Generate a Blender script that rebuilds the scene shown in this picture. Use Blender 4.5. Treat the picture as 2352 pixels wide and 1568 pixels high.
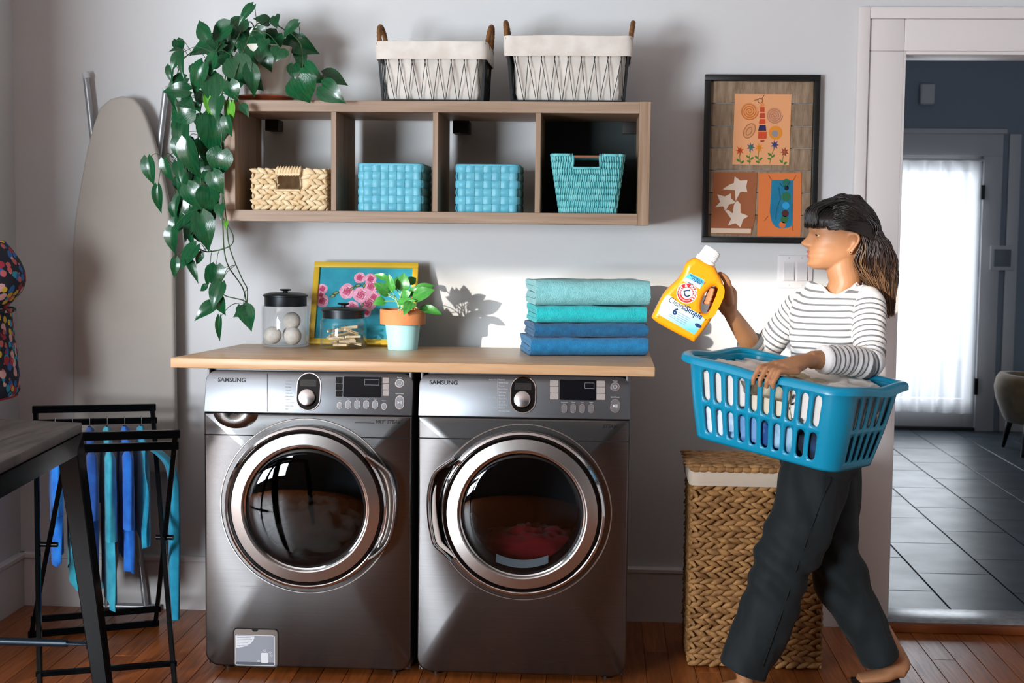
import bpy, bmesh, math, random
from mathutils import Vector, Matrix, noise
from math import sin, cos, pi, radians, sqrt, atan2, exp

for _o in list(bpy.data.objects):
    bpy.data.objects.remove(_o)
scene = bpy.context.scene
COL = scene.collection
RND = random.Random(7)

# ------------------------------------------------------------------ camera
FPX = 3278.83
CAM = Vector((0.3696, -5.3488, 1.4777))
_yaw, _pit, _rol = radians(3.377), radians(-4.5043), radians(0.6151)
_fw = Vector((-sin(_yaw) * cos(_pit), cos(_yaw) * cos(_pit), sin(_pit)))
_r0 = _fw.cross(Vector((0, 0, 1))).normalized()
_u0 = _r0.cross(_fw)
_rt = _r0 * cos(_rol) + _u0 * sin(_rol)
_up = -_r0 * sin(_rol) + _u0 * cos(_rol)
cd = bpy.data.cameras.new('camera')
cam = bpy.data.objects.new('camera', cd)
COL.objects.link(cam)
cd.sensor_width = 36.0
cd.lens = FPX * 36.0 / 2352.0
cd.clip_start = 0.05
cam.matrix_world = Matrix(((_rt.x, _up.x, -_fw.x, CAM.x), (_rt.y, _up.y, -_fw.y, CAM.y), (_rt.z, _up.z, -_fw.z, CAM.z), (0, 0, 0, 1)))
cd.dof.use_dof = True
cd.dof.focus_distance = 4.4
cd.dof.aperture_fstop = 7.0
scene.camera = cam

# ------------------------------------------------------------------ world, sun, window daylight, exposure
w = bpy.data.worlds.new('sky')
scene.world = w
w.use_nodes = True
w.node_tree.nodes['Background'].inputs[0].default_value = (0.72, 0.84, 1.0, 1)
w.node_tree.nodes['Background'].inputs[1].default_value = 0.75

SAZ, SEL = radians(32.0), radians(8.5)
sun_dir = Vector((sin(SAZ) * cos(SEL), cos(SAZ) * cos(SEL), -sin(SEL)))
ld = bpy.data.lights.new('sun_offscreen', 'SUN')
ld.energy = 3.0
ld.color = (1.0, 0.94, 0.84)
ld.angle = radians(0.7)
so = bpy.data.objects.new('sun_offscreen', ld)
COL.objects.link(so)
so.rotation_euler = sun_dir.to_track_quat('-Z', 'Y').to_euler()


def area(name, loc, direction, sx, sy, power, color):
    l = bpy.data.lights.new(name, 'AREA')
    l.shape = 'RECTANGLE'
    l.size, l.size_y, l.energy, l.color = sx, sy, power, color
    o = bpy.data.objects.new(name, l)
    COL.objects.link(o)
    o.location = loc
    o.rotation_euler = Vector(direction).to_track_quat('-Z', 'Z').to_euler()
    return o


# daylight through the window behind the camera, in the plane of its opening, and through the glazed hall door in the view
area('window_front_left_offscreen', (-3.3, -6.21, 1.25), (0, 1, 0), 2.0, 1.5, 330, (0.86, 0.93, 1.0))
area('hall_door_daylight', (2.69, 5.9, 1.3), (0, -1, 0), 1.4, 2.0, 40, (0.9, 0.95, 1.0))

vs = scene.view_settings
vs.view_transform = 'Standard'
vs.look = 'None'
vs.gamma = 1.0
vs.use_curve_mapping = False
vs.exposure = 0.52
scene.cycles.use_denoising = True
scene.cycles.max_bounces = 8
scene.cycles.diffuse_bounces = 4
scene.cycles.glossy_bounces = 4
scene.cycles.transmission_bounces = 8
scene.cycles.transparent_max_bounces = 8
scene.cycles.caustics_reflective = False
scene.cycles.caustics_refractive = False
scene.cycles.sample_clamp_indirect = 6.0


# ------------------------------------------------------------------ pixel helpers (a pixel is a direction; the plane comes from what the thing touches)
def ray(u, v):
    return _fw + _rt * ((u - 1176.0) / FPX) - _up * ((v - 784.0) / FPX)


def Y_(u, v, y):
    d = ray(u, v)
    return CAM + d * ((y - CAM.y) / d.y)


def Z_(u, v, z):
    d = ray(u, v)
    return CAM + d * ((z - CAM.z) / d.z)


def X_(u, v, x):
    d = ray(u, v)
    return CAM + d * ((x - CAM.x) / d.x)


def PL(u, v, p, n):
    d = ray(u, v)
    return CAM + d * ((Vector(p) - CAM).dot(n) / d.dot(n))


def lerp(a, b, t):
    return a + (b - a) * t


def smooth(t):
    t = max(0.0, min(1.0, t))
    return t * t * (3 - 2 * t)


def interp(x, xs, ys):
    if x <= xs[0]:
        return ys[0]
    for i in range(len(xs) - 1):
        if x <= xs[i + 1]:
            return lerp(ys[i], ys[i + 1], (x - xs[i]) / (xs[i + 1] - xs[i]))
    return ys[-1]


def cr(pts, n):
    """Catmull-Rom resample of a list of Vectors to n points per span."""
    P = [Vector(p) for p in pts]
    P = [P[0] * 2 - P[1]] + P + [P[-1] * 2 - P[-2]]
    out = []
    for i in range(1, len(P) - 2):
        for k in range(n):
            t = k / n
            a, b, c, d = P[i - 1], P[i], P[i + 1], P[i + 2]
            out.append(0.5 * ((2 * b) + (c - a) * t + (2 * a - 5 * b + 4 * c - d) * t * t + (3 * b - a - 3 * c + d) * t ** 3))
    out.append(P[-2])
    return out


# ------------------------------------------------------------------ mesh building
WM = {}


class MB:
    def __init__(self):
        self.v, self.f, self.mi = [], [], []

    def add(self, vs, fs, mi=0):
        n = len(self.v)
        self.v += [Vector(p) for p in vs]
        self.f += [tuple(i + n for i in q) for q in fs]
        self.mi += [mi] * len(fs)
        return self

    def box(self, x0, x1, y0, y1, z0, z1, mi=0, M=None):
        vs = [Vector((x, y, z)) for z in (z0, z1) for y in (y0, y1) for x in (x0, x1)]
        if M is not None:
            vs = [M @ p for p in vs]
        return self.add(vs, [(0, 2, 3, 1), (4, 5, 7, 6), (0, 1, 5, 4), (2, 6, 7, 3), (0, 4, 6, 2), (1, 3, 7, 5)], mi)

    def bar(self, p0, p1, wx, wy, ref=(0, 0, 1), mi=0):
        """box bar from p0 to p1, wx wide across, wy high along ref"""
        p0, p1 = Vector(p0), Vector(p1)
        d = (p1 - p0)
        L = d.length
        d.normalize()
        r = Vector(ref)
        a = d.cross(r)
        if a.length < 1e-5:
            a = d.cross(Vector((1, 0, 0)))
        a.normalize()
        b = a.cross(d)
        M = Matrix(((a.x, d.x, b.x, p0.x), (a.y, d.y, b.y, p0.y), (a.z, d.z, b.z, p0.z), (0, 0, 0, 1)))
        return self.box(-wx / 2, wx / 2, 0, L, -wy / 2, wy / 2, mi, M)

    def tube(self, pts, r, n=8, caps=True, closed=False, mi=0, flat=1.0, ref=None):
        P = [Vector(p) for p in pts]
        m = len(P)
        R = r if isinstance(r, (list, tuple)) else [r] * m
        T = []
        for i in range(m):
            a = P[(i - 1) % m] if (closed or i > 0) else P[i]
            b = P[(i + 1) % m] if (closed or i < m - 1) else P[i]
            t = (b - a)
            T.append(t.normalized() if t.length > 1e-9 else Vector((0, 0, 1)))
        nrm = Vector(ref) if ref else (Vector((0, 0, 1)) if abs(T[0].z) < 0.9 else Vector((0, 1, 0)))
        vs = []
        for i in range(m):
            nrm = (nrm - T[i] * nrm.dot(T[i]))
            if nrm.length < 1e-6:
                nrm = T[i].orthogonal()
            nrm.normalize()
            b = T[i].cross(nrm)
            for k in range(n):
                a = 2 * pi * k / n
                vs.append(P[i] + (nrm * (cos(a) * flat) + b * sin(a)) * R[i])
        fs = []
        for i in range(m if closed else m - 1):
            j = (i + 1) % m
            for k in range(n):
                l = (k + 1) % n
                fs.append((i * n + k, i * n + l, j * n + l, j * n + k))
        if caps and not closed:
            fs.append(tuple(range(n - 1, -1, -1)))
            fs.append(tuple((m - 1) * n + k for k in range(n)))
        return self.add(vs, fs, mi)

    def lathe(self, prof, n=32, M=None, cap0=False, cap1=False, mi=0):
        """prof = [(r, h)], axis = local Z of M"""
        M = M or Matrix()
        vs, fs = [], []
        for (r, h) in prof:
            for k in range(n):
                a = 2 * pi * k / n
                vs.append(M @ Vector((r * cos(a), r * sin(a), h)))
        m = len(prof)
        for i in range(m - 1):
            for k in range(n):
                l = (k + 1) % n
                fs.append((i * n + k, i * n + l, (i + 1) * n + l, (i + 1) * n + k))
        if cap0:
            fs.append(tuple(range(n - 1, -1, -1)))
        if cap1:
            fs.append(tuple((m - 1) * n + k for k in range(n)))
        return self.add(vs, fs, mi)

    def grid(self, fn, nu, nv, cu=False, cv=False, mi=0):
        vs = [fn(i / (nu if cu else nu - 1), j / (nv if cv else nv - 1)) for j in range(nv) for i in range(nu)]
        fs = []
        for j in range(nv if cv else nv - 1):
            for i in range(nu if cu else nu - 1):
                a, b = i, (i + 1) % nu
                c, d = j, (j + 1) % nv
                fs.append((c * nu + a, c * nu + b, d * nu + b, d * nu + a))
        return self.add(vs, fs, mi)

    def prism(self, poly, fmap, d0, d1, mi=0):
        """poly = [(a, b)]; fmap(a, b, d) -> Vector"""
        n = len(poly)
        vs = [fmap(a, b, d0) for a, b in poly] + [fmap(a, b, d1) for a, b in poly]
        fs = [tuple(range(n - 1, -1, -1)), tuple(range(n, 2 * n))]
        fs += [(i, (i + 1) % n, n + (i + 1) % n, n + i) for i in range(n)]
        return self.add(vs, fs, mi)

    def sphere(self, c, r, nu=16, nv=10, mi=0, M=None):
        c = Vector(c)
        rx, ry, rz = r if isinstance(r, (list, tuple)) else (r, r, r)
        prof = []
        vs, fs = [], []
        for j in range(nv + 1):
            th = pi * j / nv
            for i in range(nu):
                a = 2 * pi * i / nu
                p = Vector((rx * sin(th) * cos(a), ry * sin(th) * sin(a), -rz * cos(th)))
                vs.append(c + (M @ p if M else p))
        for j in range(nv):
            for i in range(nu):
                k = (i + 1) % nu
                fs.append((j * nu + i, j * nu + k, (j + 1) * nu + k, (j + 1) * nu + i))
        return self.add(vs, fs, mi)

    def build(self, name, mats, parent=None, bevel=0, segs=2, smooth=35, local=False, fix=True, weld=False, bang=30):
        mats = mats if isinstance(mats, (list, tuple)) else [mats]
        me = bpy.data.meshes.new(name)
        V = self.v
        org = None
        if not local:
            if parent is not None:
                inv = WM[parent].inverted()
                V = [inv @ p for p in V]
            else:
                xs, ys, zs = [p.x for p in V], [p.y for p in V], [p.z for p in V]
                org = Vector(((min(xs) + max(xs)) / 2, (min(ys) + max(ys)) / 2, min(zs)))
                V = [p - org for p in V]
        me.from_pydata([tuple(p) for p in V], [], self.f)
        me.polygons.foreach_set('material_index', self.mi)
        if bevel or fix or weld:
            bm = bmesh.new()
            bm.from_mesh(me)
            if weld:
                bmesh.ops.remove_doubles(bm, verts=bm.verts, dist=1e-5)
            if fix:
                bmesh.ops.recalc_face_normals(bm, faces=bm.faces)
            if bevel:
                es = [e for e in bm.edges if len(e.link_faces) == 2 and e.calc_face_angle(0) > radians(bang)]
                bmesh.ops.bevel(bm, geom=es, offset=bevel, segments=segs, profile=0.5, affect='EDGES', clamp_overlap=True)
            bm.to_mesh(me)
            bm.free()
        for m in mats:
            me.materials.append(m)
        if smooth:
            me.shade_smooth()
            if smooth < 180:
                me.set_sharp_from_angle(angle=radians(smooth))
        o = bpy.data.objects.new(name, me)
        COL.objects.link(o)
        if parent is not None:
            o.parent = parent
            WM[o] = WM[parent].copy()
        else:
            o.location = org or Vector((0, 0, 0))
            WM[o] = Matrix.Translation(o.location)
        return o


def tag(o, label, cat, group=None):
    o['label'] = label
    o['category'] = cat
    if group:
        o['group'] = group
    return o


def struct(o, label=None):
    o['kind'] = 'structure'
    if label:
        o['label'] = label
    return o


def thing(name, label, cat, loc, group=None, M=None):
    o = bpy.data.objects.new(name, None)
    COL.objects.link(o)
    o.empty_display_size = 0.05
    o.matrix_world = M if M is not None else Matrix.Translation(Vector(loc))
    WM[o] = o.matrix_world.copy()
    return tag(o, label, cat, group)


def dup(o, parent, M=None):
    """copy of one mesh object under parent (shared mesh data)"""
    c = o.copy()
    COL.objects.link(c)
    c.parent = parent
    if M is not None:
        c.matrix_local = M
    return c


def rrect(x0, x1, y0, y1, r, n=6):
    out = []
    for cx, cy, a0 in ((x1 - r, y0 + r, -90), (x1 - r, y1 - r, 0), (x0 + r, y1 - r, 90), (x0 + r, y0 + r, 180)):
        for k in range(n + 1):
            a = radians(a0 + 90 * k / n)
            out.append((cx + r * cos(a), cy + r * sin(a)))
    return out


def text_mesh(body, size, shear=0, bold=0, extrude=0.0004, align='LEFT', spacing=1.0):
    cu = bpy.data.curves.new('lettering', 'FONT')
    cu.body = body
    cu.size = size
    cu.shear = shear
    cu.offset = bold
    cu.extrude = extrude
    cu.align_x = align
    cu.space_character = spacing
    cu.resolution_u = 3
    o = bpy.data.objects.new('tmp', cu)
    me = bpy.data.meshes.new_from_object(o)
    bpy.data.objects.remove(o)
    bpy.data.curves.remove(cu)
    return me


def text(name, body, size, M, mat, parent, sx=1.0, **kw):
    """M: world matrix, text lies in local XY facing local +Z"""
    me = text_mesh(body, size, **kw)
    T = WM[parent].inverted() @ M @ Matrix.Diagonal((sx, 1, 1, 1)) if parent else M
    me.transform(T)
    me.materials.append(mat)
    o = bpy.data.objects.new(name, me)
    COL.objects.link(o)
    if parent:
        o.parent = parent
        WM[o] = WM[parent].copy()
    return o


def frame_M(o, x, y):
    """matrix with origin o, local x, y axes, z = x cross y"""
    x, y = Vector(x).normalized(), Vector(y).normalized()
    z = x.cross(y).normalized()
    y = z.cross(x)
    return Matrix(((x.x, y.x, z.x, o[0]), (x.y, y.y, z.y, o[1]), (x.z, y.z, z.z, o[2]), (0, 0, 0, 1)))


# ------------------------------------------------------------------ materials
def lin(h):
    h = h.lstrip('#')
    out = []
    for i in (0, 2, 4):
        c = int(h[i:i + 2], 16) / 255
        out.append(c / 12.92 if c <= 0.04045 else ((c + 0.055) / 1.055) ** 2.4)
    return (*out, 1)


MATS = {}


def mat(name, col, rough=0.5, metal=0.0, spec=0.5, col2=None, vs=8.0, stretch=(1, 1, 1), bump=0.0, bs=60.0, bstretch=None,
        coat=0.0, sheen=0.0, trans=0.0, ior=1.45, emit=0.0, aniso=0.0, ramp=(0.35, 0.65), detail=3.0, rand=0.0, dist=0.0, sss=0.0, alpha=1.0, rvar=0.0):
    if name in MATS:
        return MATS[name]
    m = bpy.data.materials.new(name)
    m.use_nodes = True
    nt = m.node_tree
    N, L = nt.nodes, nt.links
    b = N['Principled BSDF']
    c = lin(col) if isinstance(col, str) else (*col, 1)
    b.inputs['Base Color'].default_value = c
    b.inputs['Roughness'].default_value = rough
    b.inputs['Metallic'].default_value = metal
    b.inputs['Specular IOR Level'].default_value = spec
    b.inputs['IOR'].default_value = ior
    b.inputs['Coat Weight'].default_value = coat
    b.inputs['Coat Roughness'].default_value = 0.1
    b.inputs['Sheen Weight'].default_value = sheen
    b.inputs['Transmission Weight'].default_value = trans
    b.inputs['Anisotropic'].default_value = aniso
    b.inputs['Alpha'].default_value = alpha
    if sss:
        b.inputs['Subsurface Weight'].default_value = sss
        b.inputs['Subsurface Radius'].default_value = (0.012, 0.005, 0.003)
        b.inputs['Subsurface Scale'].default_value = 0.4
    if emit:
        b.inputs['Emission Color'].default_value = c
        b.inputs['Emission Strength'].default_value = emit
    tc = N.new('ShaderNodeTexCoord')
    last = None
    if col2 is not None or rand:
        src = tc.outputs['Object']
        if rand:
            oi = N.new('ShaderNodeObjectInfo')
            ad = N.new('ShaderNodeVectorMath')
            ad.operation = 'MULTIPLY_ADD'
            L.new(oi.outputs['Random'], ad.inputs[0])
            ad.inputs[1].default_value = (17.3, 31.7, 11.1)
            L.new(src, ad.inputs[2])
            src = ad.outputs[0]
        mp = N.new('ShaderNodeMapping')
        mp.inputs['Scale'].default_value = stretch
        L.new(src, mp.inputs['Vector'])
        nz = N.new('ShaderNodeTexNoise')
        nz.inputs['Scale'].default_value = vs
        nz.inputs['Detail'].default_value = detail
        nz.inputs['Distortion'].default_value = dist
        L.new(mp.outputs[0], nz.inputs['Vector'])
        rp = N.new('ShaderNodeValToRGB')
        rp.color_ramp.elements[0].position = ramp[0]
        rp.color_ramp.elements[1].position = ramp[1]
        rp.color_ramp.elements[0].color = c
        c2 = lin(col2) if isinstance(col2, str) else ((*col2, 1) if col2 else c)
        rp.color_ramp.elements[1].color = c2
        L.new(nz.outputs['Fac'], rp.inputs['Fac'])
        last = rp.outputs['Color']
        if rand:
            hv = N.new('ShaderNodeHueSaturation')
            mr = N.new('ShaderNodeMapRange')
            mr.inputs['To Min'].default_value = 1 - rand
            mr.inputs['To Max'].default_value = 1 + rand
            L.new(oi.outputs['Random'], mr.inputs['Value'])
            L.new(mr.outputs[0], hv.inputs['Value'])
            L.new(last, hv.inputs['Color'])
            last = hv.outputs['Color']
        L.new(last, b.inputs['Base Color'])
        if rvar:
            mr2 = N.new('ShaderNodeMapRange')
            mr2.inputs['To Min'].default_value = rough
            mr2.inputs['To Max'].default_value = rough + rvar
            L.new(nz.outputs['Fac'], mr2.inputs['Value'])
            L.new(mr2.outputs[0], b.inputs['Roughness'])
    if bump:
        mp2 = N.new('ShaderNodeMapping')
        mp2.inputs['Scale'].default_value = bstretch or stretch
        L.new(tc.outputs['Object'], mp2.inputs['Vector'])
        n2 = N.new('ShaderNodeTexNoise')
        n2.inputs['Scale'].default_value = bs
        n2.inputs['Detail'].default_value = 4
        L.new(mp2.outputs[0], n2.inputs['Vector'])
        bp = N.new('ShaderNodeBump')
        bp.inputs['Strength'].default_value = bump
        bp.inputs['Distance'].default_value = 0.004
        L.new(n2.outputs['Fac'], bp.inputs['Height'])
        L.new(bp.outputs[0], b.inputs['Normal'])
    MATS[name] = m
    return m


def thin_glass(name, tint=(1, 1, 1), rough=0.01, ior=1.5):
    """sheet glass: light goes straight through, with Fresnel reflections"""
    m = bpy.data.materials.new(name)
    m.use_nodes = True
    nt = m.node_tree
    nt.nodes.clear()
    out = nt.nodes.new('ShaderNodeOutputMaterial')
    tp = nt.nodes.new('ShaderNodeBsdfTransparent')
    tp.inputs[0].default_value = (*tint, 1)
    gl = nt.nodes.new('ShaderNodeBsdfGlossy')
    gl.inputs['Roughness'].default_value = rough
    lw = nt.nodes.new('ShaderNodeLayerWeight')
    lw.inputs[0].default_value = 0.5
    pw = nt.nodes.new('ShaderNodeMath')
    pw.operation = 'POWER'
    pw.inputs[1].default_value = 4.0
    nt.links.new(lw.outputs['Facing'], pw.inputs[0])
    fr = nt.nodes.new('ShaderNodeMath')
    fr.operation = 'MULTIPLY_ADD'
    fr.inputs[1].default_value = 0.75
    fr.inputs[2].default_value = 0.035
    nt.links.new(pw.outputs[0], fr.inputs[0])
    mx = nt.nodes.new('ShaderNodeMixShader')
    nt.links.new(fr.outputs[0], mx.inputs[0])
    nt.links.new(tp.outputs[0], mx.inputs[1])
    nt.links.new(gl.outputs[0], mx.inputs[2])
    nt.links.new(mx.outputs[0], out.inputs[0])
    MATS[name] = m
    return m


wall_m = mat('wall_paint', '#d5d7d7', 0.75, col2='#cfd0d1', vs=1.2, bump=0.05, bs=220)
trim_m = mat('trim_paint', '#ddd8d6', 0.45, bump=0.03, bs=90)
black_m = mat('black_plastic', '#08090b', 0.35, spec=.25)
blackmetal_m = mat('black_powder_metal', '#050709', 0.14, metal=0.0, spec=0.1)
dark_m = mat('dark_gap', '#050505', 0.8)
white_m = mat('white_plastic', '#e9e9ea', 0.4)
# ================================================================== STRUCTURE
def wall_with_holes(name, u0, u1, z0, z1, holes, fmap, m, label):
    """fmap(u, d, z): u along, d in 0..1 thickness"""
    us = sorted({u0, u1, *[h[0] for h in holes], *[h[1] for h in holes]})
    zs = sorted({z0, z1, *[h[2] for h in holes], *[h[3] for h in holes]})
    mb = MB()
    for a, b in zip(us, us[1:]):
        for c, d in zip(zs, zs[1:]):
            if any(h[0] <= a and b <= h[1] and h[2] <= c and d <= h[3] for h in holes):
                continue
            vs = [fmap(x, t, z) for z in (c, d) for t in (0, 1) for x in (a, b)]
            mb.add(vs, [(0, 2, 3, 1), (4, 5, 7, 6), (0, 1, 5, 4), (2, 6, 7, 3), (0, 4, 6, 2), (1, 3, 7, 5)])
    return struct(mb.build(name, m, smooth=0), label)


XL, XDOOR0, XDOOR1, ZDOOR = -1.85, 1.471, 2.42, 2.137
WT = 0.14
wall_with_holes('wall_back', XL - WT, 2.94, 0, 2.9, [(XDOOR0, XDOOR1, 0, ZDOOR)],
                lambda u, d, z: Vector((u, d * WT, z)), wall_m, 'pale painted wall behind the washing machine')
struct(MB().box(XL - WT, XL, -1.5, 0, 0, 2.9).build('wall_left', wall_m, smooth=0), 'pale painted side wall beside the ironing board')
struct(MB().box(-5.14, XL - WT, -1.5, -1.36, 0, 2.9).build('wall_left_return', wall_m, smooth=0))
struct(MB().box(-5.14, -5.0, -6.2, -1.5, 0, 2.9).build('wall_west', wall_m, smooth=0))
struct(MB().box(2.8, 2.94, -6.2, 0, 0, 2.9).build('wall_right', wall_m, smooth=0))
panelling_m = mat('dark_wood_panelling', '#34383a', 0.6, col2='#2a2e30', vs=3, stretch=(6, 6, 0.6))
wall_with_holes('wall_front', -5.14, 2.94, 0, 2.9, [(-4.3, -2.3, 0.5, 2.0), (-4.27, -1.6, 2.06, 2.418), (-4.95, -4.45, 0.3, 1.03)],
                lambda u, d, z: Vector((u, -6.2 - d * WT, z)), panelling_m, 'dark panelled wall behind the camera')
struct(MB().box(-4.32, -2.28, -6.31, -6.28, 0.48, 2.02).build('window_sun_blocker', mat('sun_blocker_cloth', '#e8e8e4', 0.9), smooth=0), 'unseen blind added to block the sun at the window behind the camera')  # unseen blind added to keep direct sun out of this window opening
struct(MB().box(-5.14, 2.94, -6.34, 0.14, 2.9, 3.0).build('ceiling', mat('ceiling_paint', '#e6e4e2', 0.85), smooth=0))

# ---- wooden floor: a base slab and boards that run towards the wall
plank_m = mat('heart_pine', '#a85f2c', 0.24, col2='#703a18', vs=7, stretch=(9, 0.55, 1), bump=0.10, bs=25, bstretch=(10, 0.8, 1), rand=0.22, ramp=(0.3, 0.75), detail=6, dist=1.2, rvar=0.14)
floor = struct(MB().box(-5.14, 2.94, -6.34, 0.02, -0.06, -0.0045).build('floor', plank_m, smooth=0), 'orange brown pine board floor')
PW = 0.083
k = 0
x = XL - 0.001
while x < 2.6:
    off = [1.35, 0.62, 1.75, 0.95, 1.5, 0.4][k % 6]
    x1 = min(x + PW - 0.0016, 2.62)
    for (a, b) in ((-2.6, -off - 0.0008), (-off + 0.0008, 0.0)):
        MB().box(x, x1, a, b, -0.0045, RND.uniform(-0.0004, 0.0)).build('plank', plank_m, floor, bevel=0.0012, segs=1, smooth=0)
    x += PW
    k += 1


# ---- skirting boards
def skirting(name, pts, fmap, L0, L1):
    prof = [(0, 0), (0.018, 0), (0.018, 0.178), (0.015, 0.186), (0.024, 0.190), (0.024, 0.202), (0.018, 0.208), (0, 0.208)]
    mb = MB()
    n = len(prof)
    vs = [fmap(L0, a, b) for a, b in prof] + [fmap(L1, a, b) for a, b in prof]
    mb.add(vs, [tuple(range(n)), tuple(range(2 * n - 1, n - 1, -1))] + [(i, (i + 1) % n, n + (i + 1) % n, n + i) for i in range(n)])
    return struct(mb.build(name, trim_m, smooth=20))


skirting('baseboard_back', None, lambda l, d, z: Vector((l, -d, z)), XL, 1.303)
skirting('baseboard_left', None, lambda l, d, z: Vector((XL + d, l, z)), -1.5, 0.0)

# ---- door casing
c = MB()
c.box(1.303, 1.345, -0.034, 0, 0, 2.294)
c.box(1.345, XDOOR0, -0.022, 0, 0, ZDOOR)
c.box(1.345, XDOOR0 + 0.0, -0.022, 0, ZDOOR, 2.252)
c.box(1.345, 2.55, -0.034, 0, 2.252, 2.294)
c.box(XDOOR0, XDOOR1, -0.022, 0, ZDOOR, 2.252)
c.box(XDOOR1, 2.55, -0.022, 0, 0, 2.252)
c.box(2.55, 2.59, -0.034, 0, 0, 2.294)
struct(c.build('trim_1', trim_m, bevel=0.004, smooth=30), 'white painted door casing around the doorway')
j = MB()
j.box(XDOOR0 - 0.012, XDOOR0 + 0.008, -0.02, 0.16, 0, ZDOOR)
j.box(XDOOR1 - 0.008, XDOOR1 + 0.012, -0.02, 0.16, 0, ZDOOR)
j.box(XDOOR0 + 0.008, XDOOR1 - 0.008, -0.02, 0.16, ZDOOR - 0.012, ZDOOR)
struct(j.build('trim_2', trim_m, bevel=0.002, smooth=30), 'white door jamb')
thr_m = mat('threshold_wood', '#8a4a22', 0.35, col2='#6b3416', vs=6, stretch=(0.6, 8, 1))
th = struct(MB().box(XDOOR0 - 0.02, XDOOR1, -0.075, 0.15, 0.0, 0.033).build('trim_3', thr_m, bevel=0.006, smooth=40), 'wooden door threshold')
struct(MB().box(XDOOR0, XDOOR1, -0.052, 0.148, 0.0331, 0.0355).build('trim_4', mat('threshold_stone', '#a3a4a6', 0.25, col2='#8b8e92', vs=30), bevel=0.001), 'pale stone threshold plate')

# ---- hall beyond the doorway
HZ = 0.03
hallwall_m = mat('hall_paint', '#98a0aa', 0.7, bump=0.04, bs=200)
halltrim_m = mat('hall_trim_paint', '#ddd8d6', 0.5)
tile_m = mat('slate_tile', '#47525c', 0.28, col2='#38424c', vs=5, rand=0.10, bump=0.06, bs=40, rvar=0.12)
grout_m = mat('grout', '#2b2f34', 0.8)
hall_floor = struct(MB().box(0.6, 4.8, 0.14, 5.5, -0.06, HZ - 0.004).build('floor_hall', grout_m, smooth=0), 'grey slate tile floor of the hall')
HY = 5.3
TW, TL = 0.313, 0.6
tile_mesh = None
for i in range(-3, 9):
    xa = 1.755 + i * TW
    yo = 0.757 if i % 2 == 0 else 1.045
    if xa > 4.5 or xa < 0.9:
        continue
    for q in range(-3, 9):
        ya = yo + q * TL
        yb = ya + TL
        ya2, yb2 = max(ya, 0.15), min(yb, HY)
        if yb2 - ya2 < 0.02:
            continue
        MB().box(xa + 0.003, xa + TW - 0.003, ya2 + 0.003, yb2 - 0.003, HZ - 0.004, HZ).build('floor_tile', tile_m, hall_floor, bevel=0.0015, segs=1, smooth=0)
def hy(u, v):
    return Y_(u, v, HY)
dx1, dzt = hy(2259, 359).x, hy(2259, 359).z
dx0 = dx1 - 0.95
wall_with_holes('wall_hall_far', 0.4, 4.9, 0, 2.9, [(dx0, dx1, 0, dzt)], lambda u, d, z: Vector((u, HY + d * WT, z)), hallwall_m, 'blue grey hall wall around the glazed door')
struct(MB().box(4.76, 4.9, 0.14, HY, 0, 2.9).build('wall_hall_right', hallwall_m, smooth=0))
struct(MB().box(0.4, 0.54, 0.14, HY, 0, 2.9).build('wall_hall_left', hallwall_m, smooth=0))
struct(MB().box(0.4, 4.9, 0.14, HY + WT, 2.9, 3.0).build('ceiling_hall', mat('ceiling_paint', '#e6e4e2', 0.85), smooth=0))
cx2, czt = hy(2304, 308).x, hy(2304, 308).z
c = MB()
c.box(dx1, cx2, HY - 0.025, HY, HZ, dzt)
c.box(dx0 - 0.13, cx2, HY - 0.025, HY, dzt, czt)
c.box(dx0 - 0.16, cx2 + 0.02, HY - 0.045, HY, czt, czt + 0.035)
c.box(dx0 - 0.13, dx0, HY - 0.025, HY, HZ, dzt)
c.box(cx2 + 0.045, cx2 + 0.13, HY - 0.02, HY, HZ, czt)
struct(c.build('trim_5', halltrim_m, bevel=0.004), 'grey white casing of the hall door')
c = MB()
c.box(cx2 + 0.13, 4.76, HY - 0.018, HY, HZ, 0.2)
c.box(0.54, dx0 - 0.13, HY - 0.018, HY, HZ, 0.2)
struct(c.build('baseboard_hall', halltrim_m, bevel=0.003))
d = thing('door_1', 'white glazed hall door hung with a sheer curtain', 'door', ((dx0 + dx1) / 2, HY + 0.05, HZ))
d['kind'] = 'structure'
del d['category']
f_ = MB()
y0, y1 = HY + 0.03, HY + 0.075
gx0, gx1, gz0, gz1 = dx0 + 0.10, dx1 - 0.075, 0.26, hy(2200, 395).z
f_.box(dx0, gx0, y0, y1, HZ + 0.02, dzt)
f_.box(gx1, dx1, y0, y1, HZ + 0.02, dzt)
f_.box(gx0, gx1, y0, y1, gz1, dzt)
f_.box(gx0, gx1, y0, y1, HZ + 0.02, gz0)
f_.build('door_leaf', halltrim_m, d, bevel=0.003)
MB().box(gx0, gx1, y0 + 0.02, y0 + 0.026, gz0, gz1).build('pane', thin_glass('window_glass'), d, smooth=0)
MB().box(dx1 - 0.012, dx1 + 0.012, HY - 0.035, HY + 0.03, hy(2250, 458).z, hy(2250, 425).z).build('hinge', black_m, d)
MB().box(dx1 - 0.012, dx1 + 0.012, HY - 0.035, HY + 0.03, 0.3, 0.42).build('hinge', black_m, d)
MB().box(dx0, dx1, HY - 0.03, HY + 0.1, HZ - 0.002, HZ + 0.022).build('sill', mat('door_sill', '#17191b', 0.5), d)
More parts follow.
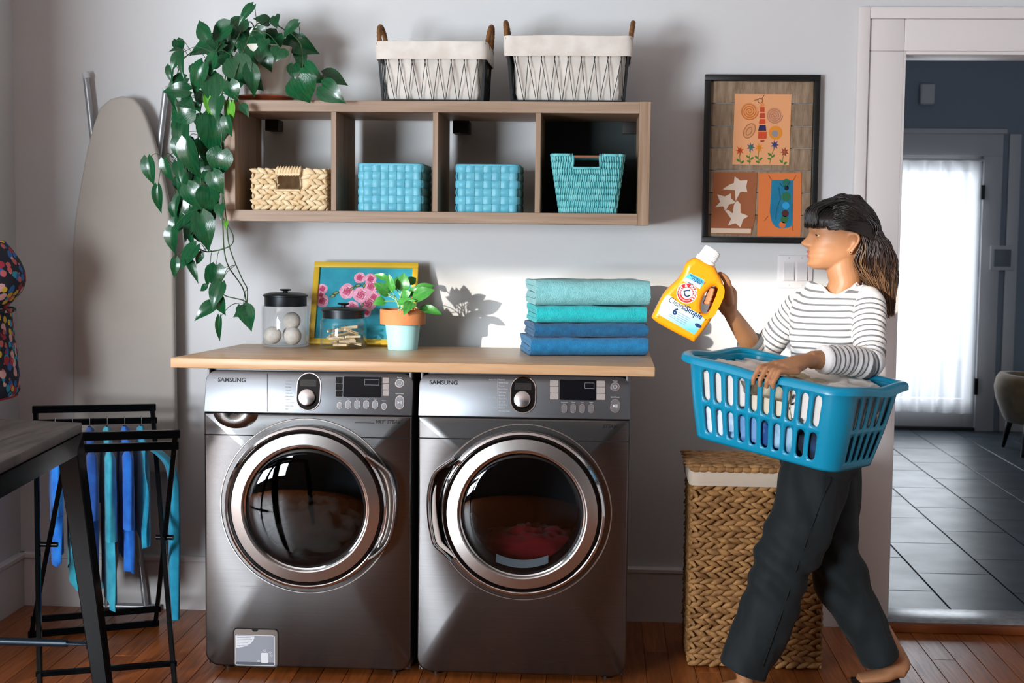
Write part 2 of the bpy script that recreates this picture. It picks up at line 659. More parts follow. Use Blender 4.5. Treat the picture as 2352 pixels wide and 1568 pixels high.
# sheer curtain: thin folded cloth that lets daylight through
sheer = bpy.data.materials.new('sheer_cloth')
sheer.use_nodes = True
nt = sheer.node_tree
nt.nodes.clear()
out = nt.nodes.new('ShaderNodeOutputMaterial')
tr = nt.nodes.new('ShaderNodeBsdfTranslucent')
tr.inputs[0].default_value = (0.9, 0.92, 0.95, 1)
df = nt.nodes.new('ShaderNodeBsdfDiffuse')
df.inputs[0].default_value = (0.85, 0.87, 0.9, 1)
tp = nt.nodes.new('ShaderNodeBsdfTransparent')
m1 = nt.nodes.new('ShaderNodeMixShader')
m1.inputs[0].default_value = 0.45
m2 = nt.nodes.new('ShaderNodeMixShader')
m2.inputs[0].default_value = 0.30
nt.links.new(tr.outputs[0], m1.inputs[1])
nt.links.new(df.outputs[0], m1.inputs[2])
nt.links.new(m1.outputs[0], m2.inputs[1])
nt.links.new(tp.outputs[0], m2.inputs[2])
nt.links.new(m2.outputs[0], out.inputs[0])
cz1, cz0 = hy(2200, 372).z, hy(2230, 942).z
cr_ = thing('sheer_curtain', 'white sheer curtain hanging over the glazed hall door', 'curtain', ((dx0 + dx1) / 2, HY, cz0))


def curt(u, v):
    xx = lerp(dx0 + 0.02, dx1 - 0.02, u)
    return Vector((xx, HY - 0.055 + 0.022 * sin(u * 46 + 1.3 * sin(u * 9)) + 0.008 * sin(u * 90), lerp(cz0, cz1, v) - 0.02 * (1 - v) * u))


MB().grid(curt, 90, 8).build('cloth', sheer, cr_, smooth=180)
MB().tube([(dx0, HY - 0.055, cz1 + 0.012), (dx1, HY - 0.055, cz1 + 0.012)], 0.009, 8).build('rod', halltrim_m, cr_)
for xx in (dx0 + 0.03, dx1 - 0.03):
    MB().box(xx - 0.01, xx + 0.01, HY - 0.055, HY + 0.03, cz1 + 0.004, cz1 + 0.02).build('bracket', halltrim_m, cr_)
# outdoor terrace the glazed door looks on to
struct(MB().box(-1.5, 7.0, HY + WT, 12, -0.2, -0.02).build('ground_outdoor', mat('pale_paving', '#b9bab8', 0.9), smooth=0), 'pale paving outside the glazed door')
p = hy(2128, 217)
ch = MB().box(p.x - 0.052, p.x + 0.052, HY - 0.05, HY, p.z - 0.075, p.z + 0.075).build('wall_chime', mat('hall_trim_paint', '#ddd8d6', 0.5), bevel=0.012, segs=3)
tag(ch, 'small pale door chime box on the hall wall above the glazed door', 'door chime')
p = hy(2298, 592)
pl = thing('hall_switch_plate', 'grey framed switch panel on the hall wall right of the glazed door', 'light switch', (p.x, HY, p.z))
MB().box(p.x - 0.085, p.x + 0.085, HY - 0.052, HY - 0.0235, p.z - 0.09, p.z + 0.09).build('frame', halltrim_m, pl, bevel=0.006)
MB().box(p.x - 0.06, p.x + 0.06, HY - 0.058, HY - 0.052, p.z - 0.062, p.z + 0.062).build('panel', mat('panel_grey', '#7d828a', 0.4), pl, bevel=0.003)
# upholstered hall chair
ct = Z_(2333, 1052, HZ)
hc = thing('hall_chair', 'tan velvet barrel chair with black legs in the hall', 'chair', (ct.x + 0.28, ct.y + 0.27, HZ))
tan_m = mat('tan_velvet', '#a08055', 0.8, col2='#8c6c44', vs=12, sheen=0.6, bump=0.1, bs=200)
bx, by = ct.x + 0.28, ct.y + 0.27
def shell(u, v, r0, r1):
    a = lerp(radians(20), radians(340), u)  # open to +x
    h = lerp(0.36, 0.50 + 0.16 * sin(u * pi) ** 0.7, min(v * 1.0, 1))
    rr = lerp(r0 * 0.80, r0, smooth(v))
    return Vector((bx + rr * cos(a), by + rr * sin(a), h))
mb = MB()
sec = 14
nu = 40
vs, fs = [], []
for i in range(nu):
    u = i / (nu - 1)
    a = lerp(radians(25), radians(335), u)
    top = 0.44 + 0.09 * sin(u * pi) ** 0.6
    for kk in range(sec):
        t = 2 * pi * kk / sec
        rr = 0.30 + 0.055 * cos(t) * abs(cos(t)) ** -0.3 if abs(cos(t)) > 1e-3 else 0.30
        hh = lerp(0.20, top, 0.5 + 0.5 * sin(t))
        rr *= lerp(0.84, 1.0, smooth((hh - 0.2) / 0.25))
        vs.append(Vector((bx + rr * cos(a), by + rr * sin(a), hh + HZ)))
for i in range(nu - 1):
    for kk in range(sec):
        l = (kk + 1) % sec
        fs.append((i * sec + kk, i * sec + l, (i + 1) * sec + l, (i + 1) * sec + kk))
fs.append(tuple(range(sec)))
fs.append(tuple((nu - 1) * sec + kk for kk in range(sec)))
mb.add(vs, fs).build('backrest', tan_m, hc, smooth=60)
MB().lathe([(0.05, 0.20), (0.24, 0.20), (0.262, 0.23), (0.262, 0.33), (0.24, 0.37), (0.03, 0.38)], 32, Matrix.Translation((bx + 0.03, by, HZ)), True, True).build('seat', tan_m, hc, smooth=50)
for (sx, sy) in ((-1, -1), (-1, 1), (1, -1), (1, 1)):
    q = Vector((bx + sx * 0.19, by + sy * 0.19, HZ))
    e = Vector((bx + sx * 0.225, by + sy * 0.225, HZ))
    MB().tube([q + Vector((0, 0, 0.22)), e], [0.03, 0.014], 4, ref=(1, 1, 0)).build('leg', black_m, hc, bevel=0.002)

# ================================================================== WALL SHELF AND WHAT IS ON IT
SX, SZ, SY, SW, SH, SD, ST, SDV = -0.9218, 1.4953, -0.4527, 1.465, 0.415, 0.39, 0.0385, 0.018
shelf_m = mat('shelf_oak_laminate', '#a8917c', 0.5, col2='#8a725c', vs=5, stretch=(0.5, 6, 14), ramp=(0.3, 0.7), detail=5, bump=0.03, bs=60, rand=0.04)
shelfv_m = mat('shelf_oak_upright', '#a58e79', 0.5, col2='#83694f', vs=5, stretch=(14, 6, 0.5), ramp=(0.3, 0.7), detail=5, bump=0.03, bs=60, rand=0.04)
sh = thing('wall_shelf', 'long oak coloured wall shelf with four open cubbies above the countertop', 'shelf', (SX + SW / 2, SY + SD / 2, SZ))
yb = SY + SD
MB().box(SX, SX + SW - ST, SY, yb, SZ + SH - ST, SZ + SH).build('top_panel', shelf_m, sh, bevel=0.0012, segs=1)
MB().box(SX, SX + SW - ST, SY, yb, SZ, SZ + ST).build('bottom_panel', shelf_m, sh, bevel=0.0012, segs=1)
MB().box(SX, SX + ST, SY, yb, SZ + ST, SZ + SH - ST).build('side_panel', shelfv_m, sh, bevel=0.0012, segs=1)
MB().box(SX + SW - ST, SX + SW, SY, yb, SZ - 0.001, SZ + SH + 0.001).build('side_panel', shelfv_m, sh, bevel=0.0012, segs=1)
CW = (SW - 2 * ST - 3 * SDV) / 4
CX = []
for i in range(4):
    xa = SX + ST + i * (CW + SDV)
    CX.append((xa, xa + CW))
    if i < 3:
        MB().box(xa + CW, xa + CW + SDV, SY + 0.002, yb, SZ + ST, SZ + SH - ST).build('divider', shelfv_m, sh, bevel=0.001, segs=1)
brk_m = mat('bracket_steel', '#1c1512', 0.6)
for (u0, u1, v1) in ((611, 641, 300), (1041, 1078, 307), (1429, 1464, 308)):
    a, b = Y_(u0, v1, -0.07), Y_(u1, v1, -0.07)
    MB().box(a.x, b.x, -0.085, 0.0, a.z, SZ + SH - ST).build('mounting_bracket', brk_m, sh, bevel=0.002)
MB().box(CX[3][0], CX[3][1], yb - 0.006, yb, SZ + ST, SZ + SH - ST).build('back_panel', mat('dark_back_board', '#1d2a2b', 0.6), sh)
SZI = SZ + ST          # inside floor of the cubbies
SZT = SZ + SH          # top of the shelf


# ---- woven things
def rr_path(x0, x1, y0, y1, r, n=4):
    return [Vector((a, b, 0)) for a, b in rrect(x0, x1, y0, y1, r, n)]


def path_sampler(P):
    L = [0.0]
    n = len(P)
    for i in range(n):
        L.append(L[-1] + (P[(i + 1) % n] - P[i]).length)
    tot = L[-1]

    def at(s):
        s %= tot
        for i in range(n):
            if s <= L[i + 1]:
                a, b = P[i], P[(i + 1) % n]
                t = (b - a).normalized()
                q = a + (b - a) * ((s - L[i]) / max(L[i + 1] - L[i], 1e-9))
                return q, t, Vector((t.y, -t.x, 0))
        return P[0], Vector((1, 0, 0)), Vector((0, -1, 0))
    return at, tot


def seg(mb, c, ax, nn, ln, ra, rb, n=6, m=5):
    """plump twisted strand segment: centre c, axis ax, outward nn"""
    b = ax.cross(nn).normalized()
    vs, fs = [], []
    for j in range(m):
        t = j / (m - 1)
        s = max(sin(pi * (0.06 + 0.88 * t)), 0.12) ** 0.75
        for k in range(n):
            a = 2 * pi * k / n
            vs.append(c + ax * ((t - 0.5) * ln) + nn * (ra * s * cos(a)) + b * (rb * s * sin(a)))
    for j in range(m - 1):
        for k in range(n):
            l = (k + 1) % n
            fs.append((j * n + k, j * n + l, (j + 1) * n + l, (j + 1) * n + k))
    fs.append(tuple(range(n - 1, -1, -1)))
    fs.append(tuple((m - 1) * n + k for k in range(n)))
    mb.add(vs, fs)


def woven_rows(parent, m, x0, x1, y0, y1, z0, z1, rows, pitch, skip=None, rad=0.02, tilt=26, seed=1, fat=1.0):
    R = random.Random(seed)
    at, tot = path_sampler(rr_path(x0, x1, y0, y1, rad))
    N = int(round(tot / pitch))
    rh = (z1 - z0) / rows
    for r in range(rows):
        mb = MB()
        sg = 1 if r % 2 == 0 else -1
        for k in range(N):
            s = (k + 0.5 * (r % 2) + R.uniform(-0.06, 0.06)) * tot / N
            q, t, nn = at(s)
            z = z0 + (r + 0.5) * rh
            c = Vector((q.x, q.y, z))
            if skip and skip(c, nn):
                continue
            tl = radians(tilt + R.uniform(-9, 9)) * sg
            ax = (t * cos(tl) + Vector((0, 0, 1)) * sin(tl)).normalized()
            kz = R.uniform(0.86, 1.12)
            seg(mb, c + nn * R.uniform(-0.001, 0.0015), ax, nn, tot / N * 1.42, rh * 0.36 * fat, rh * 0.55 * kz)
        mb.build('woven_row', m, parent, smooth=180, fix=False)


# natural water-hyacinth basket
b0, b1, bt = Y_(574, 481, -0.42), Y_(753, 481, -0.42), Y_(660, 387, -0.42)
nat_m = mat('water_hyacinth_pale', '#ecd9b2', 0.7, col2='#d0ae7c', vs=45, ramp=(0.35, 0.75), bump=0.3, bs=180, bstretch=(1, 1, 1))
kb = thing('woven_basket', 'pale natural woven basket with a handle hole in the shelf', 'basket', ((b0.x + b1.x) / 2, -0.29, SZI))
z0, z1 = SZI, bt.z
h0, h1 = Y_(637, 434, -0.42), Y_(686, 404, -0.42)


def skipf(c, nn):
    return nn.y < -0.8 and h0.x - 0.012 < c.x < h1.x + 0.012 and h0.z - 0.004 < c.z < h1.z + 0.03


rowh = (z1 - z0) / 7
woven_rows(kb, nat_m, b0.x + 0.008, b1.x - 0.008, -0.412, -0.168, z0, z1, 8, 0.028, skipf, 0.012)
inn = MB()
ix0, ix1, iy0, iy1 = b0.x + 0.014, b1.x - 0.014, -0.404, -0.176
for (a, b, c_, d_) in ((ix0, h0.x, z0 + .004, z1), (h1.x, ix1, z0 + .004, z1), (h0.x, h1.x, z0 + .004, h0.z), (h0.x, h1.x, h1.z, z1)):
    inn.box(a, b, iy0 - 0.003, iy0, c_, d_)
inn.box(ix0, ix1, iy1, iy1 + 0.003, z0 + .004, z1)
inn.box(ix0, ix0 + 0.003, iy0, iy1, z0 + .004, z1)
inn.box(ix1 - 0.003, ix1, iy0, iy1, z0 + .004, z1)
inn.box(ix0, ix1, iy0, iy1, z0 + .001, z0 + .005)
inn.build('basket_wall', nat_m, kb, smooth=0)
hb = MB()
ty = -0.416
hb.tube([(h0.x - .004, ty, h0.z - .004), (h1.x + .004, ty, h0.z - .004), (h1.x + .004, ty, h1.z + .006), (h0.x - .004, ty, h1.z + .006)], 0.0065, 6, closed=True)
hb.build('handle_rim', nat_m, kb, smooth=60)
hw = MB()
for k in range(9):
    xx = lerp(h0.x - 0.002, h1.x + 0.002, k / 8)
    seg(hw, Vector((xx, ty, (h1.z + z1) / 2 + 0.004)), Vector((0.25, 0, 1)).normalized(), Vector((0, -1, 0)), 0.036, 0.008, 0.0065)
hw.build('handle_wrap', nat_m, kb, smooth=180, fix=False)


# strap-woven turquoise boxes
def strap_box(u0, u1, v0, v1, col, col2, label, nm):
    a, b, t = Y_(u0, v1, -0.425), Y_(u1, v1, -0.425), Y_((u0 + u1) / 2, v0, -0.425)
    m = mat(nm, col, 0.42, col2=col2, vs=14, bump=0.12, bs=500, bstretch=(1, 1, 0.2), rand=0.07)
    o = thing('strap_basket', label, 'basket', ((a.x + b.x) / 2, -0.30, SZI), 'turquoise strap baskets in the shelf')
    P = rr_path(a.x + .003, b.x - .003, -0.422, -0.175, 0.018)
    at, tot = path_sampler(P)
    rows = 6
    NV = 2 * int(round(tot / 0.029 / 2))
    ph = tot / NV
    z0, z1 = SZI + 0.0005, t.z
    rh = (z1 - z0) / rows
    A = 0.0036
    for r in range(rows):
        def fn(u, v, r=r):
            s = u * tot
            q, tt, nn = at(s)
            off = A * cos(pi * s / ph + pi * r) + 0.0016 * (1 - (2 * v - 1) ** 2)
            return Vector((q.x, q.y, 0)) + nn * off + Vector((0, 0, z0 + rh * (r + 0.04 + 0.92 * v)))
        MB().grid(fn, NV * 5, 4, cu=True).build('horizontal_strap', m, o, smooth=180)
    for i in range(NV):
        sc = (i + 0.0) * ph

        def fn(u, v, sc=sc, i=i):
            s = sc + (u - 0.5) * ph * 0.92
            q, tt, nn = at(s)
            zz = v * rows
            off = -A * cos(pi * i) * sin(pi * zz) * 1.0 + 0.0014 * (1 - (2 * u - 1) ** 2)
            return Vector((q.x, q.y, lerp(z0, z1, v))) + nn * off
        MB().grid(fn, 4, rows * 5 + 1).build('vertical_strap', m, o, smooth=180)
    rim = []
    for kx in range(60):
        q, tt, nn = at(tot * kx / 60)
        rim.append(Vector((q.x, q.y, z1 - 0.002)))
    MB().tube(rim, 0.0042, 6, closed=True).build('rim', m, o, smooth=180)
    ii = MB()
    x0, x1, y0, y1 = a.x + .009, b.x - .009, -0.414, -0.183
    ii.box(x0, x1, y0, y0 + .002, z0, z1 - .004).box(x0, x1, y1 - .002, y1, z0, z1 - .004)
    ii.box(x0, x0 + .002, y0, y1, z0, z1 - .004).box(x1 - .002, x1, y0, y1, z0, z1 - .004).box(x0, x1, y0, y1, z0, z0 + .003)
    ii.build('lining', m, o, smooth=0)
    return o


strap_box(820, 972, 376, 486, '#66b8cc', '#55a9c0', 'turquoise strap-woven box in the cubby next to the natural woven basket', 'strap_turquoise')
strap_box(1045, 1193, 378, 488, '#66b8cc', '#55a9c0', 'turquoise strap-woven box in the cubby next to the tapered wicker basket', 'strap_turquoise')

# tapered turquoise wicker basket with wooden rod handle
wk_m = mat('wicker_turquoise', '#79cbce', 0.5, col2='#5ab5bc', vs=40, rand=0.05)
tb = thing('wicker_basket', 'tapered turquoise wicker basket with a wooden rod handle in the dark cubby', 'basket', (0.3, -0.30, SZI))
ta, tb_, ba, bb = Y_(1266, 355, -0.43), Y_(1434, 355, -0.43), Y_(1286, 488, -0.40), Y_(1414, 488, -0.40)
hz = Y_(1346, 386, -0.43).z
hx0, hx1 = Y_(1318, 380, -0.43).x, Y_(1376, 380, -0.43).x
z0, z1 = SZI + 0.001, ta.z
rows = 9
rh = (z1 - z0) / rows
for r in range(rows):
    mb = MB()
    f = (r + 0.5) / rows
    xa, xb = lerp(ba.x, ta.x, f), lerp(bb.x, tb_.x, f)
    ya, yb2 = lerp(-0.402, -0.432, f), lerp(-0.19, -0.16, f)
    at, tot = path_sampler(rr_path(xa, xb, ya, yb2, 0.02))
    N = 116
    for k in range(N):
        q, t, nn = at((k + 0.5 * (r % 2)) * tot / N)
        z = z0 + (r + 0.5) * rh
        if abs(nn.y) > 0.8 and hx0 < q.x < hx1 and z + rh * 0.3 > hz:
            continue
        ln = rh * 1.45
        if abs(nn.y) > 0.8 and hx0 < q.x < hx1 and z + rh > hz:
            ln = rh * 1.0
        seg(mb, Vector((q.x, q.y, z)) + nn * (0.0012 if k % 2 else -0.0006), Vector((0.10 * (1 if r % 2 else -1) * t.x, 0.1 * t.y, 1)).normalized(), nn, ln, 0.0042, 0.0044, n=5, m=4)
    o = mb.build('woven_row', wk_m, tb, smooth=180, fix=False)
    o['kind'] = 'stuff'
mb = MB()
mb.tube([(hx0 - .003, -0.431, z1 - .002), (hx0 - .003, -0.43, hz), (hx1 + .003, -0.43, hz), (hx1 + .003, -0.431, z1 - .002)], 0.0055, 6)
at, tot = path_sampler(rr_path(ta.x, tb_.x, -0.432, -0.16, 0.02))
rim = []
for kx in range(81):
    q, t, nn = at(tot * kx / 80)
    if nn.y < -0.8 and hx0 - .004 < q.x < hx1 + .004:
        if rim:
            mb.tube(rim, 0.0055, 6)
        rim = []
        continue
    rim.append(Vector((q.x, q.y, z1 - 0.001)))
mb.tube(rim, 0.0055, 6)
mb.build('rim', wk_m, tb, smooth=180)
MB().tube([(hx0 - 0.006, -0.43, z1 - 0.006), (hx1 + 0.006, -0.43, z1 - 0.006)], 0.0048, 8).build('rod_handle', mat('beech_rod', '#8a5f4a', 0.5), tb, smooth=60)
ii = MB()
ii.add([(ba.x + .006, -0.394, z0), (bb.x - .006, -0.394, z0), (bb.x - .006, -0.2, z0), (ba.x + .006, -0.2, z0)], [(0, 1, 2, 3)])
for s_ in ((ba.x + .006, ta.x + .007), (bb.x - .006, tb_.x - .007)):
    ii.add([(s_[0], -0.394, z0), (s_[0], -0.2, z0), (s_[1], -0.168, z1 - .004), (s_[1], -0.424, z1 - .004)], [(0, 1, 2, 3)])
for yy0, yy1 in ((-0.394, -0.424), (-0.2, -0.168)):
    zz = hz - .006
    ii.add([(ba.x + .006, yy0, z0), (bb.x - .006, yy0, z0), (lerp(bb.x, tb_.x, .76), lerp(yy0, yy1, .76), zz), (lerp(ba.x, ta.x, .76), lerp(yy0, yy1, .76), zz)], [(0, 1, 2, 3)])
ii.build('basket_wall', wk_m, tb, smooth=0)


# ---- lined wire baskets on top of the shelf
wire_m = mat('black_wire', '#15191a', 0.45, metal=0.3)
linen_m = mat('cream_canvas', '#dedad2', 0.85, col2='#d2cdc4', vs=20, bump=0.15, bs=700, sheen=0.2)
rope_m = mat('wrapped_rope', '#8a5f34', 0.8, col2='#6a431f', vs=60, bump=0.4, bs=300, bstretch=(1, 1, 5))


def wire_basket(tu0, tu1, bu0, bu1, vt, vb, vc, hv, nx, label):
    yt, yf = -0.43, -0.40
    a, b, c_, d_ = Y_(tu0, vt, yt), Y_(tu1, vt, yt), Y_(bu0, vb, yf), Y_(bu1, vb, yf)
    z0 = SZT + 0.001
    z1 = Y_((tu0 + tu1) / 2, vt, yt).z
    zc = Y_((tu0 + tu1) / 2, vc, yt).z
    yt1, yf1 = -0.12, -0.15
    o = thing('wire_basket', label, 'basket', ((a.x + b.x) / 2, -0.275, SZT), 'lined wire baskets on top of the shelf')

    def cor(t, ex=0.0):  # corners at height fraction t, ccw from front left
        x0, x1 = lerp(c_.x, a.x, t) - ex, lerp(d_.x, b.x, t) + ex
        y0, y1 = lerp(yf, yt, t) - ex, lerp(yf1, yt1, t) + ex
        z = lerp(z0, z1, t)
        return [Vector((x0, y0, z)), Vector((x1, y0, z)), Vector((x1, y1, z)), Vector((x0, y1, z))]
    B, T = cor(0), cor(1)
    for q in (B, T):
        fr = MB()
        for i in range(4):
            fr.bar(q[i] + Vector((0, 0, 0.004 if q is B else -0.004)), q[(i + 1) % 4] + Vector((0, 0, 0.004 if q is B else -0.004)), 0.006, 0.008)
        fr.build('rim_frame', wire_m, o)
    for i in range(4):
        MB().bar(B[i], T[i], 0.008, 0.008, ref=(0, 1, 0)).build('corner_post', wire_m, o)
    for i in range(4):
        p0, p1, q0, q1 = B[i], B[(i + 1) % 4], T[i], T[(i + 1) % 4]
        n = nx if i % 2 == 0 else 7
        for k in range(n):
            s = (k + 0.5) / n
            for sg in (-1, 1):
                sb = min(max(s + sg * 0.48 / n, 0.0), 1.0)
                stp = min(max(s - sg * 0.22 / n, 0.0), 1.0)
                nn = (p1 - p0).normalized().cross(Vector((0, 0, 1)))
                MB().tube([p0.lerp(p1, sb) + nn * .001, q0.lerp(q1, stp) + nn * .001], 0.0013, 5, caps=False).build('wire', wire_m, o, smooth=180)

    def ring(t, ex, r=0.02):
        q = cor(t, ex)
        return [(p[0], p[1]) for p in rrect(q[0].x, q[1].x, q[0].y, q[2].y, r, 5)]
    # canvas liner with soft folds
    NR, n = 9, None
    rows_ = []
    for j in range(NR):
        t = lerp(0.03, 0.985, j / (NR - 1))
        rg = ring(t, -0.007)
        at, tot = path_sampler([Vector((p[0], p[1], 0)) for p in rg])
        row = []
        for k in range(96):
            q, tt, nn = at(tot * k / 96)
            w_ = sin(pi * min(max((t - .03) / .95, 0), 1))
            off = 0.016 * noise.noise(Vector((k * 0.42 + t * 1.2, t * 1.6, a.x * 7))) * w_ - 0.010 * w_ + (-0.016 * (1 - t / .2) ** 2 if t < .2 else 0)
            row.append(Vector((q.x, q.y, lerp(z0, z1, t) + .004)) + nn * off)
        rows_.append(row)
    mb = MB()
    vs = [p for r_ in rows_ for p in r_]
    fs = [(j * 96 + k, j * 96 + (k + 1) % 96, (j + 1) * 96 + (k + 1) % 96, (j + 1) * 96 + k) for j in range(NR - 1) for k in range(96)]
    fs.append(tuple(range(96)))
    mb.add(vs, fs)
    mb.build('liner', linen_m, o, smooth=60)
    # folded-over cuff
    tc = (zc - z0) / (z1 - z0)
    cf = MB()
    prof = [(0.99, -0.006), (1.02, -0.003), (1.03, 0.003), (1.02, 0.010), (0.93, 0.0125), (0.85, 0.0135), (tc + 0.02, 0.0135), (tc, 0.012), (tc + 0.005, 0.009)]
    vs = []
    for (t, ex) in prof:
        at, tot = path_sampler([Vector((p[0], p[1], 0)) for p in ring(min(t, 1.03), ex, 0.024)])
        for k in range(96):
            q, tt, nn = at(tot * k / 96)
            off = 0.0022 * noise.noise(Vector((k * 0.4, t * 3, b.x * 5)))
            dz = 0.0022 * noise.noise(Vector((k * 0.13, 4.0, b.x * 3)))
            vs.append(Vector((q.x, q.y, lerp(z0, z1, t) + dz)) + nn * off)
    cf.add(vs, [(j * 96 + k, j * 96 + (k + 1) % 96, (j + 1) * 96 + (k + 1) % 96, (j + 1) * 96 + k) for j in range(len(prof) - 1) for k in range(96)])
    cf.build('liner_cuff', linen_m, o, smooth=60)
    # wrapped end handles
    zt = Y_(tu0, hv, -0.3).z
    for sx, q in ((-1, T[0]), (1, T[1])):
        ym = (yt + yt1) / 2
        pts = []
        R = []
        for k in range(33):
            t = k / 32
            aa = pi * t
            pts.append(Vector((q.x + sx * (0.010 * sin(aa) + 0.003), ym - 0.085 * cos(aa), lerp(z1 - 0.035, zt, sin(aa) ** 0.6))))
            R.append(0.0080 + 0.0012 * (k % 2))
        MB().tube(pts, R, 8).build('handle', rope_m, o, smooth=60)
    return o, b, z1, zc


wire_basket(868, 1113, 880, 1108, 98, 231, 136, 60, 8, 'smaller lined wire basket with rope handles near the trailing plant')
wire_basket(1164, 1447, 1176, 1433, 86, 231, 129, 50, 9, 'larger lined wire basket with rope handles nearer the framed children art')
# ================================================================== COUNTERTOP, WASHER AND DRYER
CZ, CTH = 1.045, 0.033
CXL, CXR, CYF, CYB = -1.006, 0.559, -0.76, -0.155
maple_m = mat('maple_block', '#e0bd94', 0.36, col2='#cb9e70', vs=4, stretch=(0.7, 9, 9), ramp=(0.3, 0.72), detail=6, bump=0.03, bs=40, dist=0.6)
ct = MB()
ct.prism([(CXL - 0.018, CYF), (CXR, CYF - 0.04), (CXR + 0.002, CYB), (CXL + 0.075, CYB)], lambda a, b, d: Vector((a, b, d)), CZ - CTH, CZ)
tag(ct.build('countertop', maple_m, bevel=0.004, segs=2), 'maple butcher block countertop lying on the washer and dryer', 'countertop')

MW, MYF, MYB, MTOP = 0.686, -0.774, -0.135, 1.0105
steel_m = mat('brushed_steel', '#6e6e6e', 0.24, metal=1.0, col2='#676767', vs=3, stretch=(1, 1, 60), bump=0.004, bs=60, bstretch=(1, 1, 60), rvar=0.05)
steel2_m = mat('silver_panel', '#7e8286', 0.34, metal=0.85)
side_m = mat('machine_side_paint', '#6d6f72', 0.4, metal=0.4)
chrome_m = mat('chrome', '#d5d7d9', 0.08, metal=1.0)
ring_m = mat('silver_ring', '#c4c3c0', 0.28, metal=1.0)
gasket_m = mat('grey_rubber', '#35383b', 0.6)
drum_m = mat('drum_steel', '#4a4a4c', 0.3, metal=1.0)
smoke_m = thin_glass('smoked_glass', (0.62, 0.66, 0.68))
knob_m = mat('spun_aluminium', '#cfcfcf', 0.25, metal=1.0)
gloss_m = mat('piano_black', '#050607', 0.14, spec=.3)
disp_m = mat('display_glass', '#060a12', 0.12, spec=.2)
print_m = mat('white_print', '#d8dce0', 0.5)
print2_m = mat('grey_print', '#9aa0a6', 0.5)
inkm = mat('black_ink', '#101214', 0.4)
Myz = Matrix.Rotation(radians(90), 4, 'X')      # local z -> world -y


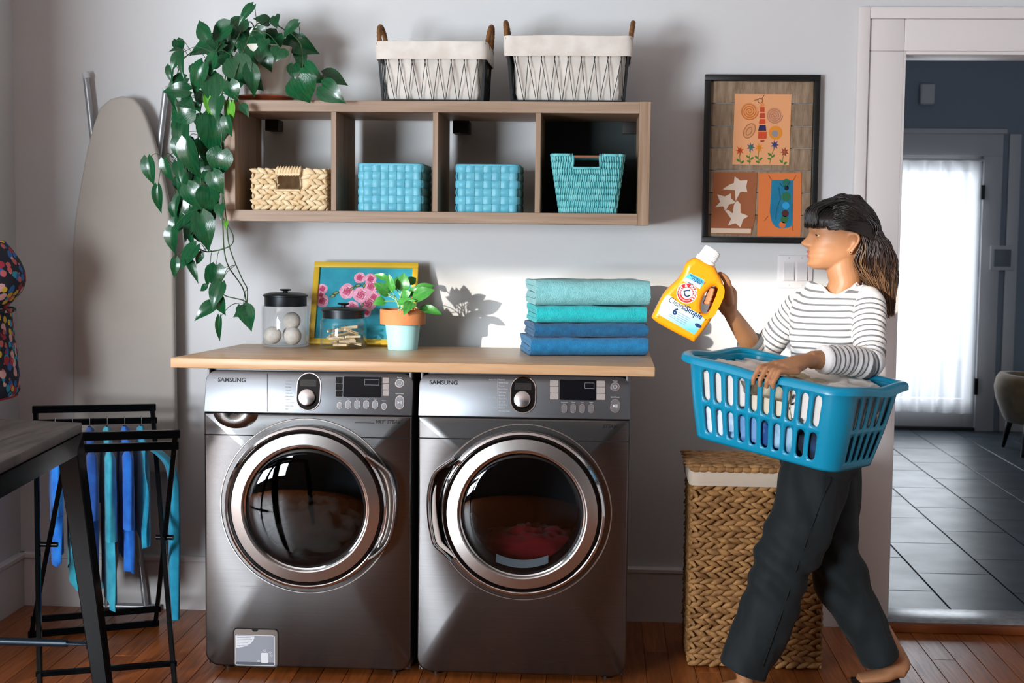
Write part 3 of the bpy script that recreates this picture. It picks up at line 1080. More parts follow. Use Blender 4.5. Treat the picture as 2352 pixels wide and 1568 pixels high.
def machine(xc, kind, label, cu, cv):
    x0, x1 = xc - MW / 2, xc + MW / 2
    o = thing('washing_machine' if kind == 'w' else 'tumble_dryer', label, 'washing machine' if kind == 'w' else 'dryer', (xc, -0.45, 0))
    zc = Y_(cu, cv, MYF).z
    ztop_f = 0.868
    zseam = Y_(cu, 1002 if kind == 'w' else 1010, MYF).z
    # cabinet shell
    cb = MB()
    cb.box(x0 + 0.004, x1 - 0.004, MYF + 0.03, MYB, 0.02, MTOP - 0.001)
    cb2 = MB()
    t = 0.01
    cb2.box(x0 + .004, x0 + .004 + t, MYF + .03, MYB, .02, MTOP - .001).box(x1 - .004 - t, x1 - .004, MYF + .03, MYB, .02, MTOP - .001)
    cb2.box(x0 + .004, x1 - .004, MYF + .06, MYB, MTOP - .011, MTOP - .001).box(x0 + .004, x1 - .004, MYB - t, MYB, .02, MTOP - .001).box(x0 + .004, x1 - .004, MYF + .03, MYB, .02, .03)
    cb2.build('cabinet', side_m, o, bevel=0.003)
    for sx in (x0 + 0.06, x1 - 0.06):
        for yy in (MYF + 0.08, MYB - 0.06):
            MB().lathe([(0.022, 0), (0.022, 0.012), (0.014, 0.014), (0.014, 0.021)], 14, Matrix.Translation((sx, yy, 0)), True, True).build('foot', black_m, o)
    # front panel: rounded rectangle with the round door opening
    n = 96
    rad = 0.262
    zb, zt = 0.022, ztop_f
    rc = 0.045

    def edge(a):
        dx, dz = cos(a), sin(a)
        cand = []
        if dx > 0: cand.append((x1 - xc) / dx)
        if dx < 0: cand.append((x0 - xc) / dx)
        if dz > 0: cand.append((zt - zc) / dz)
        if dz < 0: cand.append((zb - zc) / dz)
        s = min(cand)
        px_, pz = xc + dx * s, zc + dz * s
        for cxx in (x0 + rc, x1 - rc):
            czz = zb + rc
            if pz < czz and (px_ - cxx) * (1 if cxx > xc else -1) > 0:
                # intersect with corner circle
                ox, oz = xc - cxx, zc - czz
                bq = ox * dx + oz * dz
                cq = ox * ox + oz * oz - rc * rc
                s2 = -bq + sqrt(max(bq * bq - cq, 0))
                return xc + dx * s2, zc + dz * s2
        return px_, pz
    angs = sorted({2 * pi * k / n for k in range(n)} | {atan2(pz - zc, px_ - xc) % (2 * pi) for px_, pz in
                  [(x0, zt), (x1, zt), (x0, zb + rc), (x1, zb + rc), (x0 + rc, zb), (x1 - rc, zb)] + [(cxx + sg * rc * cos(radians(q)), zb + rc - rc * sin(radians(q))) for cxx, sg in ((x0 + rc, -1), (x1 - rc, 1)) for q in (15, 30, 45, 60, 75)]})
    m_ = len(angs)
    vs, fs = [], []
    b = 0.008
    for lay in range(5):
        for a in angs:
            ex, ez = edge(a)
            if lay == 0:
                p = Vector((xc + rad * cos(a), MYF, zc + rad * sin(a)))
            else:
                rr = sqrt((ex - xc) ** 2 + (ez - zc) ** 2)
                inset, yy = [(0, 0), (b, 0), (b * .3, b * .3), (0, b), (0, 0.034)][lay]
                rr -= inset
                p = Vector((xc + rr * cos(a), MYF + yy, zc + rr * sin(a)))
            vs.append(p)
    for lay in range(4):
        for k in range(m_):
            l = (k + 1) % m_
            fs.append((lay * m_ + k, lay * m_ + l, (lay + 1) * m_ + l, (lay + 1) * m_ + k))
    MB().add(vs, fs).build('front_panel', steel_m, o, smooth=50)
    # seam between fascia and lower panel
    for sx0, sx1 in ((x0 + 0.001, xc - sqrt(max(0.288 ** 2 - (zseam - zc) ** 2, 0)) + 0.004), (xc + sqrt(max(0.288 ** 2 - (zseam - zc) ** 2, 0)) - 0.004, x1 - 0.001)):
        MB().box(sx0, sx1, MYF - 0.0006, MYF + 0.004, zseam - 0.0018, zseam + 0.0018).build('seam', dark_m, o)
    # slanted control panel
    yt = MYF + 0.036
    tp = MTOP - 0.006
    N_ = Vector((0, -(tp - ztop_f), -(yt - MYF))).normalized() * -1
    N_ = Vector((0, -(tp - ztop_f), (yt - MYF))).normalized()
    pp0 = Vector((xc, MYF - 0.003, ztop_f))

    def cp(u, v, off=0.0):
        return PL(u, v, pp0 + N_ * off, N_)
    upv = (Vector((0, yt, tp)) - Vector((0, MYF, ztop_f))).normalized()
    exv = Vector((1, 0, 0))
    H = (tp - ztop_f) / upv.z
    pan = MB()
    poly = [(-MW / 2, 0.003), (MW / 2, 0.003)] + [(MW / 2 - 0.035 + 0.035 * cos(radians(a)), H - 0.035 + 0.035 * sin(radians(a))) for a in range(0, 91, 15)] + [(-MW / 2 + 0.035 + 0.035 * cos(radians(a)), H - 0.035 + 0.035 * sin(radians(a))) for a in range(90, 181, 15)]
    pan.prism(poly, lambda a, b_, d: pp0 + exv * a + upv * b_ - N_ * d, 0.05, 0.0)
    pan.build('control_panel', steel2_m, o, bevel=0.003)
    M0 = lambda p: frame_M(p, exv, upv)

    def on_panel(name, u0, u1, v0, v1, m, r=0.25, th=0.002, par=None, off=0.0):
        a, b2 = cp(u0, v1), cp(u1, v0)
        w_, h_ = (b2 - a).dot(exv), (b2 - a).dot(upv)
        rr = min(w_, h_) * r
        mb = MB()
        mb.prism(rrect(0, w_, 0, h_, max(rr, 1e-4), 5), lambda q, s, d: a + exv * q + upv * s + N_ * d, -0.001, th + off)
        return mb.build(name, m, par or o, bevel=min(th * 0.3, 0.0006), segs=1)
    du = 0 if kind == 'w' else 487
    dv = 0 if kind == 'w' else 8
    text('lettering', 'SAMSUNG', 0.0195, M0(cp(500 + (0 if kind == 'w' else 486), 876 + (0 if kind == 'w' else 6), 0.0005)), inkm, o, sx=1.04, bold=0.0003)
    # dial housing and dial
    if kind == 'w':
        hsg = (681, 737, 858, 941)
        kn = (706, 913)
    else:
        hsg = (1173, 1230, 866, 947)
        kn = (1200, 918)
    on_panel('dial_bezel', hsg[0] - 2.5, hsg[1] + 2.5, hsg[2] - 2.5, hsg[3] + 2.5, chrome_m, 0.5, 0.004)
    hs = on_panel('dial_housing', *hsg, gloss_m, 0.5, 0.006)
    on_panel('dial_window', (hsg[0] + 9), (hsg[1] - 9), hsg[2] + 14, hsg[2] + 30, mat('dial_window', '#2a2a2a', 0.15), 0.1, 0.0066)
    kp = cp(kn[0], kn[1], 0.005)
    Mk = M0(kp)
    k_ = MB().lathe([(0.0255, 0), (0.0275, 0.003), (0.0275, 0.014), (0.026, 0.017)], 40, Mk, False, False).build('dial', chrome_m, o)
    MB().lathe([(0.0005, 0.0185), (0.0235, 0.0182), (0.026, 0.017)], 40, Mk, True).build('dial_face', knob_m, k_)
    # display
    if kind == 'w':
        dsp = (788, 877, 866, 911)
        keys = [(771, 787, 866 + 15.3 * q, 866 + 15.3 * q + 14, gloss_m) for q in range(3)] + [(879, 894, 867 + 14.5 * q, 867 + 14.5 * q + 13, mat('key_grey', '#aaa39e', 0.5)) for q in range(3)]
    else:
        dsp = (1285, 1369, 873, 918)
        kg = mat('key_grey', '#aaa39e', 0.5)
        keys = [(1263, 1283, 873 + 15 * q, 873 + 15 * q + 14, kg) for q in range(3)] + [(1370, 1390, 874 + 15 * q, 874 + 15 * q + 14, kg) for q in range(3)]
    on_panel('display', *dsp, disp_m, 0.05, 0.0025)
    for q in keys:
        kk = on_panel('key', *q, 0.12, 0.002)
    # outline on the display
    bx_ = (837, 871, 871, 884) if kind == 'w' else (1343, 1365, 879, 892)
    fr = MB()
    a, b2 = cp(bx_[0], bx_[3], 0.0028), cp(bx_[1], bx_[2], 0.0028)
    w_, h_ = (b2 - a).dot(exv), (b2 - a).dot(upv)
    for (q0, q1, s0, s1) in ((0, w_, 0, .001), (0, w_, h_ - .001, h_), (0, .001, 0, h_), (w_ - .001, w_, 0, h_)):
        fr.prism([(q0, s0), (q1, s0), (q1, s1), (q0, s1)], lambda q, s, d: a + exv * q + upv * s + N_ * d, 0, 0.0004)
    fr.build('display_outline', print2_m, o, smooth=0)
    # oval buttons
    btn_m = mat('silver_button', '#8d9296', 0.3, metal=0.8)
    if kind == 'w':
        bl = [(773, 787, 923, 939)] + [(792.5 + 20.6 * q, 807.5 + 20.6 * q, 919, 939) for q in range(4)] + [(875, 889, 925, 941)]
        caps = [('Delay', 780, 921), ('Temp', 800, 917), ('Spin', 820, 917), ('Soil Level', 841, 917), ('Signal', 862, 917), ('Option', 882, 921)]
    else:
        bl = [(1289 + 20.6 * q, 1303 + 20.6 * q, 927, 949) for q in range(4)]
        caps = [('Dry Level', 1296, 925), ('Temp.', 1317, 925), ('Time', 1337, 925), ('Signal', 1358, 925)]
    for q in bl:
        on_panel('button_rim', q[0], q[1], q[2], q[3], chrome_m, 0.5, 0.002)
        on_panel('button', q[0] + 2, q[1] - 2, q[2] + 2, q[3] - 2, btn_m, 0.5, 0.004)
    for s, u, v in caps:
        text('lettering', s, 0.0052, M0(cp(u, v, 0.0004)), print_m, o, align='CENTER')
    pw = (918, 881) if kind == 'w' else (1413, 889)
    st = (918, 924) if kind == 'w' else (1413, 932)
    on_panel('button_rim', pw[0] - 11, pw[0] + 11, pw[1] - 11, pw[1] + 9, chrome_m, 0.5, 0.002)
    on_panel('button', pw[0] - 8.5, pw[0] + 8.5, pw[1] - 8.5, pw[1] + 6.5, btn_m, 0.5, 0.004)
    pc = cp(pw[0], pw[1] - 1, 0.0046)
    mbp = MB()
    mbp.tube([pc + (exv * sin(a) + upv * cos(a)) * 0.006 for a in [radians(35 + 290 * q / 14) for q in range(15)]], 0.0008, 5)
    mbp.tube([pc + upv * 0.002, pc + upv * 0.0075], 0.0008, 5)
    mbp.build('power_symbol', print_m, o)
    on_panel('button_rim', st[0] - 11, st[0] + 11, st[1] - 16, st[1] + 16, chrome_m, 0.5, 0.002)
    on_panel('button', st[0] - 8.5, st[0] + 8.5, st[1] - 13.5, st[1] + 13.5, btn_m, 0.5, 0.004)
    sc_ = cp(st[0], st[1], 0.0046)
    mb = MB()
    F = lambda q, s, d: sc_ + exv * q + upv * s + N_ * d
    mb.prism([(-.007, -.005), (0, 0), (-.007, .005)], F, 0, .0005).prism([(.001, -.005), (.003, -.005), (.003, .005), (.001, .005)], F, 0, .0005).prism([(.005, -.005), (.007, -.005), (.007, .005), (.005, .005)], F, 0, .0005)
    mb.build('start_symbol', print_m, o, smooth=0)
    text('lettering', 'Power', 0.0062, M0(cp(pw[0], pw[1] - 13, 0.0004)), print_m, o, align='CENTER')
    text('lettering', 'Start/Pause', 0.0062, M0(cp(st[0], st[1] - 19, 0.0004)), print_m, o, align='CENTER')
    # programme list
    names = ['Normal', 'Heavy Duty', 'Towels', 'Perm Press', 'Delicates', 'Bedding', 'Time Dry', 'Air Fluff', 'Quick Dry', 'Refresh', 'Wrinkle Care']
    if kind == 'w':
        names = ['Normal', 'Heavy Duty', 'Sanitize', 'Bedding', 'Towels', 'Delicates', 'Perm Press', 'Wool', 'Quick Wash', 'Rinse+Spin', 'Spin']
        pm = mat('pale_print', '#b6bcc2', 0.5)
        for q, s in enumerate(names):
            text('lettering', s, 0.0062, M0(cp(655, 868 + q * 7.2, 0.0004)), pm, o)
    else:
        for q, s in enumerate(names):
            text('lettering', s, 0.0066, M0(cp(1145, 873 + q * 7.2, 0.0004)), print_m, o)
        for s, u, v in (('Sensor Dry', 1141, 873), ('Manual Dry', 1141, 915.5), ('Steam', 1141, 936.5)):
            text('lettering', s, 0.0054, M0(cp(u, v, 0.0004)), print_m, o, align='RIGHT')
        mb = MB()
        for va, vb in ((869, 906), (911, 927), (932, 941)):
            mb.tube([cp(1143, va, .0005), cp(1142.5, vb, .0005)], 0.0004, 4)
        mb.build('guide_lines', print_m, o)
    # fascia lettering below the panel
    Mf = lambda u, v: frame_M(Y_(u, v, MYF - 0.0006), (1, 0, 0), (0, 0, 1))
    if kind == 'w':
        text('lettering', 'VRT', 0.0155, Mf(862, 972), inkm, o, shear=0.25, bold=0.0006)
        text('lettering', 'TM', 0.005, Mf(882, 966), inkm, o)
        text('lettering', 'STEAM', 0.0155, Mf(888, 972), inkm, o, shear=0.25, bold=0.0006)
        MB().box(Y_(815, 970, MYF).x, Y_(860, 970, MYF).x, MYF - 0.0006, MYF, Y_(815, 971, MYF).z, Y_(815, 969.5, MYF).z).build('fascia_line', inkm, o)
    else:
        text('lettering', 'STEAM', 0.0155, Mf(1384, 982), inkm, o, shear=0.25, bold=0.0006)
    # swoosh after STEAM
    su, sv = (921, 966) if kind == 'w' else (1417, 976)
    MB().tube([Y_(su, sv + 1, MYF - .001), Y_(su + 3, sv - 3, MYF - .001), Y_(su + 5, sv - 1, MYF - .001)], 0.0006, 4).build('swoosh', inkm, o)
    # detergent drawer of the washer
    if kind == 'w':
        mb = MB()
        for (ua, va, ub, vb) in ((614, 858, 614, 945),):
            mb.bar(cp(ua, va, .0003), cp(ub, vb, .0003), 0.0015, 0.0008, ref=N_)
        mb.build('drawer_seam', dark_m, o)
        a, b2 = Y_(491, 950, MYF).x, Y_(593, 950, MYF).x
        xm = (a + b2) / 2
        hw_ = (b2 - a) / 2
        zt_, dp = Y_(540, 948, MYF).z, Y_(540, 948, MYF).z - Y_(540, 983, MYF).z

        def scoop(u, v):
            aa = pi * u
            r = 1 - v
            return Vector((xm - hw_ * cos(aa) * r, MYF - 0.0012 + 0.0 * v, zt_ - dp * sin(aa) * r))
        mb = MB()
        mb.grid(lambda u, v: Vector((xm - hw_ * cos(pi * u) * (1 - v), MYF - 0.0010 + 0.024 * sin(pi / 2 * v) * 0, zt_ - dp * sin(pi * u) * (1 - v) - 0.0)), 25, 6)
        # a scooped finger pull, modelled as a shallow shell standing proud of the fascia
        pull = MB()
        pull.grid(lambda u, v: Vector((xm - hw_ * cos(pi * u) * (1 - 0.92 * v), MYF - 0.002 - 0.010 * sin(pi * v) ** 0.8, zt_ - dp * sin(pi * u) * (1 - 0.92 * v))), 25, 10)
        pull.build('drawer_pull', mat('pull_steel', '#6e6c69', 0.25, metal=1.0), o, smooth=180)
        # service hatch with sticker
        ha, hb_ = Y_(536, 1530, MYF), Y_(640, 1444, MYF)
        w_, h_ = hb_.x - ha.x, hb_.z - ha.z
        G = lambda q, s, d: Vector((ha.x + q, MYF - d, ha.z + s))
        hrim = MB().prism(rrect(0, w_, 0, h_, 0.012), G, -0.001, 0.0012).build('service_hatch_gap', dark_m, o)
        MB().prism(rrect(.003, w_ - .003, .003, h_ - .003, 0.011), G, 0, 0.0022).build('service_hatch', mat('hatch_steel', '#6a625c', 0.35, metal=0.8), o, bevel=0.0006, segs=1)
        MB().prism([(w_ * .40, h_ - .001), (w_ * .57, h_ - .001), (w_ * .53, h_ - .010), (w_ * .44, h_ - .010)], G, 0.002, 0.0030).build('hatch_catch', dark_m, o)
        stk = MB().prism(rrect(.008, w_ - .012, .006, h_ - .022, 0.006), G, 0.0022, 0.0027).build('sticker', mat('sticker_white', '#dde0e4', 0.4), o, smooth=0)
        skg = mat('sticker_grey', '#8f959e', 0.4)
        MB().prism(rrect(.010, w_ - .014, .018, h_ - .024, 0.004), G, 0.0027, 0.0030).build('sticker_field', skg, stk, smooth=0)
        MB().prism(rrect(.010, w_ - .014, .008, .018, 0.002), G, 0.0027, 0.0030).build('sticker_strip', mat('sticker_dark', '#4c525b', 0.4), stk, smooth=0)
        MB().prism([(.010, h_ - .026)] + [(.010 + .062 * cos(radians(a)), h_ - .026 + .040 * sin(radians(a)) - .0) for a in range(0, -91, -10)], G, 0.003, 0.0033).build('speech_bubble', mat('sticker_white', '#dde0e4', 0.4), stk, smooth=0)
        tl = MB()
        for q, L_ in enumerate((.045, .050, .040, .036, .040, .030)):
            zz = h_ - .032 - q * .0055
            tl.prism([(.014, zz), (.014 + L_, zz), (.014 + L_, zz + .0016), (.014, zz + .0016)], G, 0.0033, 0.0035)
        tl.build('sticker_print', skg, stk, smooth=0)
        wm = MB()
        wx, wz = w_ * .62, .016
        wm.prism(rrect(wx, wx + .024, wz, wz + .034, .003), G, .003, .0034)
        wm.build('sticker_washer', mat('sticker_white', '#dde0e4', 0.4), stk, smooth=0)
        wr = MB().tube([G(wx + .012 + .008 * cos(a), wz + .016 + .008 * sin(a), .0036) for a in [2 * pi * q / 20 for q in range(20)]], 0.0005, 4, closed=True)
        wr.tube([G(wx + .007, wz + .028, .0036), G(wx + .017, wz + .028, .0036)], .0005, 4)
        for q in ((.03, .036), (.034, .026), (-.008, .006), (.012, .042)):
            wr.tube([G(wx + q[0] + .004 * cos(a), wz + q[1] + .0025 * sin(a), .0036) for a in [2 * pi * r / 10 for r in range(10)]], 0.0006, 4, closed=True)
        wr.build('sticker_drawing', mat('sticker_white2', '#f0f2f4', 0.4), stk)
    # ---- round door
    Md = Matrix.Translation((xc, MYF, zc)) @ Myz       # local z -> -y
    MB().lathe([(0.285, -0.002), (0.287, 0.004), (0.2895, 0.004), (0.291, 0.0)], 96, Md).build('door_bezel', ring_m, o)
    MB().lathe([(0.287, 0.0008), (0.284, -0.006), (0.270, -0.010), (0.24, -0.014)], 96, Md).build('door_recess', gloss_m, o)
    dr = MB().lathe([(0.262, -0.012), (0.270, 0.002), (0.270, 0.024), (0.266, 0.034), (0.259, 0.038), (0.256, 0.036)], 96, Md).build('door_ring', chrome_m, o)
    MB().lathe([(0.256, 0.036), (0.252, 0.040), (0.246, 0.040)], 96, Md).build('door_ring_edge', gloss_m, dr)
    MB().lathe([(0.2475, 0.034), (0.244, 0.0375), (0.236, 0.0395), (0.210, 0.0455), (0.2065, 0.044), (0.205, 0.029)], 96, Md).build('door_face_ring', ring_m, dr, smooth=18)
    MB().lathe([(0.2065, 0.030), (0.203, 0.034), (0.1985, 0.032)], 96, Md).build('glass_trim', chrome_m, dr)
    gl = MB()
    outer = [(0.1999, 0.028)] + [(0.199 * cos(radians(a)), 0.030 + 0.020 * sin(radians(a))) for a in range(0, 91, 9)]
    outer[-1] = (0.0004, 0.050)
    inner = [(r, h - 0.005) for r, h in outer]
    gl.lathe(outer + inner[::-1], 96, Md)
    gl.build('door_glass', smoke_m, dr, smooth=60)
    # bowl, gasket and drum behind the glass
    MB().lathe([(0.204, 0.022), (0.196, 0.0), (0.186, -0.02), (0.178, -0.05)], 72, Md).build('inner_frame', mat('bowl_frame', '#3c4247', 0.2, metal=0.7), o)
    MB().lathe([(0.205, -0.03), (0.19, -0.055), (0.195, -0.075), (0.215, -0.08), (0.225, -0.10)], 72, Md).build('gasket', gasket_m, o, smooth=60)
    MB().lathe([(0.225, -0.10), (0.255, -0.12), (0.255, -0.48), (0.1, -0.50), (0.001, -0.50)], 72, Md).build('drum', drum_m, o, smooth=50)
    for q in range(3):
        a = radians(90 + q * 120)
        pts = [Vector((xc + 0.235 * cos(a), MYF + yy, zc + 0.235 * sin(a))) for yy in (0.13, 0.2, 0.35, 0.46)]
        MB().tube(pts, [0.02, 0.034, 0.034, 0.02], 8).build('drum_lifter', drum_m, o, smooth=60)
    # handle
    if kind == 'w':
        hp = [(842, 1046), (868, 1064), (893, 1086), (903, 1112), (907, 1140), (906, 1185), (899, 1222), (887, 1251), (866, 1272), (846, 1285)]
        sgn = 1
    else:
        hp = [(1044, 1052), (1020, 1068), (1000, 1085), (990, 1110), (985, 1142), (986, 1188), (991, 1222), (999, 1250), (1020, 1270), (1036, 1286)]
        sgn = -1
    path = cr([Y_(u, v, MYF - 0.048) for u, v in hp], 4)
    c0 = Vector((xc, MYF - 0.03, zc))
    nP = len(path)
    MB().tube(path, [0.0045 + 0.003 * sin(pi * i / (nP - 1)) for i in range(nP)], 8, flat=1.7, ref=(0, 1, 0)).build('door_handle', chrome_m, dr, smooth=60)
    cresc = MB()

    def cf(u, v):
        i = u * (nP - 1)
        q = path[min(int(round(i)), nP - 1)]
        dv_ = (q - c0)
        dv_.y = 0
        inn_ = c0 + dv_.normalized() * 0.255
        p = q.lerp(inn_, v)
        p.y = lerp(MYF - 0.040, MYF - 0.030, v) + 0.012 * sin(pi * v)
        return p
    cresc.grid(cf, nP, 7)
    cresc.build('handle_recess', gloss_m if kind == 'd' else mat('handle_grip', '#6f6a64', 0.25, metal=0.9), dr, smooth=180)
    if kind == 'd':
        path2 = [p.lerp(c0, 0.055) for p in path[nP // 3:]]
        MB().tube(path2, [0.002 + 0.008 * sin(pi * i / (len(path2) - 1)) for i in range(len(path2))], 8, flat=0.5, ref=(0, 1, 0)).build('handle_insert', mat('handle_beige', '#cfc9c2', 0.3), dr, smooth=180)
    return o, zc


MWX, MDX = -0.9089 + MW / 2, -0.2029 + MW / 2
washer, wzc = machine(MWX, 'w', 'steel front-loading washing machine with a service hatch sticker', 705, 1162)
dryer, dzc = machine(MDX, 'd', 'steel front-loading dryer with red laundry behind its glass', 1203, 1176)


def lump(c, r, seed, amp=0.35, fq=2.2, nu=40, nv=28, squash=None):
    c = Vector(c)
    rx, ry, rz = r

    def fn(u, v):
        th, a = pi * v, 2 * pi * u
        d = Vector((sin(th) * cos(a), sin(th) * sin(a), -cos(th)))
        k = 1 + amp * (1 - abs(noise.noise(d * fq + Vector((seed * 3.1, 0, 0)))) * 2.2) * 0.6 + amp * 0.5 * noise.noise(d * fq * 2.6 + Vector((0, seed * 1.7, 0)))
        p = Vector((d.x * rx * k, d.y * ry * k, d.z * rz * k))
        return c + p
    return MB().grid(fn, nu, nv, cu=True)


def in_drum(mb, xc, zc):
    """keep cloth inside the drum and off its lifters"""
    for i, p in enumerate(mb.v):
        for q in range(3):
            a = radians(90 + q * 120)
            c = Vector((xc + 0.235 * cos(a), 0, zc + 0.235 * sin(a)))
            d = Vector((p.x - c.x, 0, p.z - c.z))
            if d.length < 0.037:
                d = d.normalized() * 0.037
                p = Vector((c.x + d.x, p.y, c.z + d.z))
        r = Vector((p.x - xc, 0, p.z - zc))
        if r.length > 0.249:
            r = r.normalized() * 0.249
            p = Vector((xc + r.x, p.y, zc + r.z))
        p.y = max(MYF + 0.125, min(MYF + 0.46, p.y))
        mb.v[i] = p
    return mb


g = in_drum(lump((MDX + 0.02, MYF + 0.23, dzc - 0.165), (0.15, 0.10, 0.06), 3.0, 0.5), MDX, dzc).build('red_garment', mat('red_cloth', '#c0242c', 0.85, sheen=0.3), smooth=180)
tag(g, 'crumpled red garment at the bottom of the dryer drum', 'clothing')
g = MB().grid(lambda u, v: Vector((MDX + 0.0 + 0.085 * (2 * u - 1), MYF - 0.004 + 0.02 * v, dzc - 0.183 + 0.022 * v + 0.018 * (2 * u - 1) ** 2)), 15, 4).build('door_label', mat('label_grey', '#c8ccd0', 0.5), dryer, smooth=180)
g = in_drum(lump((MWX - 0.03, MYF + 0.25, wzc - 0.13), (0.16, 0.11, 0.10), 5.0, 0.5), MWX, wzc).build('grey_laundry', mat('grey_cloth', '#6d645c', 0.9), smooth=180)
tag(g, 'brown grey wet laundry tumbled inside the washing machine drum', 'clothing')
# ================================================================== THINGS ON THE COUNTERTOP
jar_m = thin_glass('clear_glass', (0.985, 0.99, 0.99))
lid_m = mat('dark_lid', '#22272b', 0.38, metal=0.6)
wool_m = mat('wool', '#ebe6de', 0.95, col2='#ded7cc', vs=60, bump=0.5, bs=260, sheen=0.5)


def glass_jar(u, yc, uw, vt_body, vb, v_lid0, v_lid1, v_knob, label):
    c = Y_(u, vb, yc)
    c.z = CZ
    r = abs(Y_(u + uw / 2, 750, yc).x - Y_(u, 750, yc).x)
    zl0, zl1, zk = Y_(u, v_lid1, yc - r).z, Y_(u, v_lid0, yc - r).z, Y_(u, v_knob, yc).z
    zb = Y_(u, vt_body, yc - r * .6).z
    o = thing('glass_jar', label, 'jar', c)
    M = Matrix.Translation((c.x, c.y, CZ + 0.0008))
    hb = zb - CZ
    hl = zl0 - CZ
    t = 0.0035
    prof = [(0.001, 0), (r * .88, 0), (r * .97, .004), (r, .012), (r, hb - .006), (r * .97, hb), (r * .86, hl + .002), (r * .86, hl + .012),
            (r * .86 - t, hl + .012), (r * .86 - t, hl), (r * .97 - t, hb - .003), (r - t, hb - .008), (r - t, .014), (r * .92 - t, .006), (0.001, .006)]
    MB().lathe(prof, 48, M).build('glass_body', jar_m, o, smooth=50)
    rl = r * .93
    l = MB().lathe([(r * .865, hl - .001), (rl * .96, hl - .001), (rl * .96, zl1 - CZ - .008), (rl * 1.03, zl1 - CZ - .006), (rl * 1.03, zl1 - CZ - .002), (rl * .93, zl1 - CZ + .002), (rl * .75, zl1 - CZ + .006), (.001, zl1 - CZ + .007)], 48, M).build('lid', lid_m, o, smooth=40)
    MB().lathe([(.009, zl1 - CZ + .005), (.008, zk - CZ - .008), (.020, zk - CZ - .005), (.022, zk - CZ - .002), (.019, zk - CZ), (.001, zk - CZ)], 24, M).build('lid_knob', lid_m, l, smooth=40)
    return o, c, r


j1, jc, jr = glass_jar(656, -0.243, 107, 703, 798, 679, 705, 664, 'tall clear glass jar with dark lid holding white wool balls')
br = 0.0322
rad_ = jr - .0065 - br
floor_b = [Vector((rad_ * cos(radians(a)), rad_ * sin(radians(a)), 0)) for a in (195, 315, 75)]
topb = Vector((.022, .004, 0))
topb.z = max(sqrt(max((2.02 * br) ** 2 - (topb - q).length ** 2, 0)) for q in floor_b)
for q, bpos in enumerate(floor_b + [topb]):
    cc = Vector((jc.x + bpos.x, jc.y + bpos.y, CZ + .0078 + br + bpos.z))
    mb = MB().grid(lambda a, b: cc + Vector((sin(pi * b) * cos(2 * pi * a), sin(pi * b) * sin(2 * pi * a), -cos(pi * b))) * br * (1 + .015 * noise.noise(Vector((a * 9, b * 9, q * 31.0)))), 28, 18, cu=True)
    tag(mb.build('wool_ball', wool_m, smooth=180), 'off-white felted wool dryer ball resting on top of the others in the tall jar' if q == 3 else 'off-white felted wool dryer ball on the floor of the tall glass jar', 'dryer ball', 'wool balls in the tall jar')

j2, jc2, jr2 = glass_jar(789, -0.290, 107, 738, 802, 713, 733, 696, 'short clear glass jar with dark lid holding wooden clothes pegs')
peg_m = mat('peg_wood', '#f0dfc0', 0.6, col2='#dcc196', vs=30, rand=0.12)
pg = MB()
PS_ = .83
pg.prism([(PS_ * a_, PS_ * b_) for a_, b_ in [(-.036, -.0045), (.036, -.0055), (.036, -.0010), (-.018, -.0008), (-.018, .0008), (.036, .0010), (.036, .0055), (-.036, .0045)]], lambda a, b, d: Vector((a, b, d)), -.0038, .0038)
peg0 = None
R2 = random.Random(5)
PH_ = Vector((.0305, .0048, .0040))        # half sizes of a peg


def obb_hit(A, Bq):
    ca, ra = A.translation, [A.col[k].to_3d() for k in range(3)]
    cb, rb2 = Bq.translation, [Bq.col[k].to_3d() for k in range(3)]
    t = cb - ca
    for ax in ra + rb2 + [p.cross(q) for p in ra for q in rb2]:
        if ax.length < 1e-6:
            continue
        ax = ax.normalized()
        if abs(t.dot(ax)) > sum(PH_[k] * (abs(ra[k].dot(ax)) + abs(rb2[k].dot(ax))) for k in range(3)):
            return False
    return True


pegM = []
for i in range(24):
    best = None
    for trial in range(22):
        yaw = R2.uniform(0, 2 * pi)
        el = R2.uniform(-.35, .35)
        an = R2.uniform(0, 2 * pi)
        rr = R2.uniform(0, max(jr2 - .0075 - PH_.x * cos(el) - .004, .003))
        Rm = Matrix.Rotation(yaw, 4, 'Z') @ Matrix.Rotation(el, 4, 'Y') @ Matrix.Rotation(R2.uniform(0, 6.28), 4, 'X')
        hz_ = sum(PH_[k] * abs(Rm.col[k].z) for k in range(3))
        z = CZ + .0075 + hz_
        base = Matrix.Translation((jc2.x + rr * cos(an), jc2.y + rr * sin(an), 0))
        # drop it: the lowest height from above that touches nothing
        zt_ = CZ + .15
        while zt_ > z and not any(obb_hit(Matrix.Translation((0, 0, zt_ - .0025)) @ base @ Rm, q) for q in pegM if abs(q.translation.z - zt_) < .034):
            zt_ -= .0025
        zt_ = max(zt_, z)
        if best is None or zt_ + hz_ < best[0]:
            best = (zt_ + hz_, Matrix.Translation((0, 0, zt_)) @ base @ Rm)
    M = best[1]
    pegM.append(M)
    if peg0 is None:
        peg0 = pg.build('clothes_peg', peg_m, local=True, bevel=.0008, segs=1)
        o = peg0
    else:
        o = peg0.copy()
        COL.objects.link(o)
    o.matrix_world = M
    WM[o] = M
    tag(o, 'wooden clothes peg heaped inside the short glass jar', 'clothes peg', 'clothes pegs in the short jar')

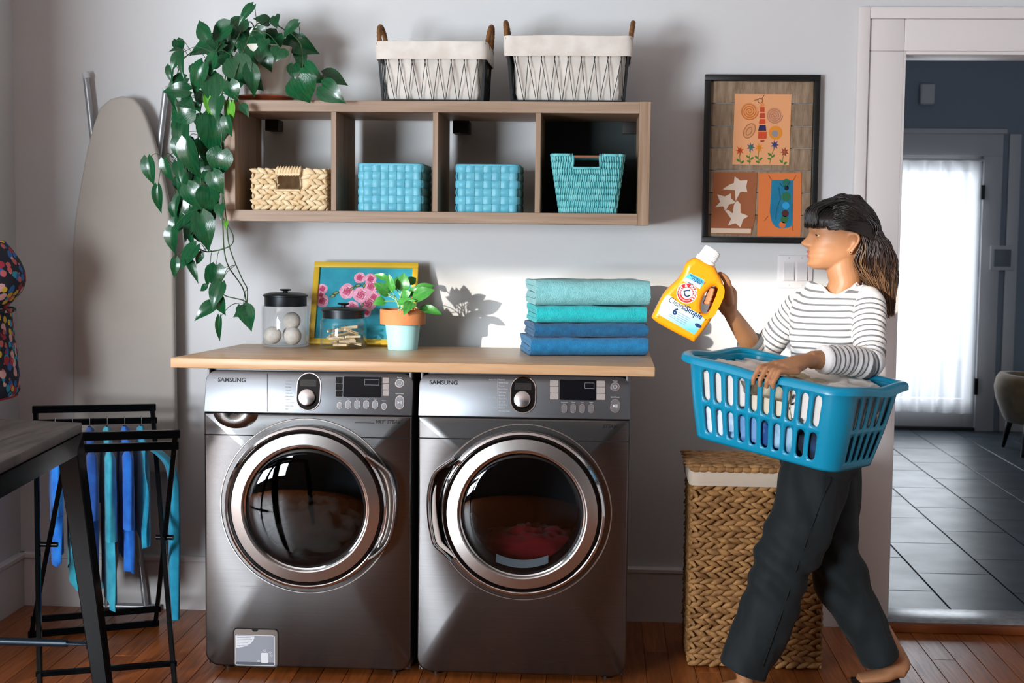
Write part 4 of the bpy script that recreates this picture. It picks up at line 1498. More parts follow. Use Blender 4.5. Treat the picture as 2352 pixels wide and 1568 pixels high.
# ---- leaning yellow frame with a flower painting
fb = Z_(708, 797, CZ)
fy = -0.196
ftl = Y_(710, 601, -0.075)
fbl = Y_(708, 796, fy)
fbr = Y_(951, 797, fy)
F0 = Vector((fbl.x, fy, CZ + 0.006))
fw_ = fbr.x - fbl.x
tilt_dir = (Vector((F0.x, -0.075, ftl.z)) - F0)
FH = tilt_dir.length
fup = tilt_dir.normalized()
fn_ = Vector((1, 0, 0)).cross(fup)          # faces the room
yel_m = mat('yellow_paint', '#d9b335', 0.4, bump=0.05, bs=120)
fr = thing('picture_frame', 'yellow framed flower painting leaning on the countertop behind the jars', 'picture frame', F0 + Vector((fw_ / 2, 0.02, -0.001)))
G = lambda a, b, d: F0 + Vector((1, 0, 0)) * a + fup * b + fn_ * d
bw = 0.021
for (a0, a1, b0_, b1_) in ((0, fw_, 0, bw), (0, fw_, FH - bw, FH), (0, bw, bw, FH - bw), (fw_ - bw, fw_, bw, FH - bw)):
    MB().prism([(a0, b0_), (a1, b0_), (a1, b1_), (a0, b1_)], G, -0.014, 0.006).build('frame_bar', yel_m, fr, bevel=.002)
MB().prism([(bw - .004, bw - .004), (fw_ - bw + .004, bw - .004), (fw_ - bw + .004, FH - bw + .004), (bw - .004, FH - bw + .004)], G, -0.012, -0.004).build('canvas', mat('teal_canvas', '#2f9fb4', 0.6, col2='#2590a6', vs=15, bump=.1, bs=400), fr, smooth=0)


def px_on(u, v):
    p = PL(u, v, F0, fn_)
    d = p - F0
    return d.x, d.dot(fup)


pink_m, pink2_m, pink3_m = mat('paint_pink', '#efb3c8', .6, col2='#e08fae', vs=60), mat('paint_rose', '#c2416f', .6), mat('paint_blush', '#f3cfd6', .6)
pgreen_m, pgreen2_m = mat('paint_leaf', '#3c4a35', .6), mat('paint_leaf_light', '#8f9f62', .6)
R3 = random.Random(3)


def blob(cx, cy, r, m, d, name, seed, n=18, par=fr, sq=1.0):
    pl = [(cx + r * (1 + .18 * noise.noise(Vector((cos(2 * pi * k / n) * 1.6, sin(2 * pi * k / n) * 1.6, seed)))) * cos(2 * pi * k / n), cy + sq * r * (1 + .18 * noise.noise(Vector((cos(2 * pi * k / n) * 1.6, sin(2 * pi * k / n) * 1.6, seed)))) * sin(2 * pi * k / n)) for k in range(n)]
    return MB().prism(pl, G, -.004, d).build(name, m, par, smooth=0)


for i, (u, v, r) in enumerate(((797, 668, .024), (829, 676, .026), (852, 657, .022), (826, 637, .018), (851, 640, .018), (846, 695, .026), (809, 704, .020), (858, 681, .018), (842, 717, .014), (727, 662, .016), (731, 690, .020), (729, 676, .012))):
    cx, cy = px_on(u, v)
    r *= 1.22
    cx = max(cx, bw + r * .75)
    rs = blob(cx, cy, r, pink_m, -.0034 + .00003 * i, 'painted_rose', i * 1.3)
    blob(cx + r * .1, cy + r * .1, r * .55, pink3_m, -.0029 + .00003 * i, 'petal', i * 2.3 + 9, par=rs)
    pts = [G(cx + r * .12 * k * .09 * cos(k * .75), cy + r * .12 * k * .09 * sin(k * .75), -.0026) for k in range(1, 62, 2)]
    MB().tube(pts, .0014, 4, flat=.3, ref=tuple(fn_)).build('swirl', pink2_m, rs)
for i, (u, v, a, l) in enumerate(((771, 672, 200, .030), (764, 679, 190, .026), (808, 662, 40, .028), (822, 655, 10, .030), (836, 655, 80, .024), (781, 720, 100, .028), (832, 700, 70, .024), (868, 662, 20, .02), (728, 640, 90, .02))):
    cx, cy = px_on(u, v)
    ca, sa = cos(radians(a)), sin(radians(a))
    for (k, m, d) in ((1.0, pgreen_m, -.0028), (.62, pgreen2_m, -.0025)):
        pl = [(cx + (t * l * ca - s * w_ * sa) * k, cy + (t * l * sa + s * w_ * ca) * k) for t, s, w_ in [(-.5, 0, 0), (-.2, -1, l * .2), (.15, -1, l * .2), (.5, 0, 0), (.15, 1, l * .2), (-.2, 1, l * .2)]]
        MB().prism(pl, G, -.004, d + .00002 * i).build('painted_leaf', m, fr, smooth=0)

# ---- stack of folded towels
TA = radians(10.5)
tex, tey = Vector((cos(TA), sin(TA), 0)), Vector((-sin(TA), cos(TA), 0))
T0 = Vector((0.158, -0.478, CZ))
TLN = 0.395


def towel(z0, H, L0, L1, dep, m, label, seed, yoff=0.0):
    t = H / 4.25
    nseg = 10
    path = []
    back, front = dep, 0.0
    zo0, zo1, zi0, zi1 = t * .5, H - t * .5, t * 1.55, H - t * 1.55
    rO, rI = (zo1 - zo0) / 2, (zi1 - zi0) / 2
    path += [(back, zo0), (lerp(back, front, .5), zo0), (front + rO, zo0)]
    path += [(front + rO - rO * sin(a), (zo0 + zo1) / 2 - rO * cos(a)) for a in [pi * k / nseg for k in range(1, nseg)]]
    path += [(front + rO, zo1), (lerp(back, front, .5), zo1), (back - t, zo1)]
    path += [(back - t + t * .55 * sin(a), zo1 - t * .52 + t * .52 * cos(a)) for a in (pi * .25, pi * .5, pi * .75)]
    path += [(back - t, zi1), (lerp(back, front, .5), zi1), (front + rO + .002, zi1)]
    path += [(front + rO + .002 - rI * .9 * sin(a), (zi0 + zi1) / 2 + rI * cos(a)) for a in (pi * .3, pi * .5, pi * .7)]
    path += [(front + rO + .002, zi0), (lerp(back, front, .5), zi0), (back - .01, zi0)]
    n = len(path)
    P2 = [Vector((a, b)) for a, b in path]
    out, inn_ = [], []
    for i in range(n):
        d = (P2[min(i + 1, n - 1)] - P2[max(i - 1, 0)]).normalized()
        nn = Vector((-d.y, d.x))
        out.append(P2[i] - nn * t * .49)
        inn_.append(P2[i] + nn * t * .49)
    loop = out + inn_[::-1]
    NL, m_ = 46, len(loop)
    vs, fs = [], []
    for k in range(NL):
        s = k / (NL - 1)
        xx = lerp(L0, L1, s)
        e = min(s, 1 - s) * (L1 - L0)
        rnd = 1.0 - max(0, 1 - e / .012) ** 2 * .035
        for q in loop:
            w1 = noise.noise(Vector((xx * 9 + seed, q.x * 9, q.y * 16))) * .0042 + noise.noise(Vector((xx * 38, q.x * 40, q.y * 40 + seed))) * .0016
            zz = (q.y - H / 2) * rnd + H / 2
            sag = .003 * noise.noise(Vector((xx * 6, seed, 0))) * (q.y / H)
            endv = .007 * noise.noise(Vector((q.x * 18, q.y * 45, seed))) * (1 - smooth(e / .04))
            vs.append(T0 + tex * (xx + endv) + tey * (q.x + yoff + w1 * .8) + Vector((0, 0, z0 + max(zz + w1 * (q.y / H) + sag, .0004))))
    for k in range(NL - 1):
        for i in range(m_):
            l = (i + 1) % m_
            fs.append((k * m_ + i, k * m_ + l, (k + 1) * m_ + l, (k + 1) * m_ + i))
    for base in (0, (NL - 1) * m_):
        for i in range(n - 1):
            a, b, c_, d_ = base + i, base + i + 1, base + m_ - 2 - i, base + m_ - 1 - i
            fs.append((a, b, c_, d_))
    o = MB().add(vs, fs).build('folded_towel', m, smooth=70)
    return tag(o, label, 'towel', 'folded towels on the countertop')


def terry(nm, c1, c2):
    return mat(nm, c1, 0.95, col2=c2, vs=55, sheen=0.1, bump=0.9, bs=330, ramp=(.3, .7))


zt = [Z_(1350, 817, CZ).z]
hs = [0.061, 0.047, 0.058, 0.086]
zz = 0.0005
towel(zz, hs[0], -.012, .397, .27, terry('terry_royal', '#085c8c', '#0f6c9e'), 'royal blue folded towel at the bottom of the towel stack', 1.0, -.004)
zz += hs[0] + .002
towel(zz, hs[1], 0.0, .396, .262, terry('terry_navy', '#06446a', '#0a5580'), 'dark blue folded towel second from the bottom of the towel stack', 2.3)
zz += hs[1] + .002
towel(zz, hs[2], 0.008, .392, .258, terry('terry_teal', '#0d98a2', '#17a6ae'), 'bright teal folded towel third from the bottom of the towel stack', 3.7, .003)
zz += hs[2] + .002
towel(zz, hs[3], .004, .402, .262, terry('terry_aqua', '#62a0a8', '#74aeb6'), 'pale aqua folded towel on top of the towel stack', 5.1, -.002)


# ---- leaves
def leaf_mesh(name, heart=True, nx=8, fold=.16, droop=.22, wav=0.0):
    vs, fs = [], []
    ny = 3
    for i in range(nx + 1):
        t = i / nx
        if heart:
            w_ = 0.5 * (sin(pi * min(t * 1.02 + .02, 1) ** .62)) ** .9 if t < 1 else 0
            x0 = t
        else:
            w_ = 0.5 * sin(pi * t ** .8) ** .85 if 0 < t < 1 else 0.0
            x0 = t
        for j in range(-ny, ny + 1):
            s = j / ny
            back = (-.13 * abs(s) ** 1.2 * (1 - t) ** 4) if heart else 0
            zc = fold * abs(s) * w_ * 2 * .5 - droop * t * t + .05 * sin(pi * t) + wav * sin(t * 9 + s * 2) * abs(s)
            vs.append(Vector((x0 + back, s * max(w_, .004), zc)))
    m_ = 2 * ny + 1
    for i in range(nx):
        for j in range(2 * ny):
            fs.append((i * m_ + j, (i + 1) * m_ + j, (i + 1) * m_ + j + 1, i * m_ + j + 1))
    return vs, fs


def leaf_mat(nm, c1, c2, rough=.28, back=None):
    return mat(nm, c1, rough, col2=c2, vs=3.0, stretch=(1, 6, 1), coat=.25, bump=.15, bs=5, bstretch=(2, 8, 1), rand=.15, sss=0.0)


def place_leaf(proto, parent, base, tip, width, nrm, cache={}):
    x = tip - base
    L = x.length
    x = x.normalized()
    n = Vector(nrm)
    n = (n - x * n.dot(x)).normalized()
    y = n.cross(x)
    M = Matrix(((x.x * L, y.x * width, n.x * L, base.x), (x.y * L, y.y * width, n.y * L, base.y), (x.z * L, y.z * width, n.z * L, base.z), (0, 0, 0, 1)))
    o = bpy.data.objects.new('leaf', proto)
    COL.objects.link(o)
    o.parent = parent
    o.matrix_local = WM[parent].inverted() @ M
    return o


def leaf_data(name, m, **kw):
    vs, fs = leaf_mesh(name, **kw)
    me = bpy.data.meshes.new(name)
    me.from_pydata([tuple(p) for p in vs], [], fs)
    me.materials.append(m)
    me.shade_smooth()
    return me


# ---- small potted plant
pc = Y_(925, 780, -0.30)
rp_top, rp_mid = Y_(977, 730, -.30).x - pc.x, Y_(965, 750, -.30).x - pc.x
zr0, zr1 = Y_(925, 748, -.30 - rp_top).z, Y_(925, 713, -.30 - rp_top).z
rb = Y_(960, 800, -.30).x - pc.x - .002
pp = thing('potted_plant', 'small leafy plant in a terracotta pot dipped in pale blue paint', 'plant', (pc.x, -.30, CZ))
Mp = Matrix.Translation((pc.x, -.30, CZ + .0005))
terra_m = mat('terracotta', '#c98050', .8, col2='#bd7042', vs=12, bump=.1, bs=200)
pot = MB().lathe([(.001, 0), (rb, 0), (rp_mid, zr0 - CZ)], 48, Mp).build('pot', mat('pale_blue_paint', '#9fcfd3', .5, bump=.06, bs=90), pp, smooth=40)
MB().lathe([(rp_mid, zr0 - CZ), (rp_top, zr0 - CZ + .001), (rp_top * 1.01, zr1 - CZ - .003), (rp_top * .99, zr1 - CZ), (rp_top * .90, zr1 - CZ), (rp_top * .88, zr1 - CZ - .012)], 48, Mp).build('pot_rim', terra_m, pot, smooth=40)
MB().lathe([(rp_top * .885, zr1 - CZ - .010), (rp_top * .5, zr1 - CZ - .005), (.001, zr1 - CZ - .004)], 32, Mp).build('soil', mat('soil', '#3a2a1d', .95, bump=.8, bs=120), pp)
lf_a = leaf_data('broad_leaf', leaf_mat('leaf_fresh', '#2f7a33', '#4c9440'), heart=False, wav=.02)
lf_b = leaf_data('pale_leaf', MATS['leaf_fresh'], heart=False, wav=.02, fold=.08)
lf_c = leaf_data('folded_leaf', MATS['leaf_fresh'], heart=False, wav=.02, fold=.3)
stems = MB()
R4 = random.Random(11)
for (bu, bv, tu, tv, w_, kind, dy) in ((1625, 300, 1468, 236, 70, 'a', .01), (1665, 450, 1628, 255, 110, 'c', -.02), (1785, 440, 1795, 236, 150, 'a', .0), (1715, 420, 1712, 262, 70, 'c', .02),
                                      (1640, 480, 1490, 335, 140, 'b', -.03), (1850, 350, 1935, 275, 100, 'b', .03), (1890, 440, 2135, 350, 100, 'b', .02), (1895, 530, 2110, 400, 160, 'b', -.03),
                                      (1880, 490, 1960, 375, 100, 'c', -.01), (1600, 545, 1462, 560, 110, 'a', -.02), (1915, 560, 1800, 668, 120, 'c', -.06), (1735, 570, 1915, 530, 80, 'c', -.04),
                                      (1965, 630, 2225, 665, 100, 'a', -.02), (1780, 500, 1865, 440, 90, 'b', -.02), (1560, 470, 1530, 410, 60, 'c', .03), (1840, 420, 1830, 290, 90, 'a', .04)):
    bu, bv, tu, tv = 560 + bu / 4.9, 580 + bv / 4.9, 560 + tu / 4.9, 580 + tv / 4.9
    B_, T_ = Y_(bu, bv, -.30 + dy), Y_(tu, tv, -.30 + dy * 1.6 - .012)
    nrm = Vector((R4.uniform(-.5, .3), -1, R4.uniform(.1, .7)))
    place_leaf({'a': lf_a, 'b': lf_b, 'c': lf_c}[kind], pp, B_, T_, w_ / 4.9 / 655 * 1.15, nrm)
    root = Vector((pc.x + R4.uniform(-.02, .02), -.30 + R4.uniform(-.02, .02), zr1 - .006))
    mid = root.lerp(B_, .5) + Vector((0, 0, .015))
    stems.tube(cr([root, mid, B_ + (T_ - B_) * .12], 4), .0018, 5)
so_ = stems.build('stems', mat('stem_pale', '#9fbf80', .5), pp, smooth=180)
so_['kind'] = 'stuff'
# ================================================================== TRAILING PLANT ON THE SHELF
sau_c = Y_(606, 222, -0.26)
PX_ = sau_c.x
sc = thing('plant_saucer', 'reddish terracotta saucer under the trailing plant on the shelf', 'saucer', (PX_, -.26, SZT))
MB().lathe([(.001, 0), (.085, 0), (.104, .020), (.108, .022), (.108, .026), (.101, .026), (.084, .007), (.001, .007)], 48, Matrix.Translation((PX_, -.26, SZT + .001))).build('dish', mat('terracotta_saucer', '#8f4326', .6), sc, smooth=40)
PZ = SZT + .0085
ptop = Y_(612, 108, -.26).z
po = thing('trailing_plant', 'trailing heart-leaved plant in a cream pot cascading off the shelf end', 'plant', (PX_, -.26, PZ))
Mq = Matrix.Translation((PX_ + .006, -.26, PZ))
hh = ptop - PZ
MB().lathe([(.001, 0), (.066, 0), (.072, .004), (.092, hh - .01), (.095, hh), (.089, hh), (.086, hh - .012)], 48, Mq).build('pot', mat('cream_glaze', '#d8d3c6', .35), po, smooth=40)
MB().lathe([(.087, hh - .016), (.04, hh - .010), (.001, hh - .009)], 32, Mq).build('soil', mat('soil', '#3a2a1d', .95, bump=.8, bs=120), po)
c1 = lambda u, v: (300 + u / 3.733, v / 3.733)
c2 = lambda u, v: (300 + u / 3.733, 380 + v / 3.733)
pd_m = leaf_mat('pothos_deep', '#0d4427', '#185a33', .22)
pm_m = pl_m = pd_m
pk_m = leaf_mat('pothos_lime', '#4a9a2c', '#6fb43c', .3)
LD = {'d': leaf_data('pothos_leaf_deep', pd_m), 'm': leaf_data('pothos_leaf_mid', pm_m, droop=.3), 'l': leaf_data('pothos_leaf_light', pl_m, droop=.12, fold=.08), 'k': leaf_data('pothos_leaf_lime', pk_m),
      'n': leaf_data('pothos_leaf_narrow', pm_m, droop=.35, fold=.5)}
A = [(1050, 45, 930, 178, 66, 'm'), (1187, 195, 1075, 150, 95, 'd'), (1240, 138, 1240, 222, 90, 'd'), (1435, 195, 1300, 305, 85, 'd'), (1335, 325, 1578, 442, 150, 'd'), (658, 335, 578, 180, 105, 'd'),
     (852, 215, 688, 345, 140, 'd'), (965, 170, 870, 300, 140, 'd'), (395, 340, 432, 445, 85, 'd'), (432, 430, 343, 425, 45, 'd'), (420, 455, 348, 590, 75, 'd'), (440, 445, 432, 640, 60, 'd'), (335, 562, 342, 695, 62, 'd'),
     (475, 670, 315, 745, 100, 'd'), (505, 775, 288, 770, 110, 'm'), (330, 785, 392, 925, 55, 'd'), (795, 370, 505, 430, 170, 'd'), (805, 310, 660, 530, 160, 'd'), (1105, 375, 965, 560, 240, 'd'), (1265, 285, 1180, 440, 190, 'd'),
     (1290, 415, 1250, 505, 130, 'd'), (715, 465, 665, 645, 95, 'l'), (880, 505, 990, 700, 205, 'l'), (690, 640, 705, 868, 165, 'l'), (625, 540, 530, 795, 120, 'm'), (1020, 560, 1062, 795, 115, 'm'), (1095, 525, 1245, 770, 180, 'd'),
     (1435, 395, 1485, 590, 95, 'd'), (1400, 550, 1400, 665, 95, 'd'), (1490, 575, 1625, 695, 140, 'd'), (1430, 675, 1525, 860, 215, 'd'), (1648, 640, 1838, 700, 120, 'd'), (1722, 645, 1722, 722, 95, 'd'), (1640, 735, 1800, 858, 160, 'd'),
     (1080, 240, 1145, 340, 100, 'd'), (1160, 335, 1110, 425, 110, 'd'), (865, 875, 852, 1040, 95, 'k'), (650, 825, 692, 1000, 62, 'k'), (955, 900, 1002, 980, 62, 'd'), (520, 915, 352, 1020, 190, 'd'), (555, 875, 582, 965, 62, 'm'),
     (430, 865, 525, 895, 125, 'm'), (625, 800, 560, 885, 130, 'd'), (760, 825, 720, 1005, 130, 'd'), (700, 990, 700, 1290, 215, 'm'), (440, 1055, 420, 1305, 120, 'd'), (480, 1198, 545, 1518, 160, 'm'), (600, 1195, 625, 1315, 140, 'd'),
     (785, 1285, 735, 1495, 185, 'm'), (145, 1352, 178, 1566, 105, 'd'), (285, 1365, 345, 1550, 85, 'd'), (400, 1388, 422, 1555, 75, 'd'), (555, 1475, 700, 1568, 160, 'd'), (815, 1000, 850, 1155, 85, 'd'), (900, 230, 830, 330, 130, 'd'),
     (990, 260, 1040, 370, 120, 'd'), (870, 340, 780, 470, 150, 'd'), (560, 560, 590, 700, 110, 'd'), (850, 700, 900, 850, 120, 'd'), (930, 620, 880, 780, 130, 'd')]
B = [(232, 175, 243, 392, 80, 'd'), (490, 55, 415, 205, 130, 'd'), (485, 165, 585, 355, 140, 'm'), (650, 185, 672, 405, 160, 'm'), (700, 55, 775, 225, 130, 'd'), (600, 75, 625, 205, 160, 'd'), (412, 255, 368, 432, 70, 'd'),
     (550, 325, 365, 535, 145, 'd'), (770, 335, 760, 438, 85, 'd'), (600, 395, 445, 612, 150, 'd'), (600, 415, 662, 692, 160, 'm'), (700, 525, 650, 582, 52, 'd'), (355, 535, 350, 738, 110, 'm'), (565, 685, 428, 865, 130, 'l'), (612, 745, 560, 845, 55, 'm'),
     (490, 805, 572, 968, 62, 'm'), (385, 795, 375, 948, 66, 'm'), (520, 600, 530, 685, 60, 'd'), (735, 855, 715, 1030, 140, 'm'), (682, 870, 650, 1035, 52, 'd'), (655, 1035, 592, 1065, 55, 'm'), (772, 1005, 700, 1198, 115, 'd'),
     (735, 1095, 788, 1275, 100, 'm'), (725, 1185, 558, 1292, 100, 'm'), (1000, 1228, 905, 1282, 85, 'm'), (962, 1205, 1032, 1375, 125, 'm'), (762, 1295, 750, 1498, 48, 'm'), (822, 475, 815, 532, 32, 'k'), (640, 0, 560, 140, 150, 'd'), (740, 150, 690, 300, 120, 'd')]
# vines: paths in pixels with a depth (distance in front of the wall)
V = [[(612, 112, -.26), (560, 60, -.30), (500, 110, -.36), (470, 200, -.42), (455, 310, -.44), (462, 420, -.42), (480, 500, -.38), (470, 560, -.34)],
     [(600, 112, -.24), (575, 50, -.25), (540, 100, -.40), (515, 190, -.46), (500, 300, -.45), (510, 440, -.44), (512, 520, -.42), (520, 600, -.38), (557, 660, -.36), (567, 702, -.35)],
     [(618, 112, -.27), (590, 55, -.38), (525, 220, -.49), (505, 380, -.49), (516, 470, -.482), (520, 508, -.478), (528, 570, -.45), (556, 640, -.40), (568, 664, -.39), (567, 702, -.38)],
     [(625, 110, -.25), (600, 40, -.22), (640, 60, -.25), (690, 100, -.30), (700, 180, -.34), (755, 180, -.36)],
     [(610, 112, -.26), (540, 70, -.22), (440, 120, -.26), (410, 160, -.28), (402, 240, -.30), (410, 330, -.30), (380, 365, -.28)],
     [(512, 500, -.40), (535, 540, -.40), (528, 565, -.41), (480, 578, -.38), (455, 570, -.36)],
     [(567, 702, -.37), (560, 690, -.36), (520, 680, -.35), (508, 670, -.34)]]
vines = []
stem_m = mat('vine_stem', '#3d5a36', .5)
for q in V:
    pts = cr([Y_(u, v, y) for u, v, y in q], 6)
    vines.append(pts)
vmb = [MB().tube(pts, .0022, 6) for pts in vines]
R5 = random.Random(21)
allv = [(p, i) for i, pts in enumerate(vines) for p in pts]
nleaf = 0


def put(bu, bv, tu, tv, w_, kind, y):
    global nleaf
    if max(bu, tu) > 503 and max(bv, tv) > 222:
        y = min(y, -.50)
    B_ = Y_(bu, bv, y)
    T_ = Y_(tu, tv, y + R5.uniform(-.035, .015))
    T_ = B_ + (T_ - B_) * 1.12
    nrm = Vector((R5.uniform(-.45, .45), -1, R5.uniform(-.1, .75)))
    if kind == 'd' and R5.random() < .3:
        nrm = Vector((R5.uniform(-.8, .2), -1, R5.uniform(.3, .9)))
    sc_ = 1 / 3.733 / (FPX / (y - CAM.y))
    place_leaf(LD[kind], po, B_, T_, w_ * sc_ * 1.32, nrm)
    best = min(allv, key=lambda t: (t[0] - B_).length - .25 * max(t[0].z - B_.z, -.05))
    a = best[0]
    d = (B_ - a).length
    if d > .006:
        mid = a.lerp(B_, .55) + Vector((0, 0, min(.02, d * .25)))
        vmb[best[1]].tube(cr([a, mid, B_ + (T_ - B_) * .04], 4), .0012, 5, caps=False)
    nleaf += 1


for (bu, bv, tu, tv, w_, k) in A:
    (a, b), (c_, d_) = c1(bu, bv), c1(tu, tv)
    if b < 225 and a > 480:
        y = R5.uniform(-.42, -.2) if k == 'd' else -.45
    elif a > 505:
        y = -.49
    else:
        y = R5.uniform(-.46, -.26) if k == 'd' else -.47
    put(a, b, c_, d_, w_, k, y)
for (bu, bv, tu, tv, w_, k) in B:
    (a, b), (c_, d_) = c2(bu, bv), c2(tu, tv)
    y = R5.uniform(-.44, -.30) if k == 'd' else -.43
    if a > 500:
        y = min(y, -.49) if b < 520 else y
    put(a, b, c_, d_, w_, k, y)
# leaves deeper in the mass
for q in range(34):
    u, v = R5.uniform(405, 505), R5.uniform(210, 520)
    an = R5.uniform(60, 120)
    l = R5.uniform(30, 50)
    put(u, v, u + l * cos(radians(an)), v + l * sin(radians(an)), R5.uniform(90, 140), 'd', R5.uniform(-.34, -.2))
for q in range(16):
    u, v = R5.uniform(480, 640), R5.uniform(60, 190)
    an = R5.uniform(40, 140)
    l = R5.uniform(30, 50)
    put(u, v, u + l * cos(radians(an)), v + l * sin(radians(an)), R5.uniform(90, 140), 'd', R5.uniform(-.38, -.3) if u > 540 else R5.uniform(-.34, -.2))
for mb in vmb:
    o = mb.build('vine', stem_m, po, smooth=180)
# ================================================================== RIGHT OF THE SHELF: ART FRAME AND SWITCHES
a, b, c_ = Y_(1622, 171, -.02), Y_(1886, 170, -.02), Y_(1612, 557, -.02)
ax0, ax1, az1, az0 = Y_(1617, 300, -.02).x, Y_(1881, 300, -.02).x, a.z, c_.z
af = thing('art_frame', 'black framed collage of three children drawings on a burlap backing', 'picture frame', ((ax0 + ax1) / 2, 0, az0))
bwz = 0.022
fblk = mat('black_frame_wood', '#0b0c0c', .4)
for (x0, x1, z0, z1) in ((ax0, ax1, az0, az0 + bwz), (ax0, ax1, az1 - bwz, az1), (ax0, ax0 + bwz, az0 + bwz, az1 - bwz), (ax1 - bwz, ax1, az0 + bwz, az1 - bwz)):
    MB().box(x0, x1, -.032, 0, z0, z1).build('frame_bar', fblk, af, bevel=.002)
# backing of horizontal rough slats
bk_m = mat('burlap_slat', '#a08a72', .85, col2='#7c6650', vs=14, stretch=(5, 1, 1.2), bump=.5, bs=45, bstretch=(8, 1, 1), ramp=(.3, .7), rand=.08)
ns = 7
for i in range(ns):
    z0 = lerp(az0 + bwz, az1 - bwz, i / ns)
    z1 = lerp(az0 + bwz, az1 - bwz, (i + 1) / ns)
    MB().box(ax0 + bwz, ax1 - bwz, -.012, -.002, z0 + .0012, z1 - .0012).build('backing_slat', bk_m, af, bevel=.0015, segs=1)


def ap(u, v, y=-.014):
    return Y_(u, v, y)


def crop(u, v):
    return 1580 + u / 3.647, 150 + v / 3.647


def sheet(name, corners, m, y0=-.0145, y1=-.012, par=None):
    P = [ap(*crop(*q)) for q in corners]
    return MB().prism([(p.x, p.z) for p in P], lambda x, z, d: Vector((x, d, z)), y1, y0).build(name, m, par or af, smooth=0)


YA = -.0145


def dec(name, pts, m, par, lvl=1):
    P = [ap(*crop(*q)) for q in pts]
    d = YA - .00025 * lvl
    return MB().prism([(p.x, p.z) for p in P], lambda x, z, dd: Vector((x, dd, z)), YA + .0002, d).build(name, m, par, smooth=0)


def decline(name, pts, r, m, par, lvl=2, closed=False):
    P = [Y_(*crop(*q), YA - .00025 * lvl) for q in pts]
    return MB().tube(P, r, 5, flat=.35, ref=(0, 1, 0), closed=closed).build(name, m, par, smooth=60)


def circ(cx, cy, rx, ry=None, n=20, a0=0, a1=360, tilt=0):
    ry = ry or rx
    t = radians(tilt)
    out = []
    for k in range(n):
        a = radians(lerp(a0, a1, k / (n if a1 - a0 == 360 else n - 1)))
        x, y = rx * cos(a), ry * sin(a)
        out.append((cx + x * cos(t) - y * sin(t), cy + x * sin(t) + y * cos(t)))
    return out


pap = mat('peach_paper', '#e3a170', .8)
s1 = sheet('drawing_sheet', [(395, 240), (868, 243), (848, 836), (372, 830)], pap)
cm = lambda h: mat('crayon_' + h.strip('#'), h, .8)
for (cx, cy, r, c1_, c2_) in ((515, 385, 74, '#c9702c', '#b45a22'), (725, 420, 68, '#b5806c', '#a06a5c')):
    dec('wing', circ(cx, cy, r), cm('#d99562'), s1, 1)
    pts = [(cx + (r * (1 - k / 60)) * cos(k * .42), cy + (r * (1 - k / 60)) * sin(k * .42)) for k in range(56)]
    decline('wing_swirl', pts, .0022, cm(c1_), s1)
dec('wing', circ(515, 548, 72, 48, tilt=-60), cm('#d29468'), s1, 1)
decline('wing_swirl', circ(515, 548, 66, 42, tilt=-60), .0018, cm('#b07040'), s1, closed=True)
decline('wing_swirl', circ(512, 552, 36, 20, tilt=-60), .0018, cm('#b07040'), s1, closed=True)
dec('wing', circ(735, 565, 58), cm('#dd8a2c'), s1, 1)
dec('wing_spot', circ(730, 572, 28), cm('#8f8a8c'), s1, 2)
for (y0, y1, w0, w1, cc) in ((318, 345, 14, 18, '#e08a4a'), (350, 390, 18, 20, '#c2472a'), (400, 442, 20, 24, '#b8432c'), (450, 492, 24, 28, '#cc4a26'), (500, 548, 26, 34, '#2c2552'), (556, 615, 36, 36, '#cc4826'), (625, 642, 18, 14, '#9c2a20')):
    dec('body_band', [(625 - w0, y0), (625 + w0, y0), (622 + w1, y1), (622 - w1, y1)], cm(cc), s1, 2)
decline('head_outline', circ(606, 296, 20), .0012, cm('#6a4030'), s1, closed=True)
decline('feeler', [(620, 280), (632, 258), (640, 246)], .0012, cm('#6a4030'), s1)
decline('feeler', [(592, 284), (575, 290), (556, 292)], .0012, cm('#6a4030'), s1)
for (cx, cy, c_p, c_c, gx, gy) in ((435, 715, '#c2521f', '#a83c16', 440, 822), (527, 685, '#5a5a80', '#2f6a4a', 515, 828), (597, 690, '#dd8a22', '#d07a18', 590, 826), (728, 665, '#4a4a7c', '#3a3a6a', 685, 824), (810, 725, '#8a3a2a', '#a05030', 792, 812)):
    decline('flower_stem', [(cx, cy + 20), ((cx + gx) / 2 - 4, (cy + gy) / 2), (gx, gy)], .0012, cm('#5c7a3a'), s1, 1)
    n = 7
    star = []
    for k in range(2 * n):
        r = 44 if k % 2 == 0 else 20
        a = pi * k / n + cx
        star.append((cx + r * .85 * cos(a), cy + r * .95 * sin(a)))
    dec('flower', star, cm(c_p), s1, 2)
    dec('flower_heart', circ(cx, cy, 16), cm(c_c), s1, 3)
    for (ox, oy, t) in ((-18, 80, 40), (18, 95, -40), (-6, 118, 15)):
        if cy + oy < 832:
            dec('flower_leaf', circ(lerp(cx, gx, oy / 130) + ox, cy + oy, 18, 9, tilt=t), cm('#4c7a34'), s1, 2)
s2 = sheet('star_sheet', [(218, 895), (582, 895), (560, 1290), (528, 1424), (190, 1405)], mat('brown_card', '#9a5a36', .8))
sw = mat('star_paper', '#d9c6b4', .8)
for (cx, cy, pts) in ((0, 0, [(392, 930), (440, 965), (500, 962), (488, 1015), (498, 1062), (440, 1058), (400, 1135), (395, 1045), (292, 1038), (345, 1000), (385, 985)]),
                      (0, 0, [(245, 1080), (310, 1098), (360, 1072), (362, 1115), (405, 1150), (345, 1165), (318, 1215), (295, 1180), (228, 1188), (270, 1145)]),
                      (0, 0, [(412, 1130), (440, 1160), (440, 1235), (508, 1262), (462, 1290), (440, 1358), (400, 1322), (335, 1340), (362, 1285), (300, 1200), (345, 1215), (375, 1240), (385, 1170)])):
    dec('paper_star', pts, sw, s2, 2)
